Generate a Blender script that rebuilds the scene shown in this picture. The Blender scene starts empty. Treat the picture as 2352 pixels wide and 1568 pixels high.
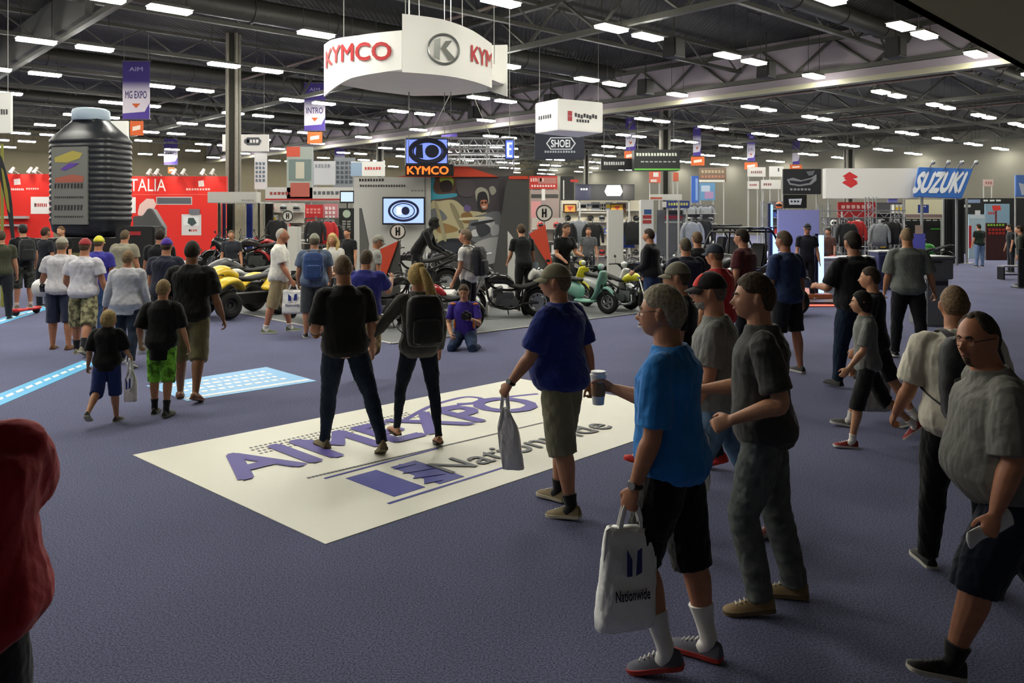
import bpy, bmesh, math, random
import numpy as np
from mathutils import Vector, Matrix

# ------------------------------------------------------------------ camera
SC = bpy.context.scene
COL = SC.collection
F, U0, V0, CH = 1880.0, 1176.0, 500.0, 2.07      # focal length (px), centre column, horizon row, eye height
cam = bpy.data.cameras.new('camera'); camo = bpy.data.objects.new('camera', cam); COL.objects.link(camo)
camo.location = (0, 0, CH); camo.rotation_euler = (math.radians(90), 0, 0)
cam.sensor_width = 36; cam.lens = 36 * F / 2352; cam.shift_y = -(784 - V0) / 2352; cam.clip_end = 400; cam.clip_start = .05
SC.camera = camo
# ------------------------------------------------------------------ world, exposure
w = bpy.data.worlds.new('world'); SC.world = w; w.use_nodes = True
w.node_tree.nodes['Background'].inputs[0].default_value = (1.0, .97, .88, 1)
w.node_tree.nodes['Background'].inputs[1].default_value = 0.15  # weak ambient fill, added to lift the sides facing the camera
SC.view_settings.view_transform = 'Standard'; SC.view_settings.look = 'None'
SC.view_settings.exposure = 0.0; SC.view_settings.gamma = 1; SC.view_settings.use_curve_mapping = False
LIGHT_E = 84.0                                    # radiance of the ceiling fixtures' lenses
# hall axes (plan): AX runs away to the left, BX away to the right
AX = Vector((-.673, .740, 0)); BX = Vector((.740, .673, 0)); UP = Vector((0, 0, 1))
def AB(a, b, z=0): v = AX * a + BX * b; return Vector((v.x, v.y, z))
HALL = math.atan2(BX.y, BX.x)
def W(u, v, Y): return Vector(((u - U0) * Y / F, Y, CH + (V0 - v) * Y / F))
def G(u, v): Y = F * CH / (v - V0); return Vector(((u - U0) * Y / F, Y, 0))
def XU(u, Y): return (u - U0) * Y / F
def ZV(v, Y): return CH + (V0 - v) * Y / F
rnd = random.Random(7)

# ------------------------------------------------------------------ materials
def lin(c):
    if isinstance(c, str): c = tuple(int(c[i:i+2], 16) for i in (0, 2, 4))
    return tuple((x/255/12.92 if x/255 <= .04045 else ((x/255+.055)/1.055)**2.4) for x in c[:3]) + (1,)
_m = {}
def mat(c, rough=.6, metal=0, kind=None, spec=.4, em=0):
    key = (str(c), rough, metal, kind, spec, em)
    if key in _m: return _m[key]
    m = bpy.data.materials.new('%s_%s' % (kind or 'paint', c if isinstance(c, str) else '_'.join(map(str, c)))); m.use_nodes = True
    nt = m.node_tree; b = nt.nodes['Principled BSDF']; L = nt.links
    col = lin(c)
    b.inputs['Base Color'].default_value = col; b.inputs['Roughness'].default_value = rough
    b.inputs['Metallic'].default_value = metal; b.inputs['Specular IOR Level'].default_value = spec
    if em:
        b.inputs['Emission Color'].default_value = col; b.inputs['Emission Strength'].default_value = em
    def tex(scale, det=3):
        tc = nt.nodes.new('ShaderNodeTexCoord'); n = nt.nodes.new('ShaderNodeTexNoise')
        n.inputs['Scale'].default_value = scale; n.inputs['Detail'].default_value = det
        L.new(tc.outputs['Object'], n.inputs['Vector']); return n
    def vary(n, lo, hi):
        r = nt.nodes.new('ShaderNodeMapRange'); r.inputs['To Min'].default_value = lo; r.inputs['To Max'].default_value = hi
        r.inputs['From Min'].default_value = .3; r.inputs['From Max'].default_value = .7
        L.new(n.outputs['Fac'], r.inputs['Value'])
        h = nt.nodes.new('ShaderNodeHueSaturation'); h.inputs['Color'].default_value = col
        L.new(r.outputs['Result'], h.inputs['Value']); L.new(h.outputs['Color'], b.inputs['Base Color'])
    def bump(n, d, s=.5):
        bp = nt.nodes.new('ShaderNodeBump'); bp.inputs['Distance'].default_value = d; bp.inputs['Strength'].default_value = s
        L.new(n.outputs['Fac'], bp.inputs['Height']); L.new(bp.outputs['Normal'], b.inputs['Normal'])
    if kind == 'cloth':
        n = tex(9, 4); vary(n, .86, 1.12); bump(n, .02, .5); b.inputs['Sheen Weight'].default_value = .15
    elif kind == 'denim':
        n = tex(14, 5); vary(n, .7, 1.3); bump(n, .01, .5)
    elif kind == 'camo':
        n = tex(16, 1); cr = nt.nodes.new('ShaderNodeValToRGB'); cr.color_ramp.interpolation = 'CONSTANT'
        e = cr.color_ramp.elements; e[0].position = 0; e[0].color = tuple(x*.45 for x in col[:3])+(1,); e[1].position = .45; e[1].color = col
        e2 = e.new(.56); e2.color = tuple(min(1, x*1.6) for x in col[:3])+(1,)
        L.new(n.outputs['Fac'], cr.inputs['Fac']); L.new(cr.outputs['Color'], b.inputs['Base Color'])
    elif kind == 'skin':
        n = tex(22, 3); vary(n, .9, 1.08); bump(n, .003, .3)
    elif kind == 'hair':
        n = tex(70, 4); vary(n, .6, 1.4); bump(n, .01, .8)
    elif kind == 'rubber':
        n = tex(60, 2); bump(n, .01, .5)
    elif kind == 'metal':
        n = tex(8, 3); vary(n, .9, 1.1)
    elif kind == 'wall':
        n = tex(.35, 4); vary(n, .93, 1.06)
    elif kind == 'vinyl':
        n = tex(1.2, 3); bump(n, .02, .25); vary(n, .98, 1.01)
    elif kind == 'plastic_film':
        n = tex(14, 3); bump(n, .02, .8)
    elif kind == 'carpet':
        tc = nt.nodes.new('ShaderNodeTexCoord'); n = nt.nodes.new('ShaderNodeTexNoise'); n2 = nt.nodes.new('ShaderNodeTexNoise')
        n.inputs['Scale'].default_value = 95; n.inputs['Detail'].default_value = 3; n.inputs['Roughness'].default_value = .7
        n2.inputs['Scale'].default_value = .5; n2.inputs['Detail'].default_value = 4
        L.new(tc.outputs['Object'], n.inputs['Vector']); L.new(tc.outputs['Object'], n2.inputs['Vector'])
        cr = nt.nodes.new('ShaderNodeValToRGB'); e = cr.color_ramp.elements
        e[0].position = .33; e[0].color = tuple(x*.35 for x in col[:3])+(1,); e[1].position = .68; e[1].color = tuple(x*1.75 for x in col[:3])+(1,)
        L.new(n.outputs['Fac'], cr.inputs['Fac'])
        mx = nt.nodes.new('ShaderNodeHueSaturation'); r = nt.nodes.new('ShaderNodeMapRange')
        r.inputs['From Min'].default_value = .3; r.inputs['From Max'].default_value = .7; r.inputs['To Min'].default_value = .9; r.inputs['To Max'].default_value = 1.1
        L.new(n2.outputs['Fac'], r.inputs['Value']); L.new(r.outputs['Result'], mx.inputs['Value']); L.new(cr.outputs['Color'], mx.inputs['Color'])
        L.new(mx.outputs['Color'], b.inputs['Base Color']); bump(n, .01, .6)
    elif kind == 'deck':
        tc = nt.nodes.new('ShaderNodeTexCoord'); wv = nt.nodes.new('ShaderNodeTexWave'); wv.inputs['Scale'].default_value = 1.6
        L.new(tc.outputs['Object'], wv.inputs['Vector']); bump(wv, .05, .6)
    elif kind == 'gradient':      # printed banner: colour c is a pair (top, bottom)
        pass
    _m[key] = m; return m
def printed(top, bottom, z0, z1, mid=.5, soft=.12):
    """a printed fabric whose ink goes from one colour to another over its height"""
    m = bpy.data.materials.new('printed_fabric'); m.use_nodes = True; nt = m.node_tree; b = nt.nodes['Principled BSDF']
    tc = nt.nodes.new('ShaderNodeTexCoord'); s = nt.nodes.new('ShaderNodeSeparateXYZ'); r = nt.nodes.new('ShaderNodeMapRange'); cr = nt.nodes.new('ShaderNodeValToRGB')
    r.inputs['From Min'].default_value = z0; r.inputs['From Max'].default_value = z1
    nt.links.new(tc.outputs['Object'], s.inputs[0]); nt.links.new(s.outputs['Z'], r.inputs['Value']); nt.links.new(r.outputs['Result'], cr.inputs['Fac'])
    e = cr.color_ramp.elements; e[0].position = mid-soft; e[0].color = lin(bottom); e[1].position = mid+soft; e[1].color = lin(top)
    nt.links.new(cr.outputs['Color'], b.inputs['Base Color']); b.inputs['Roughness'].default_value = .8
    return m

# ------------------------------------------------------------------ mesh building
class MB:
    def __init__(s): s.v = []; s.f = []; s.m = []
    def add(s, vs, fs, mi=0):
        o = len(s.v); s.v += [tuple(x) for x in vs]; s.f += [tuple(i+o for i in f) for f in fs]; s.m += [mi]*len(fs); return s
    def box(s, c, d, M=None, mi=0, taper=1):
        x, y, z = (q/2 for q in d); vs = []
        for k in (-1, 1):
            t = 1 if k < 0 else taper
            vs += [Vector((-x*t, -y*t, k*z)), Vector((x*t, -y*t, k*z)), Vector((x*t, y*t, k*z)), Vector((-x*t, y*t, k*z))]
        if M is not None: vs = [M @ v for v in vs]
        c = Vector(c)
        return s.add([v + c for v in vs], [(3,2,1,0),(4,5,6,7),(0,1,5,4),(1,2,6,5),(2,3,7,6),(3,0,4,7)], mi)
    def b2(s, lo, hi, mi=0):
        return s.box([(a+b)/2 for a, b in zip(lo, hi)], [b-a for a, b in zip(lo, hi)], None, mi)
    def cyl(s, p0, p1, r0, r1=None, n=12, mi=0):
        return s.tube([p0, p1], [r0, r0 if r1 is None else r1], n, 1, mi, 0)
    def ring(s, c, X, Y, rx, ry, n, e=2.0):
        out = []
        for i in range(n):
            t = 2*math.pi*i/n; ct, st = math.cos(t), math.sin(t)
            out.append(c + X*(rx*math.copysign(abs(ct)**(2/e), ct)) + Y*(ry*math.copysign(abs(st)**(2/e), st)))
        return out
    def loft(s, rings, mi=0, closed=False):
        n = len(rings[0]); vs = [v for r in rings for v in r]; fs = []
        k = len(rings)
        for j in range(k if closed else k-1):
            j2 = (j+1) % k
            for i in range(n):
                fs.append((j*n+i, j*n+(i+1) % n, j2*n+(i+1) % n, j2*n+i))
        if not closed:
            fs.append(tuple(reversed(range(n)))); fs.append(tuple((k-1)*n+i for i in range(n)))
        return s.add(vs, fs, mi)
    def tube(s, pts, rads, n=12, sub=4, mi=0, cap=1, ref=None):
        pts = [Vector(p) for p in pts]; P = []; R = []
        rads = [r if isinstance(r, (tuple, list)) else (r, r) for r in rads]
        k = len(pts)
        for i in range(k-1):
            p0, p1, p2, p3 = pts[max(i-1, 0)], pts[i], pts[i+1], pts[min(i+2, k-1)]
            q0, q1, q2, q3 = rads[max(i-1, 0)], rads[i], rads[i+1], rads[min(i+2, k-1)]
            for j in range(sub):
                t = j/sub
                if sub == 1 or k == 2: P.append(p1.lerp(p2, t)); R.append(tuple(a+(b-a)*t for a, b in zip(q1, q2)))
                else:
                    a = .5*(2*p1+(p2-p0)*t+(2*p0-5*p1+4*p2-p3)*t*t+(3*p1-p0-3*p2+p3)*t**3); P.append(a)
                    R.append(tuple(max(.0005, .5*(2*b1+(b2-b0)*t+(2*b0-5*b1+4*b2-b3)*t*t+(3*b1-b0-3*b2+b3)*t**3)) for b0, b1, b2, b3 in zip(q0, q1, q2, q3)))
        P.append(pts[-1]); R.append(rads[-1])
        k = len(P); T = []
        for i in range(k):
            d = P[min(i+1, k-1)] - P[max(i-1, 0)]; T.append(d.normalized() if d.length > 1e-9 else Vector((0, 0, 1)))
        r = Vector(ref) if ref is not None else (Vector((1, 0, 0)) if abs(T[0].x) < .8 else Vector((0, 1, 0)))
        rings = []
        X = (r - T[0]*r.dot(T[0])).normalized()
        if cap:
            for a in (80, 55, 28):
                c = math.cos(math.radians(a)); sn = math.sin(math.radians(a))
                rings.append(s.ring(P[0]-T[0]*min(R[0])*sn*cap, X, T[0].cross(X), R[0][0]*c, R[0][1]*c, n))
        for i in range(k):
            X = (X - T[i]*X.dot(T[i])).normalized(); Y = T[i].cross(X)
            rings.append(s.ring(P[i], X, Y, R[i][0], R[i][1], n))
        if cap:
            for a in (28, 55, 80):
                c = math.cos(math.radians(a)); sn = math.sin(math.radians(a))
                rings.append(s.ring(P[-1]+T[-1]*min(R[-1])*sn*cap, X, Y, R[-1][0]*c, R[-1][1]*c, n))
        return s.loft(rings, mi)
    def ell(s, c, r, M=None, n=16, m=10, mi=0, fn=None):
        c = Vector(c); vs = []; fs = []
        for j in range(1, m):
            t = math.pi*j/m
            for i in range(n):
                p = 2*math.pi*i/n; d = Vector((math.sin(t)*math.cos(p), math.sin(t)*math.sin(p), math.cos(t)))
                vs.append(Vector((d.x*r[0], d.y*r[1], d.z*r[2])) if fn is None else fn(d))
        tp, bt = Vector((0, 0, 1)), Vector((0, 0, -1))
        vs.append(Vector((0, 0, r[2])) if fn is None else fn(tp)); vs.append(Vector((0, 0, -r[2])) if fn is None else fn(bt))
        for j in range(m-2):
            for i in range(n): fs.append((j*n+i, (j+1)*n+i, (j+1)*n+(i+1) % n, j*n+(i+1) % n))
        a = (m-1)*n
        for i in range(n): fs.append((a, i, (i+1) % n)); fs.append((a+1, (m-2)*n+(i+1) % n, (m-2)*n+i))
        if M is not None: vs = [M @ v for v in vs]
        return s.add([v+c for v in vs], fs, mi)
    def torus(s, c, ax, R, r, n=28, m=8, mi=0, r2=None):
        c = Vector(c); ax = Vector(ax).normalized(); X = ax.orthogonal().normalized(); Y = ax.cross(X); rings = []
        for i in range(n):
            t = 2*math.pi*i/n; d = X*math.cos(t)+Y*math.sin(t)
            rings.append([c + d*(R + r*math.cos(q)) + ax*((r2 or r)*math.sin(q)) for q in (2*math.pi*j/m for j in range(m))])
        return s.loft(rings, mi, closed=True)
    def poly(s, pts2, o, X, Y, N, th, mi=0, z=0):
        """prism: outline pts2 in plane (X, Y) at o, from z to z+th along N"""
        o = Vector(o); n = len(pts2)
        a = [o + X*p[0] + Y*p[1] + N*z for p in pts2]; b = [q + N*th for q in a]
        return s.add(a+b, [tuple(reversed(range(n))), tuple(range(n, 2*n))] + [(i, (i+1) % n, n+(i+1) % n, n+i) for i in range(n)], mi)
    def mesh(s, name, mats, smooth=False):
        me = bpy.data.meshes.new(name); me.from_pydata(s.v, [], s.f)
        for m in (mats if isinstance(mats, (list, tuple)) else [mats]): me.materials.append(m)
        if any(s.m): me.polygons.foreach_set('material_index', s.m)
        bm = bmesh.new(); bm.from_mesh(me); bmesh.ops.recalc_face_normals(bm, faces=bm.faces); bm.to_mesh(me); bm.free()
        if smooth:
            me.polygons.foreach_set('use_smooth', [True]*len(me.polygons))
            if smooth != 'all':
                try: me.set_sharp_from_angle(angle=math.radians(38))
                except Exception: pass
        me.update(); return me
    def build(s, name, mats, parent=None, smooth=True, bevel=0, M=None):
        me = s.mesh(name, mats, smooth)
        o = bpy.data.objects.new(name, me); COL.objects.link(o)
        if parent: o.parent = parent
        if M is not None: o.matrix_local = M
        if bevel:
            bm = bmesh.new(); bm.from_mesh(me)
            bmesh.ops.bevel(bm, geom=[e for e in bm.edges if len(e.link_faces) == 2 and e.calc_face_angle(0) > .6], offset=bevel, segments=2, affect='EDGES', clamp_overlap=True)
            bm.to_mesh(me); bm.free(); me.polygons.foreach_set('use_smooth', [True]*len(me.polygons))
            try: me.set_sharp_from_angle(angle=math.radians(38))
            except Exception: pass
        return o
def tag(o, label=None, cat=None, group=None, kind=None):
    if label: o['label'] = label
    if cat: o['category'] = cat
    if group: o['group'] = group
    if kind: o['kind'] = kind
    return o
def thing(name, loc, rz, label, cat, group=None, rot=None):
    o = bpy.data.objects.new(name, None); COL.objects.link(o); o.location = loc
    o.rotation_euler = rot or (0, 0, rz); o.empty_display_size = .1
    return tag(o, label, cat, group)
def copy_tree(o, parent=None):
    c = o.copy(); COL.objects.link(c)
    if parent is not None: c.parent = parent
    for ch in [x for x in KIDS.get(o.name, [])]: copy_tree(ch, c)
    return c
KIDS = {}
def kids(o):
    KIDS[o.name] = [x for x in bpy.data.objects if x.parent == o]
    for x in KIDS[o.name]: kids(x)

_tc = {}
def txtmesh(t, wd, ht, bold=.02, ex=.004, fn=None, cx=False):
    """text as (verts, faces), scaled to wd x ht, lower left corner at 0 (or centred with cx)"""
    k = (t, 0)
    if k not in _tc:
        c = bpy.data.curves.new('lettering', 'FONT'); c.body = t; c.resolution_u = 3; c.fill_mode = 'FRONT'
        o = bpy.data.objects.new('lettering', c); COL.objects.link(o)
        dg = bpy.context.evaluated_depsgraph_get(); me = bpy.data.meshes.new_from_object(o.evaluated_get(dg))
        v = np.zeros(len(me.vertices)*3); me.vertices.foreach_get('co', v); v = v.reshape(-1, 3)
        _tc[k] = (v, [tuple(p.vertices) for p in me.polygons]); bpy.data.objects.remove(o); bpy.data.curves.remove(c); bpy.data.meshes.remove(me)
    v, f = _tc[k]
    if bold > .008:          # heavier strokes: the same letters laid a hair's breadth apart
        vs = []; fs = []; b = bold*.9
        for i, (dx, dy) in enumerate(((0, 0), (b, 0), (-b, 0), (0, b), (0, -b))): vs.append(v+np.array([dx, dy, i*.001])); fs += [tuple(j+i*len(v) for j in q) for q in f]
        v = np.concatenate(vs); f = fs
    mn = v.min(0); mx = v.max(0); q = (v-mn)/np.maximum(mx-mn, 1e-6); q = q*np.array([wd, ht, .0036])
    if cx: q[:, 0] -= wd/2; q[:, 1] -= ht/2
    return q, f
def text(t, wd, ht, o, X, Y, m, parent=None, name='lettering', bold=.02, off=.004, fn=None, cx=True):
    """flat lettering lying in plane (X, Y) at o, raised by off along X x Y"""
    q, f = txtmesh(t, wd, ht, bold, cx=cx); o = Vector(o); X = Vector(X); Y = Vector(Y); N = X.cross(Y).normalized()
    if fn: vs = [fn(a[0], a[1]) for a in q]
    else: vs = [o + X*a[0] + Y*a[1] + N*(off+a[2]) for a in q]
    me = bpy.data.meshes.new(name); me.from_pydata([tuple(v) for v in vs], [], f); me.materials.append(m); me.update()
    ob = bpy.data.objects.new(name, me); COL.objects.link(ob)
    if parent: ob.parent = parent
    return ob

# ------------------------------------------------------------------ remeshed (continuous) surfaces, baked in one pass at the end
PEND = []
def soft(mb, name, mats, parent, vox, smooth=4, fold=0, seed=0, M=None, foldk=1.0):
    me = mb.mesh(name, mats, 'all'); o = bpy.data.objects.new(name, me); COL.objects.link(o); o.parent = parent
    if M is not None: o.matrix_local = M
    r = o.modifiers.new('r', 'REMESH'); r.mode = 'VOXEL'; r.voxel_size = vox; r.use_smooth_shade = True
    if smooth: s = o.modifiers.new('s', 'SMOOTH'); s.factor = .5; s.iterations = smooth
    PEND.append((o, fold, seed, foldk)); return o
def bake():
    dg = bpy.context.evaluated_depsgraph_get(); dg.update(); new = []
    for o, fold, seed, fk in PEND:
        me = bpy.data.meshes.new_from_object(o.evaluated_get(dg)); new.append((o, me, fold, seed, fk))
    for o, me, fold, seed, fk in new:
        old = o.data; nm = old.name; o.modifiers.clear(); o.data = me; bpy.data.meshes.remove(old); me.name = nm
        n = len(me.vertices)
        if fold and n:
            v = np.zeros(n*3); me.vertices.foreach_get('co', v); v = v.reshape(-1, 3)
            nr = np.zeros(n*3); me.vertices.foreach_get('normal', nr); nr = nr.reshape(-1, 3)
            rs = np.random.RandomState(seed); d = np.zeros(n)
            for k in range(9):
                kk = rs.normal(size=3)*np.array([13, 13, 7])*fk*(1+.35*k); ph = rs.uniform(0, 6.28)
                wv = np.sin(v@kk + ph + 1.3*np.sin(v@(rs.normal(size=3)*6)+ph)); d += (1-np.abs(wv))**1.5/(1+.25*k)*rs.choice([-1, 1])
            v = v + nr*(d*fold*.4)[:, None]; me.vertices.foreach_set('co', v.reshape(-1))
        me.polygons.foreach_set('use_smooth', [True]*len(me.polygons)); me.update()
    PEND.clear()
# ------------------------------------------------------------------ the hall
def plan_poly(name, pts, z, m, kind='structure', th=.02, parent=None):
    b = MB(); b.poly([(p.x, p.y) for p in pts], (0, 0, z-th), Vector((1, 0, 0)), Vector((0, 1, 0)), UP, th); o = b.build(name, m, parent, False)
    if kind: o['kind'] = kind
    return o
A1, B1 = 90.6, 87.0
plan_poly('floor', [AB(-25, -40), AB(-25, B1+.3), AB(A1+.3, B1+.3), AB(A1+.3, -40)], 0, mat((98, 100, 126), .95, kind='carpet', spec=.1), th=.1)
wl = MB(); wl.poly([(-40, 0), (B1, 0), (B1, 10.6), (-40, 10.6)], AB(A1, 0), BX, UP, AX, .3); wl.build('wall_left', mat('6d6652', .9, kind='wall'), None, False)['kind'] = 'structure'
wl = MB(); wl.poly([(A1, 0), (-6, 0), (-6, 10.6), (A1, 10.6)], AB(0, B1), AX, UP, BX, .3); wl.build('wall_right', mat('66645a', .9, kind='wall'), None, False)['kind'] = 'structure'
plan_poly('ceiling', [AB(4.7, -40), AB(4.7, B1+.3), AB(A1+.3, B1+.3), AB(A1+.3, -40)], 10.9, mat('2c2c29', .8, kind='deck'), th=.3)
SB = Vector((.695, .719, 0)); SA = Vector((-.719, .695, 0)); s0 = Vector((5.12, 11.02, 0))
sf = MB(); sf.poly([(-30, -45), (0, -45), (0, 60), (-30, 60)], s0 + UP*5.0, SA, SB, UP, .35)
sf.poly([(-45, 5.0), (60, 5.0), (60, 10.9), (-45, 10.9)], s0 - SA*.15, SB, UP, SA, .15)
sf.build('ceiling_soffit', mat('9a9468', .9), None, False)['kind'] = 'structure'

def struct(mb, name, m): o = mb.build(name, m, None, False); o['kind'] = 'structure'; return o
def beam(mb, a0, b0, a1, b1, z0, z1, t):
    p, q = AB(a0, b0), AB(a1, b1); d = (q-p).normalized(); s = Vector((-d.y, d.x, 0))*t/2
    mb.add([p-s+UP*z0, p+s+UP*z0, p+s+UP*z1, p-s+UP*z1, q-s+UP*z0, q+s+UP*z0, q+s+UP*z1, q-s+UP*z1], [(0,1,2,3),(7,6,5,4),(0,4,5,1),(1,5,6,2),(2,6,7,3),(3,7,4,0)])
steel = mat('45453f', .6, kind='metal'); dark = mat('34342f', .7)
# long trusses along AX (between the rows of lamps), shorter ones along BX
for b0 in range(-24, 88, 14):
    t = MB(); beam(t, 4.7, b0+4.2, A1, b0+4.2, 8.75, 8.95, .22); beam(t, 4.7, b0+4.2, A1, b0+4.2, 10.2, 10.4, .25)
    a = 5.0
    while a < A1-4:
        p, q, r = AB(a, b0+4.2, 8.85), AB(a+1.85, b0+4.2, 10.3), AB(a+3.7, b0+4.2, 8.85)
        t.cyl(p, q, .07, n=5); t.cyl(q, r, .07, n=5); a += 3.7
    struct(t, 'ceiling_truss', steel)
for i, a0 in enumerate(np.arange(8, 88, 7.4)):
    t = MB(); beam(t, a0, -35, a0, B1, 9.35, 9.50, .18); beam(t, a0, -35, a0, B1, 10.3, 10.45, .18)
    b = -34.0
    while b < B1-3:
        t.cyl(AB(a0, b, 9.42), AB(a0, b+1.4, 10.36), .045, n=4); t.cyl(AB(a0, b+1.4, 10.36), AB(a0, b+2.8, 9.42), .045, n=4); b += 2.8
    struct(t, 'ceiling_joist', steel)
t = MB()
for a0 in np.arange(6, 88, 1.85): beam(t, a0, -38, a0, B1, 10.62, 10.72, .08)
struct(t, 'ceiling_purlins', steel)
# folding-wall track with its deep mauve bulkhead, and a second plain one
t = MB(); beam(t, 8, 36.4, A1, 36.4, 8.35, 10.6, .22); struct(t, 'ceiling_bulkhead', mat('8e858e', .8, kind='wall'))
t = MB(); beam(t, 8, 36.25, A1, 36.25, 8.12, 8.36, .5); struct(t, 'ceiling_track', mat('8c8974', .5))
t = MB(); beam(t, 30, 8, 86, 8, 8.9, 10.2, .22); struct(t, 'ceiling_bulkhead', mat('4a4a48', .8))
for a0, b0, b1, r in ((14.8, -10, 60, .38), (29.5, -20, 34, .45), (44.5, -20, 80, .4), (60, -20, 80, .4)):
    t = MB(); t.cyl(AB(a0, b0, 9.9), AB(a0, b1, 9.9), r, n=14)
    b = b0+2
    while b < b1: t.cyl(AB(a0, b, 9.9), AB(a0, b+.06, 9.9), r+.04, n=14); b += 3.5
    o = t.build('ceiling_duct', mat('3e3e3a', .5, .3, kind='metal')); o['kind'] = 'structure'
for b0, a0, a1 in ((0.5, 12, 60), (19.5, 20, 80), (47, 14, 80), (62, 14, 80)):
    t = MB(); t.cyl(AB(a0, b0, 9.75), AB(a1, b0, 9.75), .06, n=8); t.cyl(AB(a0, b0+.35, 9.85), AB(a1, b0+.35, 9.85), .04, n=8); struct(t, 'ceiling_pipe', mat('6a5a54', .6))
# black louvred loudspeaker / projector boxes under the bulkhead
def boxy(a, b, z, w_): 
    r = thing('hanging_loudspeaker', AB(a, b, z), HALL, 'black loudspeaker box hung under the roof, ' + w_, 'loudspeaker', 'loudspeaker boxes under the roof')
    t = MB(); t.box((0, 0, 0), (.75, .6, .8), taper=.9); t.build('cabinet', mat('1c1c1c', .6), r, bevel=.02); t = MB(); t.box((0, -.31, 0), (.6, .03, .65)); t.build('grille', mat('30302e', .8), r); t = MB()
    t.cyl((0, 0, .4), (0, 0, 10.6-z), .03, n=6); t.build('hanger', dark, r)
for a, b, w_ in ((20, 34.0, 'second from the right along the bulkhead'), (27, 34.0, 'middle one along the bulkhead'), (34, 34.0, 'second from the left along the bulkhead'), (14, 33.6, 'rightmost along the bulkhead'), (41, 34, 'leftmost along the bulkhead'), (20, 27, 'right of the two away from the bulkhead'), (34, 20, 'left of the two away from the bulkhead')): boxy(a, b, 8.9, w_)

# columns: four pipes and a dark web on each
def column(X, Y, wd, n):
    t = MB(); r = wd*.16
    for sx in (-1, 1):
        for sy in (-1, 1): t.cyl((X+sx*wd*.4, Y+sy*wd*.4, 0), (X+sx*wd*.4, Y+sy*wd*.4, 10.6), r, n=10)
    o = t.build('column_%d' % n, mat('77746a', .5, kind='metal')); o['kind'] = 'structure'
    t = MB(); t.b2((X-wd*.3, Y-wd*.3, 0), (X+wd*.3, Y+wd*.3, 10.6)); t.build('column_core', mat('26261f', .8), o, False)
for i, (u, Y, wd) in enumerate(((536, 38, .52), (1527, 64, .70), (1950, 84, .80), (1347, 90, .5), (873, 80, .6))): column(XU(u, Y), Y, wd, i+1)

# ------------------------------------------------------------------ ceiling lights (the hall's main light, beside the added world fill and stand lamps)
lens = mat((255, 252, 240), .5, em=LIGHT_E); hous = mat('8a8a84', .5, .4)
def fixture():
    r = thing('ceiling_light', (0, 0, 0), 0, 'bright rectangular fluorescent fixture hanging in the dark roof grid', 'ceiling light', 'fluorescent fixtures of the roof grid')
    b = MB(); b.box((0, 0, .06), (1.30, .52, .10), taper=.8); b.build('housing', hous, r, False)
    b = MB(); b.box((0, 0, -.035), (1.22, .44, .09), taper=1.0); b.build('diffuser', lens, r, False)
    b = MB()
    for s in (-.5, .5): b.cyl((s, 0, .1), (s, 0, 2.0), .012, n=4)
    b.box((0, 0, 2.0), (1.05, .04, .04))
    b.build('hanging_rod', dark, r, False); return r
proto = fixture(); kids(proto)
pos = []
rows = [11.5, 18.2, 25.7, 33.5, 41.0, 48.6, 56.0, 63.4, 70.8, 78.2, 85.6]
for i, a in enumerate(rows):
    for j in range(-4, 12):
        for d in (0, 1.95):
            p = AB(a, 7.2+6.95*j+d, 8.5)
            if p.y < 4 or 7.2+6.95*j+d > B1-1 or abs(p.x) > .9*p.y+12: continue
            pos.append(p)
pos.sort(key=lambda p: p.length)
NEAR = {}
for i, p in enumerate(pos[:298]):
    o = proto if i == 0 else copy_tree(proto); o.location = p; o.rotation_euler = (0, 0, HALL)
    u, v = U0+p.x/p.y*F, V0-(p.z-CH)/p.y*F
    if -20 < u < 2372 and -20 < v < 215:      # the near ones can be told apart
        for lim, lm in ((150, 'the left picture edge'), (420, 'the giant bottle'), (640, 'the left column'), (1170, 'the big curved sign'), (1450, 'the small white hanging sign'), (1700, 'the right column'), (1950, 'the blue-lit stage'), (2400, 'the far right booths')):
            if u < lim: NEAR.setdefault(lm, []).append((v, u, o)); break
ORD = ['topmost', 'second', 'third', 'fourth', 'fifth', 'sixth', 'seventh', 'eighth', 'ninth', 'tenth', 'eleventh', 'twelfth', 'thirteenth', 'fourteenth']
for lm, L in NEAR.items():
    for i, (v, u, o) in enumerate(sorted(L, key=lambda q: (q[0], q[1]))):
        if i < len(ORD): o['label'] = 'bright ceiling light high over %s, %s from the top there' % (lm, ORD[i]) if i else 'bright ceiling light high over %s, topmost there' % lm
if len(pos) > 298:
    b = MB(); M3 = Matrix.Rotation(HALL, 3, 'Z')
    for p in pos[298:]: b.box(p, (1.22, .44, .05), M3)
    tag(b.build('ceiling_lights', lens, None, False), 'far rows of small bright fixtures near the back walls', 'ceiling light', kind='stuff')
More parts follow.
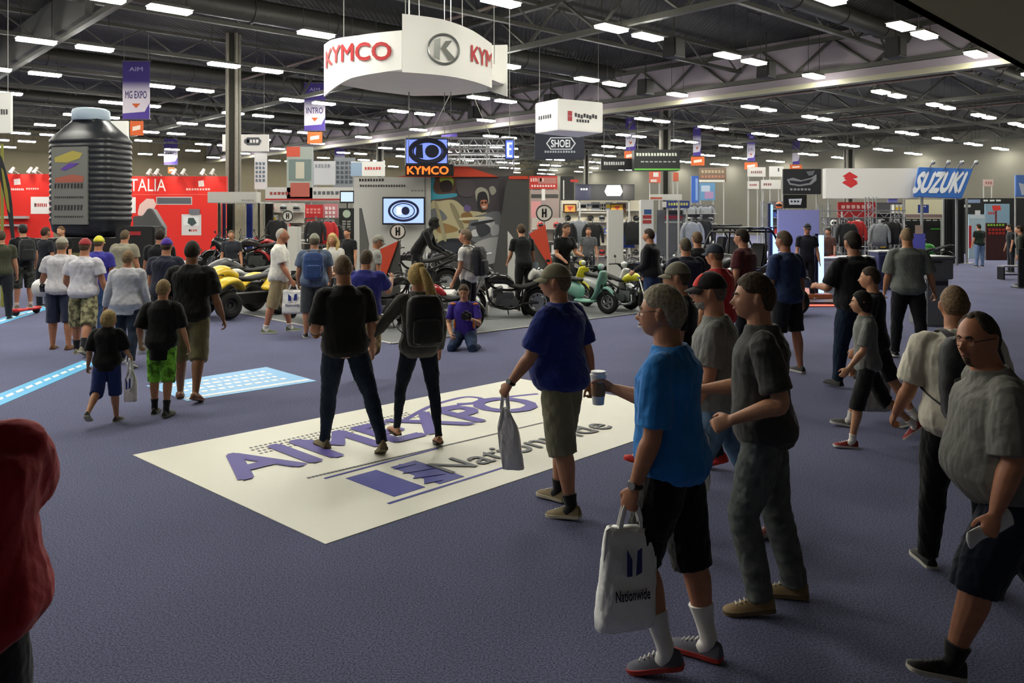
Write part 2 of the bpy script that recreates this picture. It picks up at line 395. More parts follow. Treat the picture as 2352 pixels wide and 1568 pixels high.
# ------------------------------------------------------------------ people
R_ = math.radians
def Rz(a): return Matrix.Rotation(R_(a), 3, 'Z')
def Rx(a): return Matrix.Rotation(R_(a), 3, 'X')
def Ry(a): return Matrix.Rotation(R_(a), 3, 'Y')
def sst(x): x = min(1, max(0, x)); return x*x*(3-2*x)
def g(x, c, w): return math.exp(-((x-c)/w)**2)
def skull(d, s=1.0, face=True):
    """point of the bare head in direction d (head frame: x right, y forward, z up), s scales"""
    x, y, z = d.x*.076, d.y*.098, d.z*.117
    low = max(0, -d.z); ax = abs(d.x)
    x *= 1-.22*low**1.6
    if d.y > 0: y += .036*low*d.y*g(d.x, 0, .6); y -= .004*sst((d.z-.5)/.5)*d.y
    else: y *= 1-.38*low**1.3
    if d.y > 0 and face:
        k = d.y
        y += k*(.005*g(d.z, .17, .10)*g(ax, .22, .25) - .009*g(d.z, .02, .10)*g(ax, .36, .15) + .020*g(d.x, 0, .11)*g(d.z, -.12, .16) + .023*g(d.x, 0, .13)*g(d.z, -.25, .085)
                + .006*g(d.z, -.25, .06)*g(ax, .14, .07) + .005*g(d.z, -.47, .05)*g(ax, 0, .2) + .004*g(d.z, -.57, .04)*g(ax, 0, .18) - .004*g(d.z, -.52, .025)*g(ax, 0, .25) + .020*g(d.z, -.86, .13)*g(ax, 0, .3) + .004*g(d.z, -.15, .12)*g(ax, .5, .15))
    return Vector((x, y, z))*s
LINES = {'short': [(0, 36), (35, 33), (58, 18), (72, 14), (95, 13), (108, -8), (125, -30), (180, -36)],
         'buzz': [(0, 38), (35, 34), (60, 18), (75, 14), (95, 13), (110, -8), (125, -28), (180, -34)],
         'receding': [(0, 55), (35, 62), (60, 26), (78, 14), (95, 13), (108, -8), (125, -30), (180, -36)],
         'bald': [(0, 99), (60, 99), (75, 20), (95, 13), (110, -6), (125, -26), (150, -34), (180, -34)],
         'long': [(0, 34), (35, 30), (55, 12), (70, -20), (95, -40), (125, -50), (180, -60)]}
def line_at(st, phi):
    P = LINES[st]
    for (a, b), (c, d) in zip(P, P[1:]):
        if a <= phi <= c: return b + (d-b)*(phi-a)/(c-a)
    return P[-1][1]
def shell(s, thick, maskfn, nz=.25, seed=1, n=44, m=30):
    rr = random.Random(seed); ph = [rr.uniform(0, 6) for _ in range(6)]
    def fn(d):
        p = skull(d, s); L = p.length; el = math.degrees(math.asin(max(-1, min(1, d.z)))); phi = abs(math.degrees(math.atan2(abs(d.x), d.y)))
        mk = maskfn(phi, el, d); nn = 1+nz*(math.sin(17*d.x+ph[0]+3*d.z)*math.sin(13*d.y+ph[1])+.6*math.sin(31*d.x+ph[2])*math.sin(27*d.z+ph[3]+9*d.y))
        return p*((L + s*(thick*nn*mk - .007*(1-mk)))/L)
    mb = MB(); mb.ell((0, 0, 0), (1, 1, 1), n=n, m=m, fn=fn); return mb
def hand(mb, wr, d, nrm, side, k, curl, thumb=35):
    """palm and five fingers from wrist wr along d; nrm is the way the palm faces, side the thumb's side"""
    d = d.normalized(); nrm = (nrm - d*nrm.dot(d)).normalized(); s = d.cross(nrm)*side
    if s.dot(s) < 1e-6: return
    s.normalize()
    mb.tube([wr-d*.01*k, wr+d*.035*k, wr+d*.075*k, wr+d*.098*k], [(.024*k, .018*k), (.036*k, .016*k), (.041*k, .015*k), (.039*k, .012*k)], 14, 3, ref=s)
    for i, (off, ln, r) in enumerate(((.030, .072, .0086), (.010, .080, .0089), (-.011, .074, .0086), (-.030, .058, .0078))):
        p = wr + d*(.090*k) + s*off*k; pts = [p]; a = 0; L = [ln*.45, ln*.32, ln*.25]
        spread = s*off*.9
        for j, l in enumerate(L):
            a += R_(curl[0] if j == 0 else curl[1]) + R_((i-1)*3)
            p = p + ((d+spread*2).normalized()*math.cos(a) + nrm*math.sin(a))*l*k; pts.append(p)
        mb.tube(pts, [r*k*1.05, r*k, r*.93*k, r*.78*k], 8, 2)
    a = R_(thumb); p = wr + d*.028*k + s*.026*k; q = p + (d*math.cos(a)*.8 + s*math.sin(a) + nrm*.35).normalized()*.042*k
    r2 = q + (d*math.cos(a*.3) + nrm*(.35+curl[0]/90) + s*math.sin(a)*.3).normalized()*.034*k; r3 = r2 + (d + nrm*(.4+curl[0]/60)).normalized()*.024*k
    mb.tube([p, q, r2, r3], [.0135*k, .0115*k, .0100*k, .0082*k], 8, 2)

TORSO = [(-.16, .050, .046, 0), (-.08, .078, .060, -.004), (0, .092, .066, -.006), (.12, .090, .064, 0), (.28, .080, .058, .004), (.45, .083, .060, .006), (.62, .092, .064, .005),
         (.76, .097, .064, 0), (.86, .090, .056, -.004), (.92, .074, .048, -.006), (.98, .050, .041, -.006), (1.04, .036, .037, -.004), (1.10, .032, .034, 0)]
class Person: pass
NP = [0]
def person(loc, H, yaw, label, shirt=('cloth', '202020'), legs=('trousers', '20242c'), shoes='222222', sole='d8d4c8', socks=None, hair=('4a3a2c', 'short'),
           cap=None, skin='c48f72', bulk=1.0, belly=0, la=(5, 8, 12, 0), ra=(5, 8, 12, 0), ll=(0, 3, 0), rl=(0, 3, 0), fp=(0, 0), fy=(8, 8), lean=3, twist=0, hy=0, hpit=0,
           vox=.009, face=False, curl=(35, 40), z0=0, sleeve=.62, shirt_len=0, collar=None, glasses=None, stub=None, watch=None, belt=None, group=None, loose=1.0, hb=1.0,
           woman=False, bow=0, sole_shoes=True, hands=None, shoe_kind='shoe', kneel=False, name='person', palm=None, cuff=None, pocket=None):
    NP[0] += 1; seed = NP[0]
    k = H/1.78; hs = max(k, .84)*hb*1.045
    # skeleton -------------------------------------------------------
    def ldir(fl, ab, sd): return Vector((sd*math.sin(R_(ab)), math.sin(R_(fl))*math.cos(R_(ab)), -math.cos(R_(fl))*math.cos(R_(ab))))
    J = {}; feet = {}
    for sd, L, pit, fyw in ((-1, ll, fp[0], fy[0]), (1, rl, fp[1], fy[1])):
        hip = Vector((sd*.052*H*(1+(bulk-1)*.5), 0, -.012*H)); kn = hip + ldir(L[0], L[1], sd)*.243*H; an = kn + ldir(L[0]-L[2], L[1]*.6, sd)*.240*H
        fd = Matrix.Rotation(R_(-sd*fyw), 3, 'Z') @ Vector((0, math.cos(R_(pit)), -math.sin(R_(pit)))); sx = fd.cross(Vector((0, 0, 1))).normalized(); fu = sx.cross(fd).normalized()
        J[sd] = (hip, kn, an, fd, sx, fu); so = an - fu*.042*H
        feet[sd] = min((so-fd*.035*H).z, (so+fd*.10*H).z)
    if kneel: zp = -min(J[-1][1].z, J[1][1].z) + .05*k
    else: zp = -min(feet.values())
    P = Vector((0, 0, zp))
    for sd in J: h, kn, an, fd, sx, fu = J[sd]; J[sd] = (h+P, kn+P, an+P, fd, sx, fu)
    TL = .306*H; SR = Rx(-lean)
    def spine(s, side=0, fwd=0):
        a = lean*(.35+.65*sst(s*1.5)) ; q = Rx(-a); t = Rz(twist*sst(s))
        return P + q @ Vector((0, 0, s*TL)) + q @ (t @ Vector((side, fwd, 0)))
    root = thing(name, (loc[0], loc[1], z0), R_(yaw), label, 'person', group)
    bx = .085*H + .022*H*bulk
    SH = {sd: spine(.875, sd*bx*(.92 if woman else 1), -.004*H) for sd in (-1, 1)}
    sk = mat(skin, .5, kind='skin')
    body = MB()
    X = Vector((1, 0, 0))
    def trings(s0, s1, pad, extra=0, hemw=0):
        out = []; keys = TORSO; ss = [s0 + (s1-s0)*i/13 for i in range(14)]
        for s in ss:
            i = 0
            while i < len(keys)-2 and keys[i+1][0] < s: i += 1
            a, b = keys[i], keys[i+1]; t = max(0, min(1, (s-a[0])/(b[0]-a[0]))); t = sst(t)*.5+t*.5
            wv = (a[1]+(b[1]-a[1])*t)*H; dv = (a[2]+(b[2]-a[2])*t)*H; yo = (a[3]+(b[3]-a[3])*t)*H
            bk = 1+(bulk-1)*(1 if s < .9 else .4); wv *= bk; dv *= bk
            if woman: wv *= (.93 if .15 < s < .5 else 1.0 if s < .15 else .9)
            be = belly*math.exp(-((s-.22)/.30)**2)*H; dv += be*.5; yo += be*.5; wv += be*.35
            if bow: yo -= bow*math.exp(-((s-.8)/.2)**2)
            pd = pad*(1 if s < .85 else max(.6, 1-(s-.85)/.15*.5)) + hemw*max(0, (.5-s))
            q = Rx(-lean*(.35+.65*sst(s*1.5))) @ Rz(twist*sst(s))
            out.append((spine(s, 0, yo), q @ X, q @ Vector((0, 1, 0)), wv+pd, dv+pd))
        return out
    for_loft = lambda mb, R: mb.loft([mb.ring(c, a, b, rx, ry, 28, 2.35) for c, a, b, rx, ry in R])
    for_loft(body, trings(-.16, 1.09, -.011*k))
    lb = 1+(bulk-1)*.7; lt = .70 if legs[0] == 'trousers' else 1; fs_ = .72 if shoe_kind == 'shoe' else 1
    for sd in (-1, 1):
        hip, kn, an, fd, sx, fu = J[sd]
        body.tube([hip+Vector((0, 0, .02*H)), hip.lerp(kn, .35), hip.lerp(kn, .8), kn, kn.lerp(an, .3)-fd*.006*H, kn.lerp(an, .7), an], [.048*H*lb*lt, .047*H*lb*lt, .036*H*lb*lt, .031*H*lb*lt, .034*H*lb*lt, .024*H*lb*lt, .020*H*lt], 14, 4)
        hl = an - fu*.020*H - fd*.022*H; toe = an - fu*.030*H + fd*.085*H*(.85 if fs_ < 1 else 1)
        body.tube([hl, an-fu*.018*H+fd*.02*H, toe, toe+fd*.018*H], [(.019*H*fs_, .020*H*fs_), (.022*H*fs_, .022*H*fs_), (.027*H*fs_, .011*H*fs_), (.018*H*fs_, .007*H*fs_)], 12, 3, ref=sx)
    # arms -----------------------------------------------------------
    HN = {}
    for sd, A in ((-1, la), (1, ra)):
        sh = SH[sd]; base = Rz(twist) @ Rx(-lean*.6)
        ud = base @ ldir(A[0], A[1], sd); el = sh + ud*.168*H
        f2, ab2 = A[0]+A[2], A[1]-A[3]
        lo = base @ ldir(f2, ab2, sd); wr = el + lo*.142*H
        body.tube([sh+Vector((-sd*.012*H, 0, .004*H)), sh+ud*.03*H, sh.lerp(el, .45), el, el.lerp(wr, .28), el.lerp(wr, .8), wr], [.026*H*lb, .030*H*lb, .027*H*lb, .0235*H*lb, .0250*H*lb, .0175*H*lb, .0155*H], 12, 4)
        pn = (palm or {}).get(sd); n0 = Vector(pn) if pn else Vector((-sd, 0, 0))*.9 + Vector((0, -.15, 0)) if A[2] < 60 else Vector((-sd*.5, .1, -.3))
        pnn = n0; dd = lo.normalized(); perp = (pnn - dd*pnn.dot(dd)).normalized(); fw = Vector((0, 1, 0)) if A[2] < 60 else Vector((0, 0, 1))
        sgn = 1 if dd.cross(perp).dot(fw) > 0 else -1
        if vox < .013: hand(body, wr, dd, perp, sgn, k*1.0, curl)
        else: body.tube([wr, wr+dd*.05*k, wr+dd*.13*k], [(.03*k, .016*k), (.04*k, .017*k), (.025*k, .012*k)], 10, 3, ref=dd.cross(perp))
        HN[sd] = (wr + dd*.085*k + perp*.022*k, dd, perp, wr, el)
    # head -----------------------------------------------------------
    nb = spine(1.0); hq = Rx(-lean*.35) @ Rz(hy+twist) @ Rx(hpit)
    HC = nb + Rx(-lean*.8) @ Vector((0, .012*H, .163*H-.117*hs))
    body.tube([spine(.93), spine(1.0), HC + hq @ Vector((0, -.018*hs, -.055*hs))], [.040*H, .0365*H*(1+(bulk-1)*.4), .035*H*(1+(bulk-1)*.3)], 16, 4)
    body.ell(HC, (1, 1, 1), hq, 48 if vox < .009 else 32, 34 if vox < .009 else 22, fn=lambda d: skull(d, hs))
    for sd in (-1, 1):
        e = hq @ Vector((sd*.0775*hs, -.006*hs, -.004*hs)); body.ell(HC+e, (.009*hs, .019*hs, .031*hs), hq @ Rz(-sd*22) @ Rx(12), 12, 8)
        body.ell(HC+hq @ Vector((sd*.079*hs, -.010*hs, .012*hs)), (.010*hs, .017*hs, .018*hs), hq @ Rz(-sd*30), 10, 6)
    bo = soft(body, 'body', sk, root, vox, 2)
    # clothes --------------------------------------------------------
    ck, cc = shirt[0], shirt[1]; sm = mat(cc, .85, kind=ck, spec=.2)
    st = MB(); pad = .016*loose*k
    for_loft(st, trings(-.13-shirt_len, 1.035, pad, hemw=.022*loose*k))
    long_s = sleeve > .9
    for sd, A in ((-1, la), (1, ra)):
        sh = SH[sd]; _, dd, pp, wr, el = HN[sd]; inn = sh + Vector((-sd*.035*H, 0, .004*H))
        r = lb*H
        if long_s: pts = [inn, sh, sh.lerp(el, .5), el, el.lerp(wr, .5), el.lerp(wr, .93)]; rr = [.034*r, .037*r, .035*r, .031*r, .028*r, .023*r]
        else: e2 = sh.lerp(el, sleeve); pts = [inn, sh, sh.lerp(el, sleeve*.5), e2, sh.lerp(el, sleeve+.06)]; rr = [.034*r, .0365*r, .0355*r*loose**.5, .0365*r*loose**.5, .036*r*loose**.5]
        st.tube(pts, rr, 16, 3, cap=0)
    soft(st, {'polo': 'polo_shirt'}.get(collar, 'shirt'), sm, root, vox*1.05, 3, fold=.011*k*(1 if vox < .012 else .6), seed=seed)
    if collar:
        cm = mat(shirt[1] if collar == 'polo' else collar, .85, kind='cloth', spec=.2); cb = MB(); rg = []
        for z, rr in ((-.012, .050), (.010, .046), (.020, .043), (.020, .039), (-.01, .041)):
            c = spine(1.0) + SR @ Vector((0, .004*H, z*k-.008)); rg.append([c + SR @ Vector((rr*H*math.cos(t), rr*1.02*H*math.sin(t), -.016*k*max(0, math.sin(t)))) for t in (2*math.pi*i/24 for i in range(24))])
        cb.loft(rg, closed=True).build('collar', cm, root)
    # legs
    lk, lc = legs[0], legs[1]; lm = mat(lc, .85, kind=(legs[2] if len(legs) > 2 else 'cloth'), spec=.2)
    if lk:
        tr = MB(); for_loft(tr, trings(-.14, .16, .009*k))
        for sd in (-1, 1):
            hip, kn, an, fd, sx, fu = J[sd]; top = hip + Vector((-sd*.006*H, 0, .035*H)); r = H*lb
            fl = legs[3] if len(legs) > 3 else 1.0
            if lk == 'shorts': tr.tube([top, hip.lerp(kn, .3), hip.lerp(kn, .7), hip.lerp(kn, .97)+Vector((0, 0, .0))], [.056*r, .058*r, .054*r*fl, .054*r*fl], 18, 4, cap=0)
            elif lk == 'long_shorts': tr.tube([top, hip.lerp(kn, .3), hip.lerp(kn, .7), kn, kn.lerp(an, .16)], [.056*r, .058*r, .055*r*fl, .053*r*fl, .052*r*fl], 18, 4, cap=0)
            else:
                f2 = .62+.38*fl; fl = max(fl, .5); tr.tube([top, hip.lerp(kn, .35), hip.lerp(kn, .8), kn, kn.lerp(an, .35), kn.lerp(an, .8), an-fu*.006*H+fd*.003*H], [.054*r, .056*r*f2**.6, .046*r*f2**.7, .041*r*f2**.8, .040*r*f2, .036*H*fl**.8, .036*H*fl**.8], 18, 4, cap=0)
        soft(tr, {'shorts': 'shorts', 'long_shorts': 'shorts'}.get(lk, 'trousers'), lm, root, vox*1.05, 3, fold=.010*k*(1 if vox < .012 else .6), seed=seed+50, foldk=1.25)
    if belt:
        b = MB(); R = trings(.02, .10, .022*k); rg = []
        for c, a, bb, rx, ry in (R[0], R[-1]): rg.append(b.ring(c, a, bb, rx, ry, 28, 2.35))
        b.loft(rg).build('belt', mat(belt, .5), root)
    for sd in (-1, 1):
        hip, kn, an, fd, sx, fu = J[sd]
        if socks:
            sc, sl = socks; s_ = MB(); s_.tube([an.lerp(kn, sl), an.lerp(kn, sl*.5), an, an-fu*.025*H+fd*.02*H], [(.0235+.02*sl)*H*lb, .0235*H*lb, .0235*H, .022*H], 14, 3, cap=.1)
            s_.build('sock', mat(sc, .9, kind='cloth'), root)
        if shoe_kind == 'shoe':
            up = MB(); rg = []; so = MB(); rs = []
            for t, wd, ht in ((-.038, .012, .036), (-.034, .019, .044), (-.02, .0225, .050), (.005, .0225, .052), (.025, .023, .042), (.05, .026, .033), (.075, .0285, .027), (.095, .0265, .022), (.108, .020, .017), (.114, .010, .010)):
                c = an - fu*.043*H + fd*t*H; wv = wd*H; hv = ht*H
                rg.append([c + sx*(wv*math.cos(q)*(1-.35*max(0, math.sin(q)))) + fu*(.010*H + (hv-.008*H)*max(0, math.sin(q))) for q in (2*math.pi*i/16 for i in range(16))])
                rs.append([c + sx*(wv*1.06*a) + fu*b for a, b in ((-1, 0), (1, 0), (1.02, .012*H), (-1.02, .012*H))])
            u_ = up.loft(rg).build('shoe', mat(shoes, .7), root)
            so.loft(rs).build('sole', mat(sole, .7), u_)
            if vox < .010:
                lc_ = MB()
                for q in range(4):
                    c = an - fu*.043*H + fd*(.035+.013*q)*H + fu*(.041-.0045*q)*H; lc_.cyl(c-sx*.011*H, c+sx*.011*H, .0022*H, n=6)
                lc_.build('laces', mat('e0ddd2' if shoes != '1a1a1c' else '303030', .8), u_)
        elif shoe_kind == 'sandal':
            s_ = MB(); c = an - fu*.043*H
            s_.poly([(-.02*H, -.03*H), (.02*H, -.03*H), (.027*H, .06*H), (.015*H, .105*H), (-.015*H, .105*H), (-.027*H, .06*H)], c, sx, fd, fu, .010*H)
            s_.tube([c-sx*.024*H+fd*.045*H+fu*.01*H, c+fd*.05*H+fu*.035*H, c+sx*.024*H+fd*.045*H+fu*.01*H], [.004*H]*3, 6, 4)
            s_.tube([c-sx*.023*H-fd*.01*H+fu*.01*H, c-fd*.038*H+fu*.03*H, c+sx*.023*H-fd*.01*H+fu*.01*H], [.003*H]*3, 6, 4)
            s_.build('sandal', mat(shoes, .6), root)
    # hair, cap, face ------------------------------------------------
    HM = Matrix.Translation(HC) @ hq.to_4x4()
    lod = dict(n=44, m=30) if vox < .012 else dict(n=26, m=18)
    if hair:
        hc, hst = hair[0], hair[1]; hm = mat(hc, .75, kind='hair', spec=.3); th = {'buzz': .0045, 'bald': .004, 'long': .018, 'receding': .009}.get(hst, .0125)
        if len(hair) > 2: th = hair[2]
        mk = lambda phi, el, d: sst((el-line_at(hst, phi))/7+.5)
        h_ = shell(hs, th, mk, .12 if th > .006 else .06, seed, **lod)
        if hst == 'long' and len(hair) > 3 and hair[3] == 'ponytail':
            h_.tube([(0, -.085*hs, .075*hs), (.0, -.125*hs, .06*hs), (.03*hs, -.16*hs, -.04*hs), (.07*hs, -.165*hs, -.17*hs), (.13*hs, -.15*hs, -.32*hs), (.16*hs, -.13*hs, -.40*hs)], [.020*hs, .032*hs, .046*hs, .050*hs, .034*hs, .010*hs], 14, 6)
            h_.ell((0, -.07*hs, .10*hs), (.045*hs, .04*hs, .035*hs))
            for q in range(9):
                a = rnd.uniform(-.02, .02); h_.tube([(a, -.15*hs, -.02), (.05+a, -.19*hs, -.12*hs), (.11+a*1.5, -.17*hs, -.27*hs), (.15+a*2, -.15*hs, -.40*hs-rnd.uniform(0, .05))], [.008, .010, .008, .003], 6, 4)
        elif hst == 'long' and not (len(hair) > 3 and hair[3] == 'bob'):
            for sd in (-1, 1):
                for q in range(3): h_.tube([(sd*.05*hs, -.03*hs-.02*q, .06*hs), (sd*.088*hs, -.02*hs-.025*q, -.03*hs), (sd*.095*hs, .0-.03*q, -.13*hs), (sd*.08*hs, .03*hs-.03*q, -.23*hs)], [.02*hs, .03*hs, .03*hs, .012*hs], 10, 4)
        elif len(hair) > 3 and hair[3] == 'bob':
            h_.ell((0, -.035*hs, -.02*hs), (.088*hs, .075*hs, .10*hs))
        h_.build('hair', hm, root, 'all', M=HM)
    if cap:
        cc1, cc2, cdir = cap[0], cap[1], cap[2]; c_ = MB(); cq = Rz(cdir)
        def cfn(d):
            p = skull(d, hs, False); el = math.degrees(math.asin(d.z)); L = p.length
            return p*((L + hs*(.0165 if el > 16 else -.012 if el < 8 else -.012+.0285*(el-8)/8))/L)
        c_.ell((0, 0, 0), (1, 1, 1), n=40, m=40, fn=cfn)
        if len(cap) > 3 and cap[3]:      # front panel of another colour
            pass
        cr = c_.build('cap', mat(cc1, .85, kind='cloth'), root, 'all', M=HM)
        br = MB(); top, bot = [], []
        for i in range(13):
            t = -1 + 2*i/12; a = t*1.15; x = .080*math.sin(a); y0 = .093*math.cos(a)*.98; ext = .072*math.cos(t*1.45)**.6; dz = -.014*abs(t)**2
            for j in range(5):
                f = j/4; pt = Vector((x*(1+.06*f), y0+ext*f, .034+dz-.016*f*f-.010*f))*hs; pt = cq @ pt; top.append(pt); bot.append(pt-Vector((0, 0, .004)))
        fs = []; n5 = 65
        for i in range(12):
            for j in range(4):
                a = i*5+j; fs.append((a, a+1, a+6, a+5)); fs.append((n5+a, n5+a+5, n5+a+6, n5+a+1))
        for j in range(4): fs += [(j, n5+j, n5+j+1, j+1), (60+j, 61+j, n5+61+j, n5+60+j)]
        for i in range(12): fs += [(i*5, i*5+5, n5+i*5+5, n5+i*5), (i*5+4, n5+i*5+4, n5+i*5+9, i*5+9)]
        br.add(top+bot, fs).build('brim', mat(cc2, .85, kind='cloth'), cr, 'all')
        if len(cap) > 3 and cap[3]:
            fp_ = MB()
            def ffn(d):
                p = cfn(d); phi = abs(math.degrees(math.atan2(abs(d.x), d.y))); el = math.degrees(math.asin(d.z)); inside = phi < 48 and 14 < el < 66
                return cq @ (p*(1.012 if inside else .9))
            fp_.ell((0, 0, 0), (1, 1, 1), n=40, m=40, fn=ffn); fp_.build('front_panel', mat(cap[3], .85, kind='cloth'), cr, 'all')
    if face:
        for sd in (-1, 1):
            c = skull(Vector((sd*.345, .93, .02)).normalized(), hs)
            ey = MB(); ey.ell(c-Vector((0, .0075, 0))*hs, (.0125*hs, .0105*hs, .0085*hs), n=14, m=10)
            e = ey.build('eye', mat('d8d0c6', .3), root, 'all', M=HM)
            ir = MB(); ir.ell(c+Vector((0, .0005, 0))*hs, (.0052*hs, .0035*hs, .0052*hs), n=12, m=8); ir.build('iris', mat('2a1c14', .2), e, 'all')
            bw = MB(); q = [skull(Vector((sd*a, 1, b)).normalized(), hs)*1.01 for a, b in ((.16, .17), (.34, .22), (.55, .17))]
            bw.tube(q, [(.003*hs, .004*hs), (.0045*hs, .005*hs), (.002*hs, .002*hs)], 8, 4); bw.build('eyebrow', mat(hair[0] if hair else '4a3a2c', .8), root, 'all', M=HM)
        lp = MB(); lp.tube([skull(Vector((a, 1, -.53)).normalized(), hs)*1.003 for a in (-.26, -.12, 0, .12, .26)], [.0015*hs, .0045*hs, .0055*hs, .0045*hs, .0015*hs], 8, 3)
        lp.build('lips', mat('9a5a4c', .5, kind='skin'), root, 'all', M=HM)
    if stub:
        col, kd = stub
        if kd == 'goatee': mk = lambda phi, el, d: max(sst((26-phi)/8)*sst((-22-el)/5+.5)*(0 if -35 < el < -29 and phi < 18 else 1), 0)
        elif kd == 'moustache': mk = lambda phi, el, d: sst((24-phi)/6)*sst((-20-el)/3)*sst((el+30)/3)
        else: mk = lambda phi, el, d: sst((72-phi)/12)*sst((-33-el+max(0, phi-30)*.25)/6+.5)*(0 if -34 < el < -28 and phi < 15 else 1)
        shell(hs, .0035, mk, .3, seed, 48, 40).build('beard' if kd != 'moustache' else 'moustache', mat(col, .85, kind='hair'), root, 'all', M=HM)
    if glasses:
        gm = mat(glasses, .3); gl = MB()
        for sd in (-1, 1):
            c = skull(Vector((sd*.35, .93, 0)).normalized(), hs) + Vector((0, .013, -.002))*hs; pts = [c+Vector((.024*math.cos(t), -.003*abs(math.cos(t))*1, .015*math.sin(t)))*hs for t in (2*math.pi*i/16 for i in range(17))]
            gl.tube(pts, [.0016*hs]*17, 6, 1); gl.tube([c+Vector((sd*.024, -.002, .006))*hs, Vector((sd*.083, .03, .012))*hs, Vector((sd*.084, -.02, .008))*hs], [.0018*hs]*3, 6, 3)
        gl.tube([skull(Vector((a, .93, .05)).normalized(), hs)+Vector((0, .012, 0)) for a in (-.1, 0, .1)], [.0016]*3, 6, 2)
        gl.build('glasses', gm, root, 'all', M=HM)
    if watch:
        sd = watch[0]; _, dd, pp, wr, el = HN[sd]; c = wr-dd*.012; t = MB(); t.torus(c, dd, .0185*H/1.0*.95, .006*k, 20, 8, r2=.011*k)
        wo = t.build('watch', mat(watch[1], .3, .6), root); t = MB(); fdir = (-pp).normalized(); t.cyl(c+fdir*.016*H, c+fdir*.024*H, .018*k, n=16); t.build('watch_face', mat('c8ccc8', .2, .5), wo)
    o = Person(); o.root = root; o.H = H; o.k = k; o.HN = HN; o.spine = spine; o.yaw = yaw; o.J = J; o.HC = HC; o.hq = hq; o.hs = hs; o.trings = trings; o.SH = SH; o.lean = lean; o.twist = twist
    o.M = Matrix.Translation((loc[0], loc[1], z0)) @ Matrix.Rotation(R_(yaw), 4, 'Z')
    return o

def backpack(p, col, label, sd=1.0, strap='14141a', h=.48, wd=.31, dp=.17, low=.0):
    k = p.k; R = p.trings(.35, .9, .02); c = p.spine(.52-low) ; q = Rx(-p.lean) @ Rz(p.twist)
    back = -(max(r[4] for r in R)); root = thing('backpack', p.M.to_translation(), R_(p.yaw), label, 'backpack')
    root.location.z = p.M.to_translation().z
    b = MB(); y = back - dp*k/2 - .012
    cc = c + q @ Vector((0, y, 0)); rg = []
    for t, s in ((-.5, .55), (-.47, .86), (-.38, .97), (-.1, 1.02), (.2, 1.0), (.38, .92), (.47, .74), (.5, .45)):
        rg.append(b.ring(cc + q @ Vector((0, .01 if t > .3 else 0, t*h*k)), q @ Vector((1, 0, 0)), q @ Vector((0, 1, 0)), wd*k/2*s, dp*k/2*s, 24, 3.2))
    m = mat(col, .75, kind='cloth'); soft(b.loft(rg) and b, 'bag_body', m, root, .010, 2, fold=.006, seed=5)
    f = MB(); fr = []
    for t, s in ((-.5, .6), (-.42, .95), (0, 1), (.42, .9), (.5, .5)): fr.append(f.ring(cc + q @ Vector((0, -dp*k*.46, -.10*k+t*h*.5*k)), q @ Vector((1, 0, 0)), q @ Vector((0, 1, 0)), wd*k*.40*s, .045*k*s, 20, 3))
    f.loft(fr).build('front_pocket', m, root)
    for s_ in (-1, 1):
        sh = p.SH[s_]; inn = sh + Vector((-s_*.055*p.H, 0, .048*p.H)); fr_ = sh + q @ Vector((-s_*.045*p.H, max(r[4] for r in R)*1.02, -.05*p.H)); lowf = p.spine(.45, s_*.085*p.H*1.1, max(r[4] for r in R)*.95)
        side = p.spine(.36, s_*.11*p.H*1.05, 0); t = MB()
        t.tube([cc + q @ Vector((s_*.07*k, .04, h*.42*k)), inn, fr_, lowf, side, cc + q @ Vector((s_*.10*k, .03, -h*.42*k))], [(.024*k, .006), (.027*k, .008), (.027*k, .008), (.018*k, .006), (.012*k, .005), (.012*k, .005)], 8, 5, ref=(1, 0, 0))
        t.build('shoulder_strap', mat(strap, .8, kind='cloth'), root)
    return root

